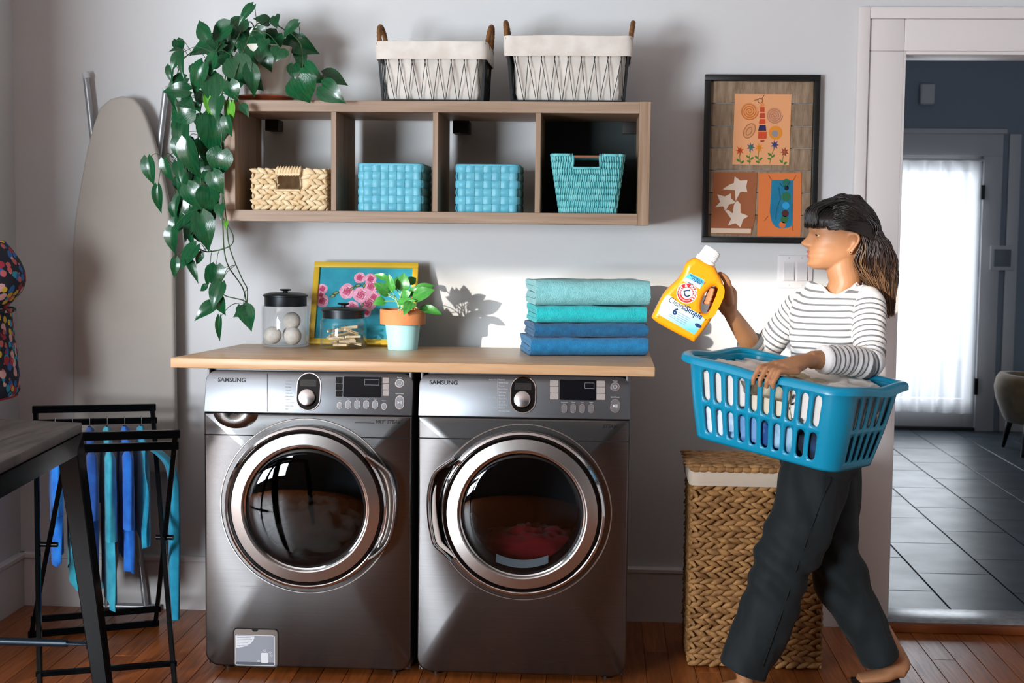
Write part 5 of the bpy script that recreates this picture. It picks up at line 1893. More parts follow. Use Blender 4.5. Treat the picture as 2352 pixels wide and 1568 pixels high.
dec('paper_strip', [(192, 1362), (528, 1368), (526, 1408), (190, 1402)], mat('cream_strip', '#d9bfa6', .8), s2, 2)
s3 = sheet('orange_sheet', [(594, 903), (952, 900), (944, 1434), (580, 1430)], mat('orange_paper', '#d9773c', .8))
bl = [(700, 962), (882, 962), (878, 1340), (840, 1360), (770, 1365), (730, 1350), (700, 1305), (686, 1230)]
dec('blue_panel', bl, mat('blue_panel_paint', '#0d7ba0', .5, col2='#0a6a8c', vs=20), s3, 2)
for (cx, cy, r, h) in ((825, 985, 34, '#1c6a58'), (826, 1026, 20, '#101c22'), (822, 1100, 40, '#2a6a48'), (820, 1175, 30, '#2a9ad0'), (815, 1240, 30, '#4a2420'), (808, 1290, 32, '#2f6a3c'), (790, 1335, 28, '#d96a34')):
    dec('dot', circ(cx, cy, r), cm(h), s3, 3)
decline('scribble', [(770, 985), (790, 1010), (815, 1020), (835, 1005), (850, 975)], .0016, cm('#0a4a66'), s3, 4)
decline('scribble', [(760, 1020), (775, 1120), (745, 1200), (735, 1290)], .0016, cm('#0a5a78'), s3, 4)
for (x0, y0, x1, y1) in ((675, 920, 700, 960), (905, 920, 882, 965), (672, 1262, 640, 1300), (872, 1345, 880, 1385)):
    decline('red_pin', [(x0, y0), (x1, y1)], .0018, cm('#b5542c'), s3, 3)

# light switch plate
a, b = Y_(1787, 586, -.008), Y_(1866, 662, -.008)
sw_ = thing('light_switch', 'white double rocker light switch plate on the wall below the art frame', 'light switch', ((a.x + b.x) / 2, 0, b.z))
MB().box(a.x, b.x, -.008, 0, b.z, a.z).build('plate', mat('switch_plate', '#dcdadb', .35), sw_, bevel=.004, segs=2)
for (u0, u1) in ((1801, 1823), (1832, 1853)):
    p, q = Y_(u0, 603, -.011), Y_(u1, 644, -.011)
    MB().box(p.x - .003, q.x + .003, -.0095, -.006, q.z - .003, p.z + .003).build('rocker_frame', mat('switch_plate', '#dcdadb', .35), sw_, bevel=.001, segs=1)
    zm = (p.z + q.z) / 2
    MB().add([(p.x, -.0095, p.z), (q.x, -.0095, p.z), (q.x, -.0125, zm), (p.x, -.0125, zm), (p.x, -.016, q.z), (q.x, -.016, q.z), (p.x, -.006, p.z), (q.x, -.006, p.z), (p.x, -.006, q.z), (q.x, -.006, q.z)],
             [(0, 1, 2, 3), (3, 2, 5, 4), (4, 5, 9, 8), (0, 3, 4, 8, 6), (1, 7, 9, 5, 2), (0, 6, 7, 1)]).build('rocker', mat('rocker_plastic', '#d3d1d3', .3), sw_, smooth=0)
for (u, v) in ((1812, 592), (1842, 592), (1812, 655), (1842, 655)):
    p = Y_(u, v, -.0085)
    MB().lathe([(.0028, 0), (.0028, .0012), (.001, .0014)], 10, Matrix.Translation(p) @ Myz, False, True).build('screw', mat('screw_white', '#c9c7c8', .3), sw_)

# ================================================================== LEFT: IRONING BOARD, APRON, RACK, TABLE
ib_m = mat('grey_board_cover', '#b4aea6', .85, col2='#aca59d', vs=3, bump=.12, bs=500)
yb_ = -.075
Lp = [(170, 1085), (170, 900), (170, 700), (170, 560), (175, 500), (188, 420), (203, 340), (218, 285), (232, 248), (255, 228), (282, 221), (308, 226), (326, 245), (340, 275), (352, 310), (366, 360), (380, 420), (390, 470), (398, 560), (401, 640), (403, 760), (405, 900), (407, 1085)]
P = [Y_(u, v, yb_) for u, v in Lp]
zb0 = P[0].z
ib = thing('ironing_board', 'grey covered ironing board standing folded against the wall', 'ironing board', ((P[0].x + P[-1].x) / 2, -.05, 0))
cxm = sum(p.x for p in P) / len(P)
poly = [(p.x, p.z) for p in P]
MB().prism(poly, lambda x, z, d: Vector((x, d, z)), -.055, -.092).build('board', ib_m, ib, bevel=.012, segs=4, bang=50)
leg_m = mat('grey_tube', '#a9abae', .35, metal=.6)
for (u0, v0, u1) in ((197, 172, 330), (381, 206, 240)):
    q0 = Y_(u0, v0, -.038)
    q1 = Vector((Y_(u1, 900, -.038).x, -.038, .012))
    MB().tube([q0, q1], .012, 10).build('leg_tube', leg_m, ib, smooth=60)
    MB().lathe([(.0135, -.01), (.0145, 0), (.0145, .014), (.012, .016)], 12, frame_M(q0, (0, 1, 0), (1, 0, .4)), True, True).build('tube_cap', mat('tube_cap', '#c7c8ca', .5), ib)
q = Y_(285, 600, -.03)
MB().tube([(q.x - .11, -.038, .012), (q.x + .13, -.038, .012)], .011, 10).build('foot_bar', leg_m, ib, smooth=60)

# floral apron on the left wall
ap_m = bpy.data.materials.new('floral_cloth')
ap_m.use_nodes = True
nt = ap_m.node_tree
bs_ = nt.nodes['Principled BSDF']
bs_.inputs['Roughness'].default_value = .85
tc = nt.nodes.new('ShaderNodeTexCoord')
base_col = (0.006, 0.009, 0.02, 1)
prev = None
for i, (scale, cols, thr, seedo) in enumerate(((30, ((0.02, 0.12, 0.35, 1), (0.02, 0.3, 0.42, 1)), .56, 0.0), (26, ((0.65, 0.36, 0.34, 1), (0.35, 0.02, 0.04, 1)), .54, 3.3), (32, ((0.65, 0.42, 0.03, 1), (0.5, 0.1, 0.1, 1)), .50, 7.7))):
    mp = nt.nodes.new('ShaderNodeMapping')
    mp.inputs['Location'].default_value = (seedo, seedo * 2, seedo)
    nt.links.new(tc.outputs['Object'], mp.inputs[0])
    vo = nt.nodes.new('ShaderNodeTexVoronoi')
    vo.inputs['Scale'].default_value = scale
    nt.links.new(mp.outputs[0], vo.inputs['Vector'])
    nz = nt.nodes.new('ShaderNodeTexNoise')
    nz.inputs['Scale'].default_value = 90
    nt.links.new(mp.outputs[0], nz.inputs['Vector'])
    ad = nt.nodes.new('ShaderNodeMath')
    ad.operation = 'MULTIPLY_ADD'
    nt.links.new(nz.outputs['Fac'], ad.inputs[0])
    ad.inputs[1].default_value = .25
    nt.links.new(vo.outputs['Distance'], ad.inputs[2])
    lt = nt.nodes.new('ShaderNodeMath')
    lt.operation = 'LESS_THAN'
    lt.inputs[1].default_value = thr
    nt.links.new(ad.outputs[0], lt.inputs[0])
    sp = nt.nodes.new('ShaderNodeSeparateColor')
    nt.links.new(vo.outputs['Color'], sp.inputs[0])
    keep = nt.nodes.new('ShaderNodeMath')
    keep.operation = 'LESS_THAN'
    keep.inputs[1].default_value = .62
    nt.links.new(sp.outputs[0], keep.inputs[0])
    ml = nt.nodes.new('ShaderNodeMath')
    ml.operation = 'MULTIPLY'
    nt.links.new(lt.outputs[0], ml.inputs[0])
    nt.links.new(keep.outputs[0], ml.inputs[1])
    cm_ = nt.nodes.new('ShaderNodeMix')
    cm_.data_type = 'RGBA'
    rnd_ = nt.nodes.new('ShaderNodeMath')
    rnd_.operation = 'GREATER_THAN'
    rnd_.inputs[1].default_value = .5
    nt.links.new(sp.outputs[1], rnd_.inputs[0])
    nt.links.new(rnd_.outputs[0], cm_.inputs[0])
    cm_.inputs[6].default_value, cm_.inputs[7].default_value = cols
    mx = nt.nodes.new('ShaderNodeMix')
    mx.data_type = 'RGBA'
    nt.links.new(ml.outputs[0], mx.inputs[0])
    if prev is None:
        mx.inputs[6].default_value = base_col
    else:
        nt.links.new(prev, mx.inputs[6])
    nt.links.new(cm_.outputs[2], mx.inputs[7])
    prev = mx.outputs[2]
nt.links.new(prev, bs_.inputs['Base Color'])
# silhouette measured on the right-hand side; the apron hangs flat on the left wall and swells towards the room
apn = thing('apron', 'dark floral apron with red piping hanging from a hook on the side wall', 'apron', (XL + .1, -.55, 0.9))
prof = [(552, 8), (575, 25), (600, 40), (625, 50), (645, 52), (668, 45), (690, 28), (706, 14), (714, 14), (722, 14), (740, 16), (775, 21), (810, 26), (845, 30), (875, 34), (900, 34), (912, 26)]
zs_ = []
for (v, u) in prof:
    p = Y_(u, v, -.62)
    zs_.append((p.z, p.x))
def apron_fn(uu, vv):
    i = vv * (len(zs_) - 1)
    k = min(int(i), len(zs_) - 2)
    z = lerp(zs_[k][0], zs_[k + 1][0], i - k)
    xr = lerp(zs_[k][1], zs_[k + 1][1], i - k)
    a = 2 * pi * uu
    wid = .17 if vv > .48 else .13 * sin(pi * (.12 + .8 * vv / .48)) + .02
    hx = (xr - (XL + .004)) / 2
    return Vector((XL + .004 + hx + hx * cos(a), -.62 + wid * sin(a) * (1 + .05 * sin(9 * uu * pi)), z))
MB().grid(apron_fn, 40, 49, cu=True).build('apron_cloth', ap_m, apn, smooth=60)
for (z_i, nm) in ((16, 'hem_piping'),):
    MB().tube([apron_fn(k / 40, 1.0) for k in range(40)], .004, 6, closed=True).build(nm, mat('red_piping', '#9c1f28', .7), apn, smooth=60)
MB().tube([apron_fn(k / 40, .5) + Vector((.006, 0, 0)) for k in range(40)], .008, 6, closed=True).build('waist_tie', ap_m, apn, smooth=60)
hk = Vector((XL, -.62, zs_[0][0] + .03))
MB().tube([hk, hk + Vector((.03, 0, 0)), hk + Vector((.035, 0, .02))], .005, 6).build('hook', black_m, apn)
MB().tube([hk + Vector((.02, -.03, -.05)), hk + Vector((.025, 0, .004)), hk + Vector((.02, .03, -.05))], .005, 6).build('neck_strap', ap_m, apn)

# drying rack (X frame)
rk = thing('drying_rack', 'black folding X-frame clothes rack beside the washing machine', 'clothes rack', (-1.3, -.67, 0))
FRt, FLt = Y_(404, 996, -.95), Y_(160, 1003, -1.07)     # front top bar
BRt, BLt = Y_(350, 935, -.28), Y_(82, 940, -.43)        # back top bar
Fr_, Fl_ = Z_(402, 1577, 0), Z_(92, 1603, 0)            # front feet
Br_, Bl_ = Z_(357, 1436, 0), Z_(71, 1462, 0)            # back feet
for nm, p, q in (('leg', FRt, Br_), ('leg', FLt, Bl_), ('leg', BRt, Fr_), ('leg', BLt, Fl_)):
    e = (q - p).normalized()
    MB().bar(p, q - e * .009, .016, .016, ref=(1, 0, 0)).build(nm, blackmetal_m, rk, bevel=.002, segs=1)
def rail(p, q, w=.018, h=.022, ext=.012):
    d = (q - p).normalized() * ext
    MB().bar(p - d, q + d, w, h).build('rail', blackmetal_m, rk, bevel=.002, segs=1)
rail(FRt, FLt, .02, .026)
rail(BRt, BLt, .02, .026)
lr = lambda a, b, t: a.lerp(b, t)
tf = .052
rail(lr(FRt, Br_, tf), lr(FLt, Bl_, tf), .016, .026)
rail(lr(BRt, Fr_, tf), lr(BLt, Fl_, tf), .016, .022)
rail(lr(Br_, FRt, .015), lr(Bl_, FLt, .015), .016, .024)
rail(lr(Br_, FRt, .10), lr(Bl_, FLt, .10), .016, .022)
rail(lr(Fr_, BRt, .075), lr(Fl_, BLt, .075), .014, .018)
for a, b in ((FRt, Br_), (FLt, Bl_)):
    m_ = lr(a, b, .5)
    MB().tube([m_ + Vector((-.03, 0, 0)), m_ + Vector((.03, 0, 0))], .009, 10).build('pivot_bolt', blackmetal_m, rk, smooth=60)

# hanging small shirts on hangers
hang_a, hang_b = lr(BRt, Fr_, tf), lr(BLt, Fl_, tf)
cloth_cols = [('#1f8fc4', '#2aa0cf', 'sky blue'), ('#1d5fb4', '#2470c4', 'royal blue'), ('#1590a8', '#2aa6b8', 'teal'), ('#14408c', '#1c52a0', 'navy blue'), ('#23a0bc', '#3ab4c8', 'turquoise'), ('#0f6ad0', '#1f7be0', 'bright cobalt')]


rail_d = (hang_a - hang_b).normalized()
LEAN = atan2((FRt - Br_).x, -(FRt - Br_).y)          # hangers hang square to the rails, parallel to the leg frames


def shirt(idx, uhook, ln, m, name, label, sleeve, width=.15, hemflare=1.08, outer=False):
    best = min([k / 200 for k in range(201)], key=lambda k: abs((lambda d: 1176 + FPX * d.dot(_rt) / d.dot(_fw))(hang_b.lerp(hang_a, k) - CAM) - uhook))
    H = hang_b.lerp(hang_a, best)                      # centre of the rail
    ex, ey = Vector((sin(LEAN), -cos(LEAN), 0)), Vector((cos(LEAN), sin(LEAN), 0))
    C0 = H + Vector((0, 0, -.018))
    o = thing(name, label, 'clothing', C0 - Vector((0, 0, ln)), 'small shirts on the drying rack')
    hk = [C0 + Vector((0, 0, -.006)), C0 + ex * .011, H + ex * .0125 + Vector((0, 0, .006)), H + Vector((0, 0, .0165)), H - ex * .0125 + Vector((0, 0, .006)), H - ex * .0125 + Vector((0, 0, -.006))]
    MB().tube(cr(hk, 3), .0016, 5).build('hanger_hook', mat('wire_hanger', '#9aa0a4', .3, metal=.9), o, smooth=60)
    MB().tube([C0 + ex * (-width * .8) + Vector((0, 0, -.062)), C0 + Vector((0, 0, -.010)), C0 + ex * width * .8 + Vector((0, 0, -.062))], .004, 6).build('hanger_bar', mat('white_plastic', '#e9e9ea', .4), o, smooth=60)
    sd = idx * 3.7
    TH_ = .025                                         # half the room between neighbours

    def soft(t):
        return TH_ * t / (1 + abs(t) ** 3) ** (1 / 3)

    def body(u, v):
        a = 2 * pi * u
        sh_ = min(v / .12, 1.0)
        bd = max(0.0, (v - .12) / .88)
        hw = lerp(.020, width, sh_) if v < .12 else width * lerp(1.0, hemflare, bd) * (1 - .10 * exp(-((bd - .08) / .06) ** 2))
        th = lerp(.006, .016, sh_) + .006 * smooth(bd * 2.0)
        fold = (.011 * sin(a * 5 + sd + v * 2) + .006 * sin(a * 9 + sd * 2)) * smooth(bd * 1.5) + .008 * noise.noise(Vector((cos(a) * 2, v * 3, sd))) * sh_
        z = -.058 * sh_ * (abs(cos(a)) ** .8) - .010 * sh_ - bd * (ln - .07) + .016 * noise.noise(Vector((a, sd, 1))) * bd
        return C0 + ex * (hw * cos(a) + fold * .5) + ey * soft((th * sin(a) + fold) / TH_) + Vector((0, 0, z))
    MB().grid(body, 56, 34, cu=True).build('shirt_body', m, o, smooth=180)
    for s in (-1, 1):
        L_ = sleeve if s > 0 else min(sleeve, .24)
        st = C0 + ex * (s * width * .84) + Vector((0, 0, -.062))
        if s > 0 and outer:                            # this sleeve has slipped over the leg frame and dangles outside it
            path = cr([st, st + ex * .030 + ey * .035 + Vector((0, 0, -.006)), st + ex * .062 + ey * .088 + Vector((0, 0, -.075)), st + ex * .066 + ey * .094 + Vector((0, 0, -.25)), st + ex * .066 + ey * .090 + Vector((0, 0, -L_))], 5)
        else:
            path = cr([st, st + ex * (s * .022) + Vector((0, 0, -L_ * .4)), st + ex * (s * .030) + Vector((0, 0, -L_))], 6)
        n_ = len(path)

        def slv(u, v):
            a = 2 * pi * u
            f = v * (n_ - 1)
            k0 = min(int(f), n_ - 2)
            p = path[k0].lerp(path[k0 + 1], f - k0)
            k = smooth(v / .14) * .75 + .25
            rx = lerp(.046, .040, v) * (1 + .12 * sin(3 * a + sd + v * 3)) * k
            ry = lerp(.018, .021, v) * (1 + .15 * noise.noise(Vector((cos(a) * 1.5, v * 3, sd + s)))) * k
            return p + ex * rx * cos(a) + ey * ry * sin(a)
        MB().grid(slv, 28, 22, cu=True).build('sleeve', m, o, smooth=180)
    return o


def cl(nm, a, b):
    return mat('jersey_' + nm, a, .9, col2=b, vs=25, sheen=.25, bump=.12, bs=500)


shirt(0, 166, .55, cl('teal', '#1a93a8', '#2aa8b8'), 'shirt', 'teal long shirt on the rack beside the table corner', .30)
shirt(1, 206, .62, cl('navy', '#0f3f8a', '#184f9c'), 'shirt', 'navy blue shirt on the rack between teal and turquoise shirts', .24)
shirt(2, 246, .63, cl('turq', '#2398b4', '#3cb0c4'), 'shirt', 'long turquoise shirt hanging lowest on the rack', .32)
shirt(3, 286, .50, cl('royal', '#125fc0', '#1d72d2'), 'shirt', 'royal blue short shirt on the rack next to the end shirt', .28)
shirt(4, 325, .42, cl('cyan', '#1288ac', '#1f9cbc'), 'shirt', 'dark cyan shirt at the washer end of the rack with a long dangling sleeve', .60, outer=True)
shirt(5, 126, .46, cl('cobalt', '#0f6ad0', '#1f86e4'), 'shirt', 'bright cobalt shirt bunched at the far end of the rack by the side wall', .22)

# foreground table corner
TZ = .95
tc_, tl_, tr_ = Z_(189, 970, TZ), Z_(0, 961, TZ), Z_(0, 1062, TZ)
tbw = mat('dark_weathered_wood', '#5a5451', .5, col2='#1d1a19', vs=4, stretch=(9, .8, 1), ramp=(.3, .72), detail=8, bump=.35, bs=18, bstretch=(12, 1, 1), dist=.8)
e1 = (tl_ - tc_)
e2 = (tr_ - tc_)
e1.z = e2.z = 0
e1n, e2n = e1.normalized(), e2.normalized()
tb2 = thing('bar_table', 'dark weathered wood table with black metal legs beside the clothes rack', 'table', (tc_ + e1n * .3 + e2n * .5).xy.to_3d())
cor_ = [tc_, tc_ + e1n * .62, tc_ + e1n * .62 + e2n * 1.1, tc_ + e2n * 1.1]
MB().prism([(p.x, p.y) for p in cor_], lambda x, y, d: Vector((x, y, d)), TZ - .027, TZ).build('tabletop', tbw, tb2, bevel=.004)
ins = .012
fr = MB()
ci = [tc_ + e1n * ins + e2n * ins, tc_ + e1n * (.62 - ins) + e2n * ins, tc_ + e1n * (.62 - ins) + e2n * (1.1 - ins), tc_ + e1n * ins + e2n * (1.1 - ins)]
for i in range(4):
    p, q = ci[i], ci[(i + 1) % 4]
    fr.bar(Vector((p.x, p.y, TZ - .027 - .026)), Vector((q.x, q.y, TZ - .027 - .026)), .03, .05)
fr.build('apron_frame', blackmetal_m, tb2)
ctr_ = (ci[0] + ci[2]) / 2
for i, p in enumerate(ci):
    out_ = (p - ctr_).normalized()
    top = Vector((p.x, p.y, TZ - .035)) - out_ * .028
    if i == 0:
        bt_ = PL(236, 1568, top, Vector((0, -1, 0)))
        dd = (bt_ - top) / (top.z - bt_.z)
        bot = top + dd * (top.z - .007)
        bot.z = .007
    else:
        off = Vector((0, 0, 0))
        sx = 1 if i in (0, 3) else -1
        bot = Vector((top.x + sx * .08, top.y, .007))
    MB().tube([top, bot], [.040, .026], 4, ref=(1, 1, 0)).build('table_leg', blackmetal_m, tb2, bevel=.003, segs=1, smooth=30)
    if i == 0:
        leg0 = (top, bot)
zr = None
t_ = leg0[0].lerp(leg0[1], .0)
rp = PL(205, 1478, leg0[0] + Vector((0, -.0, 0)), Vector((0, -1, 0)))
rq = rp - Vector((.56, 0, 0))
dirx = (rq - rp).normalized()
MB().tube([rp + dirx * .06, rq], .011, 10).build('stretcher', mat('blue_black_tube', '#17242f', .35, metal=.5), tb2, smooth=60)
MB().bar(rp + dirx * .065, rp - dirx * .004, .022, .005).build('stretcher_tab', mat('blue_black_tube', '#17242f', .35, metal=.5), tb2, bevel=.001)
MB().tube([rp + Vector((0, 0, -.013)), rp + Vector((0, 0, .012))], .009, 6).build('bolt', mat('dark_bolt', '#20242a', .3, metal=.8), tb2)
# ================================================================== HAMPER
hyf = -.57
hx0, hx1 = Y_(1578, 1520, hyf).x, Y_(1890, 1540, hyf).x
hzt, hzl = Y_(1700, 1076, hyf).z, Y_(1700, 1114, hyf).z
hyb = -.245
hm = thing('laundry_hamper', 'tall woven hyacinth laundry hamper with lid behind the walking woman', 'hamper', ((hx0 + hx1) / 2, (hyf + hyb) / 2, 0))
ham_m = mat('water_hyacinth', '#b88a55', .65, col2='#6e4722', vs=30, ramp=(.3, .75), bump=.35, bs=160)
woven_rows(hm, ham_m, hx0 + .008, hx1 - .008, hyf + .008, hyb - .008, .006, hzl, 31, .037, None, .02, 22, 4, 1.15)
inn = MB()
inn.box(hx0 + .016, hx1 - .016, hyf + .016, hyb - .016, .004, hzl + .01)
inn.build('inner_frame', ham_m, hm, smooth=0)
at, tot = path_sampler(rr_path(hx0, hx1, hyf, hyb, .025))
def cuffn(u, v):
    q, t, nn = at(u * tot)
    return Vector((q.x, q.y, lerp(hzl - .004, hzt - .006, v))) + nn * (.004 + .0035 * sin(pi * v) + .002 * noise.noise(Vector((u * 30, v * 3, 0))))
MB().grid(cuffn, 90, 6, cu=True).build('liner_cuff', mat('hamper_canvas', '#cbbba8', .85, bump=.1, bs=400), hm, smooth=180)
# woven lid
ld_ = MB().box(hx0 - .004, hx1 + .004, hyf - .004, hyb + .004, hzt - .012, hzt + .004).build('lid', ham_m, hm, bevel=.008, segs=2)
nr = 11
Rl = random.Random(8)
for r in range(nr):
    mb = MB()
    yy = lerp(hyf, hyb, (r + .5) / nr)
    for k in range(11):
        xx = lerp(hx0, hx1, (k + .5 * (r % 2) + .25) / 11.2)
        seg(mb, Vector((xx, yy, hzt + .004 + Rl.uniform(0, .002))), Vector((1, .14 * (1 if r % 2 else -1), Rl.uniform(-.04, .04))).normalized(), Vector((0, 0, 1)), .058, .008, .0175)
    mb.build('lid_row', ham_m, ld_, smooth=180, fix=False)
mb = MB()
for k in range(16):
    xx = lerp(hx0, hx1, (k + .5) / 16)
    seg(mb, Vector((xx, hyf - .006, hzt - .004)), Vector((1, 0, .12 * (1 if k % 2 else -1))).normalized(), Vector((0, -1, 0)), .042, .006, .011)
mb.build('lid_row', ham_m, ld_, smooth=180, fix=False)

# ================================================================== LAUNDRY BASKET
def eul(yaw, roll, pitch):
    return Matrix.Rotation(radians(yaw), 4, 'Z') @ Matrix.Rotation(radians(roll), 4, 'Y') @ Matrix.Rotation(radians(pitch), 4, 'X')
DYB = 0.0
BM = Matrix.Translation((.935, -1.045, .824)) @ eul(-38.2, 6.74, -1.06)
BLt, BWt, BLb, BWb, BH = .548, .362, .482, .262, .244
lb = thing('laundry_basket', 'bright blue slotted plastic laundry basket carried by the woman', 'basket', (0, 0, 0), M=BM)
blue_m = mat('blue_plastic', '#0690b6', .28, col2='#068ab0', vs=3, spec=.5)
RC = .055


def bper(t):
    L_, W_ = lerp(BLb, BLt, t), lerp(BWb, BWt, t)
    return [Vector((a, b, 0)) for a, b in rrect(-L_ / 2, L_ / 2, -W_ / 2, W_ / 2, RC * lerp(.9, 1.05, t), 6)]


PT = [bper(k / 10) for k in range(11)]
SM = [path_sampler(p) for p in PT]


def bpt(side, s, t):
    """side 0 near (-y), 1 right (+x), 2 far, 3 left; s 0..1 along straight part, or corner: side in 'c0'.. ; t height"""
    L_, W_ = lerp(BLb, BLt, t), lerp(BWb, BWt, t)
    r = RC * lerp(.9, 1.05, t)
    z = BH * t
    bulge = .004 * sin(pi * t)
    if isinstance(side, int):
        if side == 0: return Vector((lerp(-L_ / 2 + r, L_ / 2 - r, s), -W_ / 2 - bulge, z))
        if side == 1: return Vector((L_ / 2 + bulge, lerp(-W_ / 2 + r, W_ / 2 - r, s), z))
        if side == 2: return Vector((lerp(L_ / 2 - r, -L_ / 2 + r, s), W_ / 2 + bulge, z))
        return Vector((-L_ / 2 - bulge, lerp(W_ / 2 - r, -W_ / 2 + r, s), z))
    k = int(side[1])
    cx, cy = [(L_ / 2 - r, -W_ / 2 + r), (L_ / 2 - r, W_ / 2 - r), (-L_ / 2 + r, W_ / 2 - r), (-L_ / 2 + r, -W_ / 2 + r)][k]
    a = radians([-90, 0, 90, 180][k] + 90 * s)
    return Vector((cx + (r + bulge) * cos(a), cy + (r + bulge) * sin(a), z))


bands = [0.0, 0.065, 0.475, 0.925, 1.0]
mb = MB()
for side, ns_ in ((0, 10), (1, 5), (2, 10), (3, 5)):
    for i in range(ns_):
        for bi in range(4):
            t0, t1 = bands[bi], bands[bi + 1]
            s0, s1 = i / ns_, (i + 1) / ns_
            nb = 4
            if bi in (0, 3):
                base = []
                rows_ = 2
                vs = [bpt(side, lerp(s0, s1, a / nb), lerp(t0, t1, b / rows_)) for b in range(rows_ + 1) for a in range(nb + 1)]
                fs = [(b * (nb + 1) + a, b * (nb + 1) + a + 1, (b + 1) * (nb + 1) + a + 1, (b + 1) * (nb + 1) + a) for b in range(rows_) for a in range(nb)]
                mb.add(vs, fs)
            else:
                nv_ = 6
                bd = [(a / nb, 0) for a in range(nb)] + [(1, b / nv_) for b in range(nv_)] + [(1 - a / nb, 1) for a in range(nb)] + [(0, 1 - b / nv_) for b in range(nv_)]
                cw = lerp(BLb, BLt, .5) / 11.2 if side in (0, 2) else lerp(BWb, BWt, .5) / 6.3
                chh = (t1 - t0) * BH
                hw = .0125 / (cw if cw > 0 else 1) * 1.0
                ring_ = []
                # capsule hole in metres, centre of cell
                hh_ = chh * .5 - .008
                rw = .0142 if side in (0, 2) else .0128
                for (a, b) in bd:
                    dx, dz = (a - .5) * cw, (b - .5) * chh
                    # project to the capsule along the direction to its core segment
                    zc = max(-hh_ + rw, min(hh_ - rw, dz))
                    ex_, ez_ = dx, dz - zc
                    l_ = sqrt(ex_ * ex_ + ez_ * ez_) or 1
                    ring_.append((.5 + ex_ / l_ * rw / cw, .5 + (zc + ez_ / l_ * rw) / chh))
                vs = [bpt(side, lerp(s0, s1, a), lerp(t0, t1, b)) for a, b in bd] + [bpt(side, lerp(s0, s1, a), lerp(t0, t1, b)) for a, b in ring_]
                n_ = len(bd)
                mb.add(vs, [(q, (q + 1) % n_, n_ + (q + 1) % n_, n_ + q) for q in range(n_)])
for k in range(4):
    tt = [0, .0325, .065] + [lerp(.065, .475, q / 6) for q in range(1, 7)] + [lerp(.475, .925, q / 6) for q in range(1, 7)] + [.9625, 1.0]
    nb = 8
    vs = [bpt('c%d' % k, a / nb, t) for t in tt for a in range(nb + 1)]
    mb.add(vs, [(b * (nb + 1) + a, b * (nb + 1) + a + 1, (b + 1) * (nb + 1) + a + 1, (b + 1) * (nb + 1) + a) for b in range(len(tt) - 1) for a in range(nb)])
bo = mb.build('basket_wall', blue_m, lb, local=True, weld=True, smooth=50)
sd_ = bo.modifiers.new('thickness', 'SOLIDIFY')
sd_.thickness = .0032
sd_.offset = 1
# bottom
def bot(u, v):
    at_, tot_ = SM[0]
    q, t, nn = at_(u * tot_)
    return Vector((q.x * v, q.y * v, .001 + (-.006 * (1 - abs(2 * v - 1)) if False else 0)))
MB().grid(bot, 60, 6, cu=True).build('basket_floor', blue_m, lb, local=True, smooth=60)
at_, tot_ = SM[10]
def rimf(u, v):
    q, t, nn = at_(u * tot_)
    prof = [(-.002, -.004), (-.002, .004), (.004, .008), (.016, .008), (.025, .004), (.029, -.003), (.030, -.014), (.027, -.014), (.026, -.004), (.016, .003), (.004, .003)]
    i = v * len(prof)
    k = int(i) % len(prof)
    a = prof[k]
    endf = max(0, abs(q.x) / (BLt / 2) - .86) / .14
    mid = exp(-(q.y / .085) ** 2)
    lift = endf * (.012 * (1 - mid) * 0 - .010 * mid + .006)
    longf = max(0, 1 - abs(abs(q.y) / (BWt / 2) - 1) / .15)
    lift += longf * (-.006 * exp(-((q.x) / .075) ** 2))
    ext = 1 + .35 * endf * mid
    return Vector((q.x, q.y, BH + a[1] + lift)) + nn * (a[0] * (ext if a[0] > .003 else 1))
MB().grid(rimf, 150, 11, cu=True, cv=True).build('rim', blue_m, lb, local=True, smooth=50)


# ---- laundry inside the basket: every piece fills its own pocket and presses against its neighbours
FAa, FAb = Y_(1992, 827, -1.005 + DYB), Y_(1862, 826, -1.135 + DYB)     # her forearm lies over the heap


def zmid(x, y):
    return .116 + .012 * noise.noise(Vector((x * 9, y * 9, 3.0)))


def ymid(x, z):
    return .050 + .014 * noise.noise(Vector((x * 10, z * 10, 8.0)))


def xmid(i, y, z):
    return (-.085, .030, .125, -.045, .095)[i] + .014 * noise.noise(Vector((y * 12, z * 12, i * 7.0)))


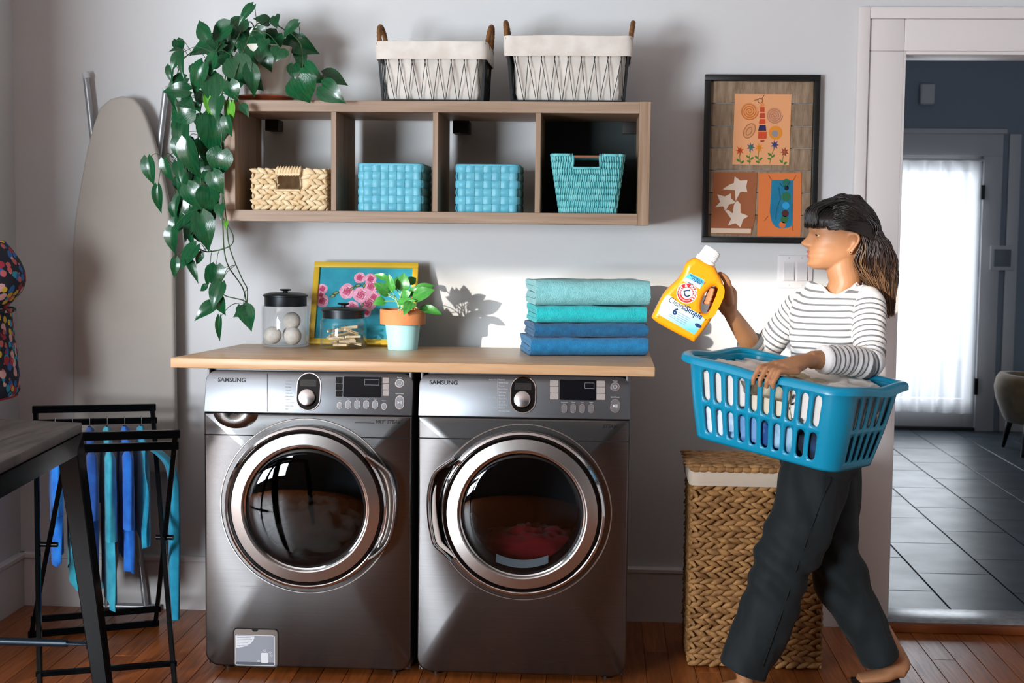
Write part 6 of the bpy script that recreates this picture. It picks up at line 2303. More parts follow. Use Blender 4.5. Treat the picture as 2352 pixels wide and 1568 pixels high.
def garment(c, r, seed, m, label, cat='clothing', amp=.35, low=True, xa=None, xb=None, far=False):
    ob = lump((0, 0, 0), r, seed, amp, 2.4, 56, 38)
    g_ = .0012
    for i, p in enumerate(ob.v):
        q = p + Vector(c)
        if -.06 < q.x < .10 and q.y < -.10 and not low:          # room for the gripping hand
            q.z = min(q.z, .172)
        q.z = max(.006, q.z)
        if low:
            q.z = min(q.z, zmid(q.x, q.y) - g_)
        else:
            q.z = max(q.z, zmid(q.x, q.y) + g_)
            q.y = max(q.y, ymid(q.x, q.z) + g_) if far else min(q.y, ymid(q.x, q.z) - g_)
        if xa is not None:
            q.x = max(q.x, xmid(xa, q.y, q.z) + g_)
        if xb is not None:
            q.x = min(q.x, xmid(xb, q.y, q.z) - g_)
        t = max(0, min(1, q.z / BH))
        lx, ly = lerp(BLb, BLt, t) / 2 - .0055, lerp(BWb, BWt, t) / 2 - .0055
        q.x, q.y = max(-lx, min(lx, q.x)), max(-ly, min(ly, q.y))
        rc_ = RC
        ox, oy = abs(q.x) - (lx - rc_), abs(q.y) - (ly - rc_)
        if ox > 0 and oy > 0 and sqrt(ox * ox + oy * oy) > rc_:
            k = rc_ / sqrt(ox * ox + oy * oy)
            q.x = (lx - rc_ + ox * k) * (1 if q.x > 0 else -1)
            q.y = (ly - rc_ + oy * k) * (1 if q.y > 0 else -1)
        w = BM @ q
        d = FAb - FAa
        s_ = max(-.5, min(1.5, (w - FAa).dot(d) / d.dot(d)))
        ax = FAa + d * s_
        h_ = sqrt((w.x - ax.x) ** 2 + (w.y - ax.y) ** 2)
        R_ = lerp(.058, .046, max(0, min(1, s_)))
        if h_ < R_:
            w.z = min(w.z, ax.z - sqrt(R_ * R_ - h_ * h_))
        ob.v[i] = w
    o = ob.build('crumpled_' + ('towel' if cat == 'towel' else 'shirt'), m, smooth=180)
    return tag(o, label, cat, 'crumpled laundry in the blue basket')


wht = mat('white_cotton', '#e9e6e0', .9, col2='#dedad2', vs=9, bump=.3, bs=60, sheen=.2)
crm = mat('cream_cotton', '#e2d8c4', .9, col2='#d6caa8', vs=9, bump=.3, bs=60)
garment((-.15, -.06, .170), (.15, .16, .062), 1.0, wht, 'white cotton cloth heaped at the thin end of the blue basket', 'towel', low=False, xb=3)
garment((.03, -.06, .172), (.12, .16, .06), 2.0, crm, 'cream cloth heaped in the middle of the blue basket', 'towel', low=False, xa=3, xb=4)
garment((.18, -.05, .168), (.13, .16, .062), 3.0, wht, 'white cloth heaped at the end of the basket below her elbow', 'towel', low=False, xa=4)
garment((.0, .115, .172), (.30, .09, .062), 9.0, wht, 'large white sheet spread across the far side of the basket', 'towel', low=False, far=True)
pbl = mat('pale_blue_cotton', '#8fb9d9', .9, col2='#e3ebf2', vs=16, ramp=(.4, .6), bump=.3, bs=60)
dbl = mat('denim_blue', '#1c4a86', .9, col2='#6f9ccc', vs=14, ramp=(.45, .62), bump=.3, bs=60)
nvy = mat('navy_cotton', '#0b1626', .9, col2='#24507e', vs=10, ramp=(.5, .7), bump=.3, bs=60)
garment((-.165, 0, .062), (.12, .16, .06), 4.0, pbl, 'pale blue and white garment low in the thin end of the basket', xb=0)
garment((-.03, 0, .062), (.09, .16, .06), 5.0, dbl, 'mid blue patterned garment low in the middle of the basket', xa=0, xb=1)
garment((.078, 0, .062), (.08, .16, .06), 6.0, mat('teal_cotton', '#15648c', .9, col2='#9cc4dc', vs=13, ramp=(.45, .6), bump=.3, bs=60), 'teal and white garment low in the basket beside navy laundry', xa=1, xb=2)
garment((.19, 0, .064), (.10, .16, .06), 7.0, nvy, 'navy garment low in the basket under her elbow', xa=2)

# ================================================================== DETERGENT BOTTLE
BYc = -.86
bpx = lambda u, v: (1480 + u / 5.6, 540 + v / 5.6)
bw_ = lambda u, v, y=BYc: Y_(*bpx(u, v), y)
outl = [(650, 290), (600, 310), (545, 350), (515, 395), (498, 450), (460, 520), (400, 590), (320, 665), (250, 745), (190, 850), (140, 950), (98, 1040), (108, 1072), (200, 1140), (400, 1250), (560, 1330), (630, 1365), (662, 1345), (705, 1290), (780, 1190), (840, 1100), (890, 1000), (940, 880), (980, 780), (1003, 690), (1002, 610), (972, 540), (930, 465), (912, 425), (890, 402), (830, 362), (740, 315)]
hole = [(870, 655), (925, 668), (948, 705), (938, 770), (905, 850), (868, 920), (830, 980), (785, 1000), (745, 990), (725, 950), (725, 880), (745, 805), (790, 725)]
BD0 = bw_(380, 1205)
dt = thing('detergent_bottle', 'yellow orange detergent bottle with white cap held up by the woman', 'bottle', BD0)
cu = bpy.data.curves.new('bottle', 'CURVE')
cu.dimensions = '2D'
cu.fill_mode = 'BOTH'
EX, BV = .020, .017
cu.extrude, cu.bevel_depth, cu.bevel_resolution, cu.offset = EX, BV, 4, -BV
for pl_, sgn_ in ((outl, 1), (hole, -1)):
    pts = [bw_(u, v) - BD0 for u, v in pl_]
    n = len(pts)
    sm = []
    for i in range(n):
        a, b, c, d = pts[(i - 1) % n], pts[i], pts[(i + 1) % n], pts[(i + 2) % n]
        for k in range(3):
            t = k / 3
            sm.append(0.5 * ((2 * b) + (c - a) * t + (2 * a - 5 * b + 4 * c - d) * t * t + (3 * b - a - 3 * c + d) * t ** 3))
    sp_ = cu.splines.new('POLY')
    sp_.points.add(len(sm) - 1)
    for i, p in enumerate(sm):
        sp_.points[i].co = (p.x, p.z, 0, 1)
    sp_.use_cyclic_u = True
tmp = bpy.data.objects.new('tmp', cu)
me = bpy.data.meshes.new_from_object(tmp)
bpy.data.objects.remove(tmp)
me.transform(Matrix.Rotation(radians(90), 4, 'X'))
me.materials.append(mat('yellow_bottle', '#e5930f', .32, coat=.2))
me.shade_smooth()
me.set_sharp_from_angle(angle=radians(40))
o = bpy.data.objects.new('bottle_body', me)
COL.objects.link(o)
o.parent = dt
WM[o] = WM[dt].copy()
# cap
cb0, cb1 = bw_(778, 348), bw_(888, 184)
axc = (cb1 - cb0)
capH = axc.length
axc.normalize()
Mc = frame_M(cb0 - axc * .002, Vector((0, 1, 0)).cross(axc) * -1, (0, 1, 0))
xx_ = axc.cross(Vector((0, 1, 0)))
Mc = Matrix(((xx_.x, 0, axc.x, cb0.x), (xx_.y, 1, axc.y, cb0.y), (xx_.z, 0, axc.z, cb0.z), (0, 0, 0, 1)))
rcb = (bw_(905, 415) - bw_(655, 285)).length / 2 * .97
rct = (bw_(985, 243) - bw_(792, 132)).length / 2
capo = MB().lathe([(rcb * .9, -.004), (rcb, 0), (rcb, capH * .22), (rct * 1.06, capH * .27), (rct, capH * .96), (rct * .94, capH), (.001, capH)], 48, Mc).build('cap', mat('white_cap', '#eef0f1', .35), dt, smooth=40)
rb_ = MB()
for k in range(36):
    a = 2 * pi * k / 36
    p0 = Mc @ Vector((rct * 1.045 * cos(a), rct * 1.045 * sin(a), capH * .30))
    p1 = Mc @ Vector((rct * 1.0 * cos(a), rct * 1.0 * sin(a), capH * .93))
    rb_.tube([p0, p1], .0011, 4)
orb = rb_.build('cap_ribs', mat('white_cap', '#eef0f1', .35), capo)
orb['kind'] = 'stuff'
# label and print on the front
BF = BYc - EX - BV - .0002
LF = lambda u, v: Y_(*bpx(u, v), BF)


def bl_poly(name, pts, m, lvl, par=None, sm=False):
    P_ = [LF(*q) for q in pts]
    return MB().prism([(p.x, p.z) for p in P_], lambda x, z, d: Vector((x, d, z)), BF + .0006, BF - .0002 * lvl).build(name, m, par or dt, smooth=0)


lab = bpy.data.materials.new('label_gradient')
lab.use_nodes = True
nt = lab.node_tree
tcn = nt.nodes.new('ShaderNodeTexCoord')
sx_ = nt.nodes.new('ShaderNodeSeparateXYZ')
nt.links.new(tcn.outputs['Generated'], sx_.inputs[0])
rp_ = nt.nodes.new('ShaderNodeValToRGB')
rp_.color_ramp.elements[0].color = lin('#5fb0d8')
rp_.color_ramp.elements[1].color = lin('#e8eef0')
rp_.color_ramp.elements[0].position = .1
rp_.color_ramp.elements[1].position = .9
nt.links.new(sx_.outputs['Z'], rp_.inputs[0])
nt.links.new(rp_.outputs[0], nt.nodes['Principled BSDF'].inputs['Base Color'])
nt.nodes['Principled BSDF'].inputs['Roughness'].default_value = .35
l1 = bl_poly('front_label', [(305, 770), (270, 790), (240, 835), (205, 900), (185, 990), (200, 1030), (640, 1275), (668, 1250), (778, 1080), (700, 1010), (600, 950), (560, 930), (480, 890), (400, 840), (345, 785)], lab, 1)
tagp = bl_poly('top_tag', [(578, 488), (590, 486), (765, 570), (772, 598), (716, 692), (620, 640), (490, 582), (522, 545)], mat('tag_blue', '#57b6d9', .35), 1)
bl_poly('tag_band', [(540, 545), (726, 632), (716, 692), (620, 640), (490, 582)], mat('tag_pale', '#cfe6ec', .35), 2, tagp)
navy_i = mat('navy_ink', '#14335c', .4)
ba = radians(-28.6)
bxv, byv = Vector((cos(ba), 0, sin(ba))), Vector((-sin(ba), 0, cos(ba)))


def btext(body, u, v, size, m, par, lvl=3, ang=0, **kw):
    p = LF(u, v)
    p.y = BF - .0002 * lvl
    x_ = bxv * cos(radians(ang)) + byv * sin(radians(ang))
    y_ = -bxv * sin(radians(ang)) + byv * cos(radians(ang))
    return text('lettering', body, size, frame_M(p, x_, y_), m, par, extrude=.0001, **kw)


btext('POWERFULLY', 580, 522, .0088, navy_i, tagp, bold=.0002)
btext('CLEAN', 602, 572, .0100, navy_i, tagp, bold=.0003)
bl_poly('tag_swoosh', [(495, 577), (600, 618), (715, 690), (600, 628)], navy_i, 3, tagp)
cc_ = lambda r, n=40: [(547 + r * cos(2 * pi * k / n), 744 + r * sin(2 * pi * k / n)) for k in range(n)]
rnd = bl_poly('emblem', cc_(134), mat('emblem_white', '#f4f2ee', .35), 2)
bl_poly('emblem_ring', cc_(124), mat('emblem_red', '#b3202a', .35), 3, rnd)
bl_poly('emblem_disc', cc_(74), mat('emblem_white', '#f4f2ee', .35), 4, rnd)
letters = 'ARM & HAMMER'
for i, ch_ in enumerate(letters):
    if ch_ == ' ':
        continue
    aa = lerp(208, -20, i / (len(letters) - 1)) - 28.6
    u, v = 547 + 82 * cos(radians(aa)), 744 - 82 * sin(radians(aa))
    p = LF(u, v)
    p.y = BF - .0010
    x_ = Vector((cos(radians(aa - 90)), 0, sin(radians(aa - 90))))
    y_ = Vector((cos(radians(aa)), 0, sin(radians(aa))))
    text('lettering', ch_, .0118, frame_M(p, x_, y_), mat('emblem_white', '#f4f2ee', .35), rnd, extrude=.0001, bold=.0004, align='CENTER')
arc = [(547 + 98 * cos(radians(a)), 744 - 98 * sin(radians(a))) for a in range(-185, -55, 10)]
MB().tube([Y_(*bpx(*q), BF - .0009) for q in arc], .0022, 5, flat=.3, ref=(0, 1, 0)).build('emblem_small_print', mat('emblem_pink', '#d98a8a', .4), rnd)
# flexed arm holding a hammer
MB().tube([Y_(*bpx(*q), BF - .0012) for q in ((585, 775), (545, 790), (520, 770), (512, 725), (540, 708))], [.0022, .003, .0028, .0022, .002], 6, flat=.4, ref=(0, 1, 0)).build('emblem_arm', navy_i, rnd)
bl_poly('emblem_hammer', [(500, 712), (575, 700), (580, 690), (588, 712), (582, 728), (575, 716), (502, 724)], navy_i, 6, rnd)
btext('Clean', 300, 850, .0262, mat('ink_thin', '#33434f', .4), l1, sx=.84)
btext('&', 470, 942, .0262, mat('ink_thin', '#33434f', .4), l1, bold=.0002, sx=.84)
btext('Simple', 514, 966, .0262, navy_i, l1, bold=.0006, sx=.84)
btext('6', 352, 1000, .029, navy_i, l1, bold=.0012)
pr = MB()
for k in range(5):
    u0, v0 = 436 - k * 10, 990 + k * 24
    p0, p1 = LF(u0, v0), LF(u0 + 150 - k * 6, v0 + 82 - k * 3)
    p0.y = p1.y = BF - .0005
    pr.bar(p0, p1, .0003, .0012)
for k in range(2):
    p0, p1 = LF(318 - k * 8, 1010 + k * 22), LF(400 - k * 8, 1055 + k * 22)
    p0.y = p1.y = BF - .0005
    pr.bar(p0, p1, .0003, .0012)
op = pr.build('small_print', mat('print_slate', '#4a6a86', .5), l1)
op['kind'] = 'stuff'
bl_poly('volume_badge', [(692 + 48 * cos(2 * pi * k / 20) * .88 + 22 * sin(2 * pi * k / 20) * -.45, 1162 + 48 * cos(2 * pi * k / 20) * .45 + 22 * sin(2 * pi * k / 20)) for k in range(20)], navy_i, 3, l1)
# ================================================================== THE WOMAN
WY = -.78
pn = thing('person', 'woman in a striped top and black jeans carrying the blue basket', 'person', (1.1, WY, 0))
PLOC = Vector((1.1, WY, 0))


def limb(mb, pts, rad, ref=(0, 1, 0), sub=4, n=18, power=1.0):
    """closed tapered limb; rad = [(r across ref, r along ref)] per control point"""
    P = cr(pts, sub)
    m = len(P)
    RR = []
    k = len(rad)
    ra = [Vector((r[0], r[1], 0)) if isinstance(r, (tuple, list)) else Vector((r, r, 0)) for r in rad]
    RR = cr(ra, sub)
    vs, fs = [], []
    rf = Vector(ref)
    for i in range(m):
        t = (P[min(i + 1, m - 1)] - P[max(i - 1, 0)]).normalized()
        b = (rf - t * rf.dot(t)).normalized()
        a = t.cross(b)
        for q in range(n):
            an = 2 * pi * q / n
            vs.append(P[i] + a * (RR[i].x * cos(an)) + b * (RR[i].y * sin(an)))
    for i in range(m - 1):
        for q in range(n):
            l = (q + 1) % n
            fs.append((i * n + q, i * n + l, (i + 1) * n + l, (i + 1) * n + q))
    # rounded ends
    s = len(vs)
    t0 = (P[1] - P[0]).normalized()
    t1 = (P[-1] - P[-2]).normalized()
    vs.append(P[0] - t0 * min(RR[0].x, RR[0].y) * .7)
    vs.append(P[-1] + t1 * min(RR[-1].x, RR[-1].y) * .7)
    for q in range(n):
        l = (q + 1) % n
        fs.append((s, l, q))
        fs.append((s + 1, (m - 1) * n + q, (m - 1) * n + l))
    mb.add(vs, fs)
    return P


def remesh(mb, name, voxel, smooth_it, mats, parent, post=None):
    o = mb.build(name, mats, parent, smooth=0)
    md = o.modifiers.new('r', 'REMESH')
    md.mode = 'VOXEL'
    md.voxel_size = voxel
    if smooth_it:
        ms = o.modifiers.new('s', 'SMOOTH')
        ms.factor = .5
        ms.iterations = smooth_it
    bpy.context.view_layer.update()
    dg = bpy.context.evaluated_depsgraph_get()
    me = bpy.data.meshes.new_from_object(o.evaluated_get(dg))
    o.modifiers.clear()
    old = o.data
    o.data = me
    bpy.data.meshes.remove(old)
    me.shade_smooth()
    me.name = name
    return o


# ---- head in local axes: x forward (world -x), y towards the camera (world -y), z up; origin at the ear canal
nose_w = Y_(1838.5, 556.5, WY)
HC = Vector((nose_w.x + .1416, WY, nose_w.z - .0045))


def hw_(x, y, z):
    return Vector((HC.x - x, HC.y - y, HC.z + z))


zz_ = [-.080, -.076, -.070, -.0635, -.052, -.045, -.039, -.032, -.024, -.012, .0, .012, .024, .036, .048, .062, .078, .095, .110, .122, .130, .134]
xf_ = [.092, .104, .112, .1165, .1135, .1140, .1165, .1150, .1165, .1120, .1100, .1085, .1085, .1120, .1140, .1130, .108, .096, .078, .052, .026, .010]
xb_ = [.030, .022, .012, .0, -.022, -.036, -.048, -.056, -.064, -.074, -.080, -.085, -.088, -.090, -.090, -.088, -.083, -.074, -.062, -.044, -.024, .0]
wd_ = [.014, .028, .036, .042, .050, .053, .055, .057, .059, .0625, .066, .068, .070, .0715, .0725, .073, .072, .067, .057, .042, .026, .008]


def head_pt(u, v):
    z = lerp(-.080, .134, v)
    xf, xb, w_ = interp(z, zz_, xf_), interp(z, zz_, xb_), interp(z, zz_, wd_)
    a = 2 * pi * u
    ca, sa = cos(a), sin(a)
    xm = xb + (xf - xb) * .46
    if ca > 0:
        x = xm + (xf - xm) * abs(ca) ** .80
        y = w_ * (abs(sa) ** .92) * (1 if sa > 0 else -1)
    else:
        x = xm - (xm - xb) * abs(ca) ** .92
        y = w_ * (abs(sa) ** .95) * (1 if sa > 0 else -1)
    if ca > 0:
        g = lambda c, s, q: exp(-((q - c) / s) ** 2)
        # nose
        prof = interp(z, [-.014, -.009, -.003, .0045, .010, .018, .028, .040], [0, .018, .028, .0325, .0275, .019, .0105, .001])
        sg = interp(z, [-.012, .0, .010, .03], [.0135, .0130, .0105, .0085])
        x += prof * exp(-(y / sg) ** 2)
        x += .007 * g(-.004, .006, z) * (g(.013, .006, y) + g(-.013, .006, y))   # nostril wings
        # lips
        x += .0062 * g(-.0235, .0050, z) * exp(-(y / .021) ** 2)
        x += .0058 * g(-.0380, .0055, z) * exp(-(y / .019) ** 2)
        x -= .0040 * g(-.0310, .0022, z) * exp(-(y / .023) ** 2)
        # chin, sockets, cheek bones
        x += .004 * g(-.062, .010, z) * exp(-(y / .018) ** 2)
        x -= .0085 * g(.026, .0095, z) * (g(.031, .015, y) + g(-.031, .015, y))
        x += .0035 * g(-.002, .016, z) * (g(.040, .016, y) + g(-.040, .016, y))
        x += .004 * g(.045, .008, z) * (g(.028, .018, y) + g(-.028, .018, y))
    return hw_(x, y, z)


body = MB()
NU, NV = 96, 90
hvs = [head_pt(i / NU, j / (NV - 1)) for j in range(NV) for i in range(NU)]
hfs = [(j * NU + i, j * NU + (i + 1) % NU, (j + 1) * NU + (i + 1) % NU, (j + 1) * NU + i) for j in range(NV - 1) for i in range(NU)]
hfs += [tuple(range(NU)), tuple((NV - 1) * NU + i for i in range(NU - 1, -1, -1))]
body.add(hvs, hfs)
# ears
for s in (1, -1):
    rim_ = [(-.010, .058, -.020), (-.004, .064, -.026), (-.012, .070, -.012), (-.022, .076, .004), (-.027, .078, .018), (-.022, .077, .030), (-.008, .072, .034), (.004, .067, .026), (.006, .065, .012), (.004, .063, .0)]
    limb(body, [hw_(x, y * s, z) for x, y, z in rim_], [.006, .0065, .005, .0048, .005, .005, .005, .0048, .004, .003], sub=3, n=8)
    limb(body, [hw_(x, y * s, z) for x, y, z in ((-.012, .062, -.014), (-.014, .064, .008), (-.008, .063, .024))], [(.008, .004), (.012, .005), (.008, .004)], sub=3, n=8)
    limb(body, [hw_(x, y * s, z) for x, y, z in ((-.004, .064, -.020), (-.003, .0655, -.026))], [.0065, .005], sub=2, n=8)
# neck and shoulders line
NB = Y_(1915, 668, WY)
limb(body, [hw_(.012, 0, -.02), hw_(.008, 0, -.075), hw_(-.002, 0, -.125), NB + Vector((.012, .0, -.035))], [(.052, .052), (.051, .051), (.052, .054), (.052, .056)], sub=5, n=24)
# torso frame: chest turned part way to the camera
TH = radians(38)
SH_ = Vector((cos(TH), -sin(TH), 0))           # from her right shoulder to her left shoulder
FD = Vector((-sin(TH), -cos(TH), 0))           # chest direction
Lsh, Rsh = Y_(1992, 700, -.875), Y_(1846, 698, -.685)
Lel, Lwr = Y_(1992, 827, -1.005), Y_(1862, 826, -1.135)
Rel, Rwr = Y_(1742, 816, -.60), Y_(1674, 712, -.775)
chest = (Lsh + Rsh) / 2
pel = Y_(1890, 985, -.79)
waist = Y_(1905, 860, -.785)
limb(body, [pel, waist, chest + Vector((0, 0, -.09)), chest + Vector((0, 0, .01)), NB + Vector((.008, 0, .0))], [(.10, .13), (.085, .105), (.085, .12), (.05, .10), (.038, .042)], ref=tuple(SH_), sub=4, n=24)
# arms
limb(body, [Lsh, Lsh.lerp(Lel, .5), Lel, Lel.lerp(Lwr, .4), Lwr], [.040, .038, .035, .034, (.022, .027)], ref=(0, 0, 1), sub=5)
limb(body, [Rsh, Rsh.lerp(Rel, .5), Rel, Rel.lerp(Rwr, .4), Rwr], [.040, .036, .034, .033, (.022, .026)], ref=(0, 1, 0), sub=5)

# ---- left hand gripping the near rim of the basket
inv_b = BM.inverted()
rdir = (BM.to_3x3() @ Vector((1, 0, 0))).normalized()
rout = (BM.to_3x3() @ Vector((0, -1, 0))).normalized()
rupv = (BM.to_3x3() @ Vector((0, 0, 1))).normalized()


def rim_at(u):
    best = min([k / 300 for k in range(301)], key=lambda k: abs((lambda d: 1176 + FPX * d.dot(_rt) / d.dot(_fw))(BM @ Vector((lerp(-.24, .24, k), -BWt / 2, BH)) - CAM) - u))
    return BM @ Vector((lerp(-.24, .24, best), -BWt / 2, BH))


fing_u = [1755, 1771, 1786, 1800]
mcps = []
for i, u in enumerate(fing_u):
    rm = rim_at(u)
    ln = [.92, 1.0, .96, .84][i]
    mcp = rm + rupv * (.030 - .003 * i) - rout * .022 + rdir * (.012 + .002 * i)
    pip = rm + rupv * .020 + rout * .024 - rdir * .002
    dip = rm + rupv * (-.012) + rout * .0405 - rdir * .008
    tip = rm + rupv * (-.012 - .020 * ln) + rout * .034 - rdir * .010
    mcps.append(mcp)
    limb(body, [mcp - (pip - mcp) * .3, mcp, mcp.lerp(pip, .5), pip, pip.lerp(dip, .55), dip, tip], [.0098, .0100, .0088, .0090, .0082, .0080, .0066], ref=tuple(rdir), sub=3, n=10)
palm_c = (mcps[0] + mcps[3]) / 2
Lw2 = Lwr
pdir = (palm_c - Lw2).normalized()
limb(body, [Lw2 - pdir * .01, Lw2.lerp(palm_c, .45) + rupv * .004, palm_c - rupv * .002, palm_c + pdir * .008], [(.020, .026), (.017, .034), (.0145, .039), (.012, .036)], ref=tuple((mcps[0] - mcps[3]).normalized()), sub=4, n=18)
for m_ in mcps:
    limb(body, [Lw2.lerp(m_, .35), m_], [(.014), .0115], sub=3, n=10)
rm = rim_at(1760)
limb(body, [Lw2.lerp(palm_c, .3) - rupv * .006, mcps[0] - rout * .012 - rupv * .014, rm - rout * .018 - rupv * .016 - rdir * .004, rm - rout * .012 - rupv * .036 - rdir * .010], [.013, .012, .0100, .0085], sub=4, n=10)

# ---- right hand around the bottle handle
RP = Vector(((LF(1035, 760)).x, -.825, LF(1035, 760).z))
for i, (hu, hv) in enumerate(((905, 690), (890, 745), (872, 800), (850, 855))):
    k0 = Y_(*bpx(1052 - i * 16, 660 + i * 62), -.806)
    k1 = Y_(*bpx(985 - i * 8, hv - 6), -.797)
    k2 = Y_(*bpx(hu - 55, hv + 4), -.822)
    k3 = Y_(*bpx(hu - 62, hv + 10), -.868)
    k4 = Y_(*bpx(hu - 14, hv + 14), -.893)
    limb(body, [k0, k1, k1.lerp(k2, .55) + Vector((0, .003, 0)), k2, k3, k4], [.0100, .0085, .0080, .0080, .0074, .0064], sub=3, n=10)
kA, kD = Y_(*bpx(1060, 680), -.801), Y_(*bpx(1005, 850), -.801)
pm_ = (kA + kD) / 2
hd = (pm_ - Rwr).normalized()
limb(body, [Rwr - hd * .008, Rwr.lerp(pm_, .4), pm_, pm_ + hd * .022], [(.024, .021), (.034, .019), (.040, .0165), (.032, .013)], ref=(0, 1, 0), sub=4, n=18)
limb(body, [Rwr.lerp(pm_, .45) + Vector((.008, -.012, 0)), Y_(*bpx(1075, 640), -.842), Y_(*bpx(1030, 545), -.85), Y_(*bpx(962, 490), -.853)], [.0150, .0125, .0105, .0080], sub=4, n=12)

# ---- legs and feet
Lhip, Rhip = Y_(1885, 1010, -.845), Y_(1895, 1010, -.715)
Lkn, Lan = Y_(1806, 1285, -.845), Y_(1708, 1540, -.83)
Rkn, Ran = Y_(1915, 1290, -.70), Y_(2056, 1500, -.70)
limb(body, [Lhip, Lhip.lerp(Lkn, .5), Lkn, Lkn.lerp(Lan, .4), Lan], [.075, .065, .048, .045, .031], ref=(0, 1, 0), sub=4)
limb(body, [Rhip, Rhip.lerp(Rkn, .5), Rkn, Rkn.lerp(Ran, .4), Ran], [.075, .065, .048, .045, .031], ref=(0, 1, 0), sub=4)
# front foot: heel strike, toes to the left
fl = [Vector((Lan.x + .026, Lan.y, .024)), Vector((Lan.x - .016, Lan.y, .023)), Vector((Lan.x - .075, Lan.y - .004, .015)), Vector((Lan.x - .125, Lan.y - .006, .012))]
limb(body, fl, [(.022, .031), (.022, .036), (.011, .041), (.008, .034)], ref=(0, 1, 0), sub=4)
limb(body, [Lan + Vector((0, 0, .03)), Lan + Vector((.006, 0, -.01)), Vector((Lan.x + .008, Lan.y, .036))], [.031, .030, .028], sub=3)
# rear foot: heel lifting, toes on the floor
heel = Y_(2082, 1537, -.70)
toe = Vector((Ran.x - .085, -.70, .020))
ball = Vector((Ran.x - .035, -.70, .026))
limb(body, [Ran, Ran.lerp(heel, .55) + Vector((-.006, 0, -.004)), heel + Vector((-.016, 0, -.002))], [.031, (.034, .030), (.030, .030)], ref=(0, 1, 0), sub=4)
limb(body, [heel + Vector((-.010, 0, .004)), heel.lerp(ball, .5) + Vector((-.004, 0, .012)), ball + Vector((0, 0, .006)), toe + Vector((-.03, 0, -.002))], [(.030, .030), (.030, .034), (.024, .040), (.014, .036)], ref=(0, 1, 0), sub=4)

# skin with soft colour variation and lips
skin = mat('skin', '#b5825c', .46, col2='#ac7953', vs=14, sss=.15, bump=.05, bs=350)
nt = skin.node_tree
bsn = nt.nodes['Principled BSDF']
src = bsn.inputs['Base Color'].links[0].from_socket
tcn = [n for n in nt.nodes if n.type == 'TEX_COORD'][0]


def feature(center, radii, color, soft, src):
    c = center - PLOC
    sb = nt.nodes.new('ShaderNodeVectorMath')
    sb.operation = 'SUBTRACT'
    nt.links.new(tcn.outputs['Object'], sb.inputs[0])
    sb.inputs[1].default_value = c
    dv = nt.nodes.new('ShaderNodeVectorMath')
    dv.operation = 'DIVIDE'
    nt.links.new(sb.outputs[0], dv.inputs[0])
    dv.inputs[1].default_value = radii
    ln = nt.nodes.new('ShaderNodeVectorMath')
    ln.operation = 'LENGTH'
    nt.links.new(dv.outputs[0], ln.inputs[0])
    mr = nt.nodes.new('ShaderNodeMapRange')
    mr.inputs['From Min'].default_value = 1.0
    mr.inputs['From Max'].default_value = soft
    nt.links.new(ln.outputs['Value'], mr.inputs['Value'])
    mx = nt.nodes.new('ShaderNodeMix')
    mx.data_type = 'RGBA'
    nt.links.new(mr.outputs[0], mx.inputs[0])
    nt.links.new(src, mx.inputs[6])
    mx.inputs[7].default_value = lin(color)
    return mx.outputs[2]


src = feature(hw_(.118, 0, -.0240), (.018, .024, .0062), '#97574a', .6, src)
src = feature(hw_(.114, 0, -.0385), (.018, .022, .0072), '#9f5d50', .6, src)
src = feature(hw_(.112, 0, -.0312), (.016, .026, .0014), '#5c2822', .5, src)
nt.links.new(src, bsn.inputs['Base Color'])
person_body = remesh(body, 'body', .0032, 2, skin, pn)

# eyes, lashes, brows, earring
eye_w = mat('eye_white', '#b3a8a0', .25)
for s in (1, -1):
    ec = hw_(.0868, .0305 * s, .0275)
    ey_ = MB().sphere(ec, .0112, 20, 14).build('eye', eye_w, pn, smooth=180)
    MB().sphere(ec + Vector((-.0066, -.0018 * s, 0)), (.0052, .0058, .0058), 16, 10).build('iris', mat('iris_brown', '#1d100a', .1, coat=.5), ey_, smooth=180)
    up_ = []
    for k in range(9):
        a = radians(lerp(-62, 62, k / 8))
        up_.append(ec + Vector((-.0122 * cos(a), -.0122 * sin(a), .0016 - .0024 * abs(sin(a)) + (.0008 if sin(a) * s > 0 else 0))))
    MB().tube(up_, [.0011 + .0009 * sin(pi * k / 8) for k in range(9)], 6).build('eyelash', mat('lash_black', '#0a0706', .6), pn, smooth=60)
    lid_ = MB()
    def lidf(u, v, s=s, ec=ec):
        a = radians(lerp(-62, 62, u))
        e = radians(lerp(5, 80, v))
        return ec + Vector((-.0120 * cos(a) * cos(e), -.0120 * sin(a) * cos(e), .0120 * sin(e)))
    MB().grid(lidf, 14, 7).build('upper_eyelid', skin, pn, smooth=180)
    def lidg(u, v, s=s, ec=ec):
        a = radians(lerp(-62, 62, u))
        e = radians(lerp(-13, -80, v))
        return ec + Vector((-.0119 * cos(a) * cos(e), -.0119 * sin(a) * cos(e), .0119 * sin(e)))
    MB().grid(lidg, 14, 7).build('lower_eyelid', skin, pn, smooth=180)
MB().sphere(hw_(-.003, .0715, -.0235), .0021, 10, 8).build('earring', mat('dark_stud', '#15181c', .15, metal=.8), pn, smooth=180)
neck_r = []
for k in range(40):
    a = 2 * pi * k / 40
    p = NB + Vector((.0, 0, -.012)) + FD * (.072 * cos(a)) + SH_ * (.074 * sin(a)) + Vector((0, 0, -.030 * cos(a) - .004))
    neck_r.append(p)
MB().tube(neck_r, .0011, 6, closed=True).build('necklace', mat('gold', '#c79a4a', .2, metal=1.0), pn, smooth=60)

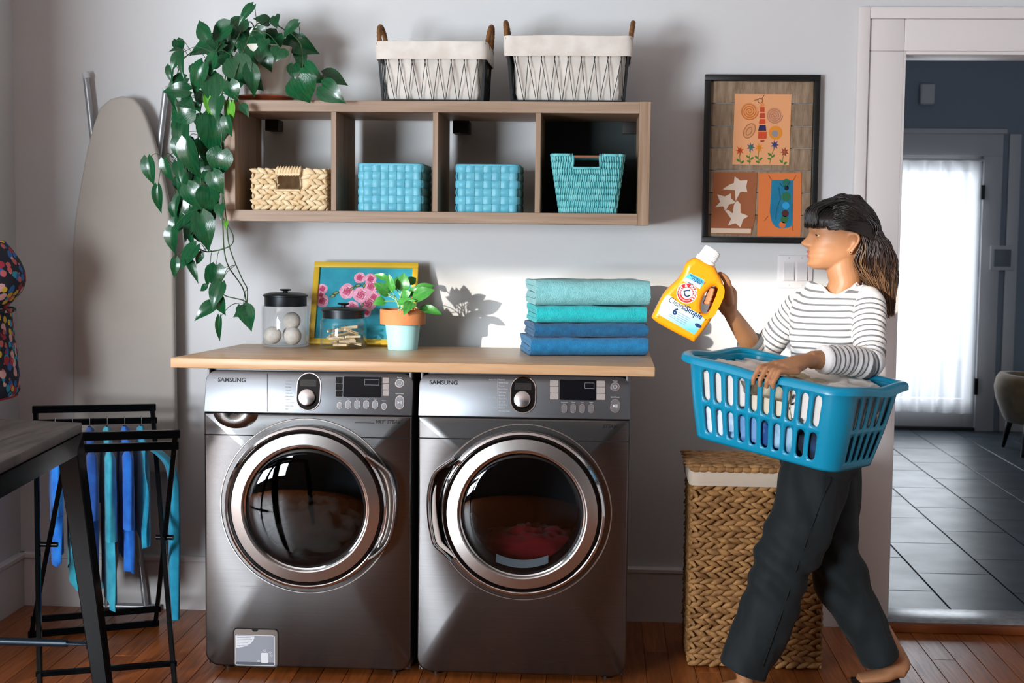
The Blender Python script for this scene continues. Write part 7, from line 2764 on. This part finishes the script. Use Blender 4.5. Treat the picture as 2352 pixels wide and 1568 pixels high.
# ---- striped top
shirt_mb = MB()
ns_ = Vector((0, 0, 1))
limb(shirt_mb, [Y_(1893, 960, -.79), waist, Y_(1906, 780, -.785), chest + Vector((0, 0, -.075)) + FD * .006, chest + Vector((0, 0, -.012)), chest + Vector((0, 0, .030)), NB + Vector((.016, 0, -.034))],
     [(.108, .145), (.098, .125), (.102, .132), (.108, .146), (.082, .150), (.060, .105), (.044, .050)], ref=tuple(SH_), sub=5, n=36)
# trapezius: cloth from the neck out to both shoulders
limb(shirt_mb, [NB + SH_ * .030 + Vector((.008, 0, -.034)), NB.lerp(Lsh, .55) + Vector((0, 0, -.012)), Lsh + Vector((0, 0, .004))], [(.050, .046), (.054, .044), (.052, .050)], ref=(0, 0, 1), sub=4, n=20)
limb(shirt_mb, [NB - SH_ * .030 + Vector((.008, 0, -.034)), NB.lerp(Rsh, .55) + Vector((0, 0, -.012)), Rsh + Vector((0, 0, .004))], [(.050, .046), (.054, .044), (.050, .048)], ref=(0, 0, 1), sub=4, n=20)
# bust
for s in (-.055, .06):
    shirt_mb.sphere(chest + Vector((0, 0, -.105)) + FD * .072 + SH_ * s, (.054, .054, .056), 16, 12)
LSP = [Lsh + SH_ * -.03 + Vector((0, 0, -.002)), Lsh, Lsh.lerp(Lel, .5) + Vector((.004, 0, 0)), Lel + Vector((.004, 0, -.004)), Lel.lerp(Lwr, .35), Lel.lerp(Lwr, .80)]
RSP = [Rsh + SH_ * .03, Rsh, Rsh.lerp(Rel, .5), Rel + Vector((-.002, 0, -.004)), Rel.lerp(Rwr, .30)]
limb(shirt_mb, LSP, [(.052, .052), (.055, .055), (.050, .050), (.045, .046), (.043, .044), (.041, .041)], ref=(0, 0, 1), sub=5, n=24)
limb(shirt_mb, RSP, [(.050, .050), (.052, .052), (.047, .047), (.046, .046), (.043, .043)], ref=(0, 1, 0), sub=5, n=24)
top_m = bpy.data.materials.new('striped_jersey')
top_m.use_nodes = True
nt = top_m.node_tree
bsn = nt.nodes['Principled BSDF']
bsn.inputs['Roughness'].default_value = .9
bsn.inputs['Sheen Weight'].default_value = .2
at_n = nt.nodes.new('ShaderNodeAttribute')
at_n.attribute_name = 'stripe'
mf = nt.nodes.new('ShaderNodeMath')
mf.operation = 'FRACT'
nt.links.new(at_n.outputs['Fac'], mf.inputs[0])
rp_ = nt.nodes.new('ShaderNodeValToRGB')
cr_e = rp_.color_ramp
cr_e.interpolation = 'LINEAR'
cr_e.elements[0].position, cr_e.elements[0].color = 0.0, lin('#e9e6e4')
cr_e.elements[1].position, cr_e.elements[1].color = .60, lin('#e9e6e4')
for ps, cc_2 in ((.66, '#6b6d70'), (.92, '#6b6d70'), (.97, '#e9e6e4')):
    e_ = cr_e.elements.new(ps)
    e_.color = lin(cc_2)
nt.links.new(mf.outputs[0], rp_.inputs[0])
nt.links.new(rp_.outputs[0], bsn.inputs['Base Color'])
top = remesh(shirt_mb, 'striped_top', .0045, 4, top_m, pn)
# cut the neck opening: hide the cap inside the neck by pushing it down; then fold noise and stripe coordinate
me = top.data


def seg_param(p, path):
    best = (1e9, 0)
    acc = 0
    for a, b in zip(path, path[1:]):
        d = b - a
        L_ = d.length
        t = max(0, min(1, (p - a).dot(d) / (L_ * L_)))
        dist = (p - (a + d * t)).length
        if dist < best[0]:
            best = (dist, acc + t * L_)
        acc += L_
    return best


Lpath, Rpath = cr(LSP[1:], 3), cr(RSP[1:], 3)
vals = []
cos_ = []
tors = [pel, waist, chest]
armL_dir = (Lel - Lsh).normalized()
for v in me.vertices:
    p = v.co + PLOC
    dl, sl = seg_param(p, Lpath)
    dr_, sr = seg_param(p, Rpath)
    inarm_l = dl < .062 and (p - Lsh).dot(SH_) > -.012 and ((p - Lsh).dot(SH_) > .012 or p.z < Lsh.z - .16 or (p - chest).dot(SH_) > .115 or sl > .10 and dl < .056 and (p - chest).dot(FD) > .06)
    inarm_r = dr_ < .058 and ((p - Rsh).dot(SH_) < -.010 or sr > .12)
    nn = v.normal
    if inarm_l:
        vals.append(sl / .0185)
        f = .0035 * noise.noise(Vector((sl * 60, p.z * 14, 0))) * smooth(sl / .1) + .003 * sin(sl * 190) * exp(-((sl - .20) / .06) ** 2)
    elif inarm_r:
        vals.append(sr / .0185 + .3)
        f = .003 * noise.noise(Vector((sr * 60, p.z * 14, 5)))
    else:
        drop = .018 * smooth(((p - chest).dot(FD) + .02) / .12) * smooth((p.z - 1.12) / .2)
        vals.append((p.z + drop + .006 * noise.noise(p * 8)) / .0208)
        f = .004 * noise.noise(Vector((p.x * 12, p.y * 12, p.z * 22)))
    cos_.append(v.co + nn * f)
for v, c in zip(me.vertices, cos_):
    v.co = c
atr = me.attributes.new('stripe', 'FLOAT', 'POINT')
atr.data.foreach_set('value', vals)
# open the neck along a scooped line and bind its edge
from mathutils.bvhtree import BVHTree
bvt = BVHTree.FromPolygons([tuple(v.co + PLOC) for v in me.vertices], [tuple(p.vertices) for p in me.polygons])
NA = NB + Vector((.024, 0, 0))


def neck_r_z(a):
    c = cos(a)
    return .064 + .007 * max(0, c), NB.z - .004 - .034 * max(0, c) + .010 * max(0, -c)


line = []
for k in range(48):
    a = 2 * pi * k / 48
    r_, z_ = neck_r_z(a)
    d = FD * cos(a) + SH_ * sin(a)
    hit = bvt.ray_cast(NA + d * r_ + Vector((0, 0, .25)), Vector((0, 0, -1)))
    line.append(hit[0] if hit[0] is not None else NA + d * r_)
bm = bmesh.new()
bm.from_mesh(me)
kill = []
for vv in bm.verts:
    p = vv.co + PLOC - NA
    r_ = sqrt(p.x ** 2 + p.y ** 2)
    a = atan2(p.dot(SH_), p.dot(FD))
    k = (a / (2 * pi) * 48) % 48
    zl = lerp(line[int(k) % 48].z, line[(int(k) + 1) % 48].z, k - int(k))
    if r_ < neck_r_z(a)[0] - .001 and p.z + NA.z > zl - .05:
        kill.append(vv)
bmesh.ops.delete(bm, geom=kill, context='VERTS')
bm.to_mesh(me)
bm.free()
sl_ = [(line[k - 1] + line[k] * 2 + line[(k + 1) % 48]) / 4 for k in range(48)]
MB().tube(sl_, .0058, 8, closed=True).build('neck_binding', mat('white_jersey', '#e9e6e4', .9), pn, smooth=60)
sdm = top.modifiers.new('thickness', 'SOLIDIFY')
sdm.thickness = .0015
sdm.offset = 1

# ---- black jeans
pmb = MB()
hip_c = Y_(1885, 1000, -.78)
limb(pmb, [Y_(1893, 925, -.78), Y_(1890, 985, -.78), Y_(1882, 1060, -.78), Y_(1878, 1095, -.78)], [(.105, .140), (.128, .165), (.130, .165), (.10, .14)], ref=(0, 1, 0), sub=4, n=32)
LL = [(1888, 1015, -.845), (1868, 1110, -.85), (1838, 1210, -.85), (1800, 1295, -.85), (1765, 1400, -.845), (1733, 1480, -.84), (1708, 1536, -.84)]
LR = [(.105, .085), (.112, .088), (.103, .090), (.096, .088), (.090, .088), (.086, .088), (.084, .088)]
limb(pmb, [Y_(*q) for q in LL], LR, ref=(0, 1, 0), sub=5, n=30)
RL = [(1898, 1015, -.715), (1908, 1110, -.71), (1915, 1210, -.705), (1918, 1290, -.70), (1955, 1380, -.70), (1995, 1450, -.70), (2024, 1512, -.70)]
RR_ = [(.105, .085), (.098, .088), (.085, .088), (.088, .086), (.082, .086), (.072, .086), (.066, .086)]
limb(pmb, [Y_(*q) for q in RL], RR_, ref=(0, 1, 0), sub=5, n=30)
jean_m = mat('black_denim', '#1e2628', .7, col2='#141a1c', vs=7, bump=.25, bs=700, sheen=.06, spec=.25, ramp=(.3, .8))
jeans = remesh(pmb, 'jeans', .006, 4, jean_m, pn)
me = jeans.data
Lp_, Rp_ = [Y_(*q) for q in LL], [Y_(*q) for q in RL]
new = []
for v in me.vertices:
    p = v.co + PLOC
    d1, s1_ = seg_param(p, Lp_)
    d2, s2_ = seg_param(p, Rp_)
    s_, sd_2 = (s1_, 0) if d1 < d2 else (s2_, 7)
    # long soft folds: diagonal at the knee, lengthwise below it
    kn = exp(-((s_ - .42) / .13) ** 2)
    f = .008 * kn * sin((p.z * 1.0 + p.x * .75) * 62 + sd_2) * .8
    f += .014 * (1 - kn * .5) * noise.noise(Vector((p.x * 13 + p.z * 4, p.y * 11, p.z * 3.0 + sd_2)))
    f += .006 * noise.noise(Vector((p.x * 24, p.y * 22, p.z * 9 + sd_2)))
    new.append(v.co + v.normal * f)
for v, c in zip(me.vertices, new):
    v.co = c
# open hems
bm = bmesh.new()
bm.from_mesh(me)
endL, endR = Lp_[-1], Rp_[-1]
tL, tR = (Lp_[-1] - Lp_[-2]).normalized(), (Rp_[-1] - Rp_[-2]).normalized()
for e_, t_, rad_ in ((endL, tL, .2), (endR, tR, .17)):
    fsel = [f for f in bm.faces if ((f.calc_center_median() + PLOC) - e_).length < rad_ and ((f.calc_center_median() + PLOC) - e_).dot(t_) > -.06]
    gm = list({x for f in fsel for x in list(f.verts) + list(f.edges)}) + fsel
    bmesh.ops.bisect_plane(bm, geom=gm, plane_co=e_ - PLOC, plane_no=t_, clear_outer=True)
bm.to_mesh(me)
bm.free()
sdm = jeans.modifiers.new('thickness', 'SOLIDIFY')
sdm.thickness = .002
sdm.offset = -1
# outer side seam of the near leg
bvh = None
dg = bpy.context.evaluated_depsgraph_get()
bvh = BVHTree.FromPolygons([tuple(v.co + PLOC) for v in me.vertices], [tuple(p.vertices) for p in me.polygons])
seam = []
for (u, v) in [(1908 - 0, 1095), (1895, 1130), (1872, 1190), (1850, 1250), (1828, 1310), (1808, 1370), (1788, 1430), (1768, 1485), (1752, 1530)]:
    d = ray(u, v).normalized()
    hit = bvh.ray_cast(CAM, d)
    if hit[0] is not None:
        seam.append(hit[0] - d * .0035)
if len(seam) > 2:
    MB().tube(cr(seam, 4), .0014, 5).build('side_seam', mat('seam_thread', '#0c0f10', .8), pn, smooth=180)

# ---- black slides under the feet
slide_m = mat('black_slide', '#0b0b0c', .6)
limb_s = MB()
limb(limb_s, [Vector((Ran.x + .012, -.70, .016)), Vector((Ran.x - .02, -.70, .012)), Vector((Ran.x - .07, -.70, .010)), Vector((Ran.x - .135, -.70, .010))], [(.010, .036), (.010, .036), (.0095, .043), (.008, .036)], ref=(0, 1, 0), sub=4)
limb_s.build('shoe', slide_m, pn, smooth=60)
limb_s = MB()
limb(limb_s, [Vector((Lan.x + .05, Lan.y, .0046)), Vector((Lan.x - .03, Lan.y, .0046)), Vector((Lan.x - .10, Lan.y, .0046)), Vector((Lan.x - .18, Lan.y, .0046))], [(.0045, .034), (.0045, .038), (.0045, .043), (.004, .034)], ref=(0, 1, 0), sub=4)
limb_s.build('shoe', slide_m, pn, smooth=60)

# ---- hair
hair_m = bpy.data.materials.new('balayage_hair')
hair_m.use_nodes = True
nt = hair_m.node_tree
bsn = nt.nodes['Principled BSDF']
bsn.inputs['Roughness'].default_value = .34
bsn.inputs['Specular IOR Level'].default_value = .6
bsn.inputs['Anisotropic'].default_value = .4
ah = nt.nodes.new('ShaderNodeAttribute')
ah.attribute_name = 'tone'
rh_ = nt.nodes.new('ShaderNodeValToRGB')
rh_.color_ramp.elements[0].color = lin('#0d0a09')
rh_.color_ramp.elements[1].color = lin('#a9805a')
e_ = rh_.color_ramp.elements.new(.45)
e_.color = lin('#33211a')
nt.links.new(ah.outputs['Fac'], rh_.inputs[0])
nt.links.new(rh_.outputs[0], bsn.inputs['Base Color'])
HL = lambda u, v, y: hw_((830 - u) / 3306, y, (640 - v) / 3306)
hmb = MB()
tone = []


def hadd(fn):
    n0 = len(hmb.v)
    t = fn()
    tone.extend([t] * (len(hmb.v) - n0) if not isinstance(t, list) else t)


# skull cap: follows the head a little outside it, with the hairline cut behind the face
def cap_pt(u, v):
    z = lerp(-.02, .134, v ** .8)
    zq = min(z, .1335)
    xf, xb, w_ = interp(zq, zz_, xf_), interp(zq, zz_, xb_), interp(zq, zz_, wd_)
    a0 = interp(z, [.020, .034, .042, .052, .066, .085], [128, 118, 88, 62, 40, 0.5])
    a = lerp(radians(a0), radians(360 - a0), u)
    xm = xb + (xf - xb) * .46
    ca, sa = cos(a), sin(a)
    x = xm + ((xf - xm) if ca > 0 else (xm - xb)) * (abs(ca) ** .85) * (1 if ca > 0 else -1)
    y = w_ * abs(sa) ** .93 * (1 if sa > 0 else -1)
    off = .004 + .004 * smooth((-x) / .07) + .002 * smooth((z - .06) / .07)
    r_ = Vector((x - .0, y, (z - .03) * .8))
    r_.normalize()
    g_ = .0018 * sin(60 * y + 40 * z)
    return hw_(x + r_.x * (off + g_), y + r_.y * off, z + r_.z * off)


hmb.grid(cap_pt, 60, 30)
tone += [.05] * (60 * 30)
RH = random.Random(77)


def outp(p, lo=1.03, hi=1.09):
    x, y, z = HC.x - p.x, HC.y - p.y, p.z - HC.z
    rx_ = .112 if x > .008 else .106
    q = Vector(((x - .008) / rx_, y / .083, (z - .025) / .118))
    l = q.length
    if l < lo:
        k = RH.uniform(lo, hi) / max(l, 1e-4)
        q = q * k
        return hw_(q.x * rx_ + .008, q.y * .083, q.z * .118 + .025)
    return p




def strand(pts, r0, r1, t0, t1, n=4, sub=4, jit=0.0):
    P = cr(pts, sub)
    m = len(P)
    ph = RH.uniform(0, 6)
    P = [p + Vector((RH.uniform(-1, 1), RH.uniform(-1, 1), RH.uniform(-1, 1))) * jit for p in P] if jit else P
    n0 = len(hmb.v)
    R_ = [lerp(r0, r1, (i / (m - 1)) ** 1.5) * (.75 + .25 * sin(pi * i / (m - 1))) for i in range(m)]
    hmb.tube(P, R_, n, caps=True)
    for i in range(m):
        s = i / (m - 1)
        tone.extend([lerp(t0, t1, smooth(s))] * n)


# back volume of hair behind the ear
def hull(pts, rad, t):
    n0 = len(hmb.v)
    limb(hmb, pts, rad, ref=(0, 1, 0), sub=4, n=16)
    tone.extend([t] * (len(hmb.v) - n0))


hull([HL(1010, 450, 0), HL(1060, 540, 0), HL(1105, 700, 0), HL(1115, 880, 0), HL(1170, 1030, -.005), HL(1240, 1160, -.01)], [(.020, .040), (.044, .060), (.050, .060), (.054, .054), (.038, .038), (.018, .022)], .22)
# fringe
for k in range(560):
    yl = RH.uniform(-.058, .064)
    uu = RH.uniform(0, 1)
    root = hw_(lerp(.035, .075, uu) - .4 * yl * yl / .06, yl * .82, .138 - .25 * abs(yl) ** 1.3 + RH.uniform(0, .006) - uu * .012)
    front = sqrt(max(1 - (yl / .085) ** 2, .05))
    mid = hw_(.060 + .062 * front + RH.uniform(-.004, .006), yl * 1.1, .098 + RH.uniform(-.008, .008))
    endx = .050 + .076 * front
    tipz = lerp(.060, .054, abs(yl) / .06) + RH.uniform(-.007, .006)
    tip = hw_(endx + RH.uniform(-.002, .004), yl * 1.13, tipz)
    strand([outp(root), outp(mid.lerp(root, .5) + Vector((0, 0, .010))), outp(mid, 1.05, 1.10), tip], .0018, .0007, .0, .10)
# hair swept back over the ear and the crown
for k in range(900):
    s = RH.uniform(-1, 1)
    el = RH.uniform(0, 1)
    yl = s
    y0 = .070 * s
    # root along the hairline from forehead top to temple
    zr = lerp(.135, .040, abs(s) ** 1.3)
    xr = lerp(.060, .058, abs(s)) + RH.uniform(-.045, .02) * (1 - .5 * abs(s))
    root = hw_(xr, y0 * .98, zr + .004)
    m1 = hw_(xr - .055, (.086 * s) * (.95 + .1 * el), zr * .80 + .030 * (1 - abs(s)) + .016)
    m2 = hw_(-.078 - RH.uniform(0, .016), .066 * s, lerp(.080, .020, abs(s)) + RH.uniform(-.012, .012))
    m3 = HL(1100 + RH.uniform(-55, 75), 640 + RH.uniform(-60, 60), .060 * s + RH.uniform(-.01, .01))
    hi = RH.random()
    strand([outp(root, 1.0, 1.05), outp(root.lerp(m1, .5)), outp(m1), outp(m1.lerp(m2, .5)), outp(m2), m3], .0019, .0012, .02, .12 + .35 * hi ** 3)
# crown and back of the head
for k in range(1000):
    s = RH.uniform(-1, 1)
    xr = RH.uniform(-.085, .050)
    zr = .125 * sqrt(max(1 - ((xr - .008) / .115) ** 2, .02)) + .01
    root = hw_(xr, .070 * s * RH.uniform(.5, 1), zr * (1 - .45 * abs(s)))
    e1_ = hw_(max(xr - .045, -.092), .074 * s, zr * .75 * (1 - .4 * abs(s)))
    e2_ = hw_(-.098 + .02 * abs(s), .068 * s, .030 + RH.uniform(-.02, .025))
    e3_ = HL(1120 + RH.uniform(-60, 60), 700 + RH.uniform(-40, 80), .058 * s)
    hi = RH.random()
    strand([outp(root, 1.04, 1.10), outp(e1_, 1.05, 1.10), outp(e2_, 1.05, 1.10), e3_], .0019, .0013, .03 + .25 * hi ** 4, .15 + .6 * hi ** 3)
for k in range(260):
    s = 1 if k % 3 else -1
    f_ = RH.uniform(0, 1)
    root = hw_(lerp(.085, .020, f_), s * lerp(.045, .062, f_), .108 + RH.uniform(-.01, .01))
    m_1 = hw_(lerp(.112, .050, f_), s * lerp(.056, .075, f_), .080)
    tp_ = hw_(lerp(.112, .050, f_), s * lerp(.056, .074, f_), .053 + RH.uniform(-.007, .006))
    strand([outp(root, 1.03, 1.09), outp(m_1, 1.03, 1.07), outp(tp_, 1.0, 1.03)], .0018, .0007, .0, .1)
# side hair drawn from the temple back over the top of the ear
for k in range(300):
    s = 1 if k % 3 else -1
    f_ = RH.uniform(0, 1)
    root = hw_(lerp(.086, .045, f_), s * lerp(.058, .072, f_), lerp(.075, .046, f_) + RH.uniform(-.004, .012))
    m1 = hw_(lerp(.040, .012, f_), s * .079, lerp(.066, .044, f_) + RH.uniform(-.004, .008))
    m2 = hw_(-.030, s * .084, lerp(.060, .036, f_) + RH.uniform(-.004, .012))
    m3 = hw_(-.070, s * .070, lerp(.046, .016, f_) + RH.uniform(-.01, .01))
    m4 = HL(1085 + RH.uniform(-50, 40), 690 + RH.uniform(-40, 60), .056 * s)
    strand([outp(root, .99, 1.02), outp(m1), outp(m2), outp(m3), m4], .0018, .0011, .0, .10 + .3 * RH.random() ** 3)
# long waves falling behind the ear
for k in range(1500):
    s = RH.uniform(-1, 1)
    y0 = .070 * s
    du = RH.uniform(-1, 1)
    top_ = HL(1000 + 120 * du + RH.uniform(-20, 30), 430 + 100 * abs(du) + RH.uniform(-40, 60), y0 * .95)
    a1 = HL(1095 + 165 * du, 640 + RH.uniform(-30, 30), y0 * 1.02)
    a2 = HL(1107 + 215 * du + RH.uniform(-12, 12), 820 + RH.uniform(-20, 20), y0 * .95)
    a3 = HL(1152 + 188 * du + RH.uniform(-15, 15), 960 + RH.uniform(-20, 20), y0 * .82)
    ln_ = RH.uniform(.3, 1) if du > -.2 else RH.uniform(.05, .5)
    a4 = HL(1218 + 125 * du + RH.uniform(-20, 20), lerp(1000, 1180, ln_), y0 * .6)
    a5 = HL(1285 + 60 * du + RH.uniform(-20, 20), lerp(1040, 1400, ln_) + RH.uniform(-30, 20), y0 * .45 - .01)
    wv = .0035 * sin(k) + RH.uniform(-.002, .002)
    hi = RH.random()
    front_hl = du < -.45 and s > .2
    t1 = .95 if (hi > .45 or front_hl) else .5
    t0 = .55 if front_hl and hi > .3 else (.18 if hi < .7 else .3)
    strand([top_, a1 + Vector((wv, 0, 0)), a2 - Vector((wv * 1.6, 0, 0)), a3 + Vector((wv * 1.6, 0, 0)), a4, a5], .0018, .0006, t0, t1 * RH.uniform(.65, 1.1))
ho = hmb.build('hair', hair_m, pn, smooth=180, fix=False)
a_ = ho.data.attributes.new('tone', 'FLOAT', 'POINT')
a_.data.foreach_set('value', tone[:len(ho.data.vertices)] + [.2] * max(0, len(ho.data.vertices) - len(tone)))
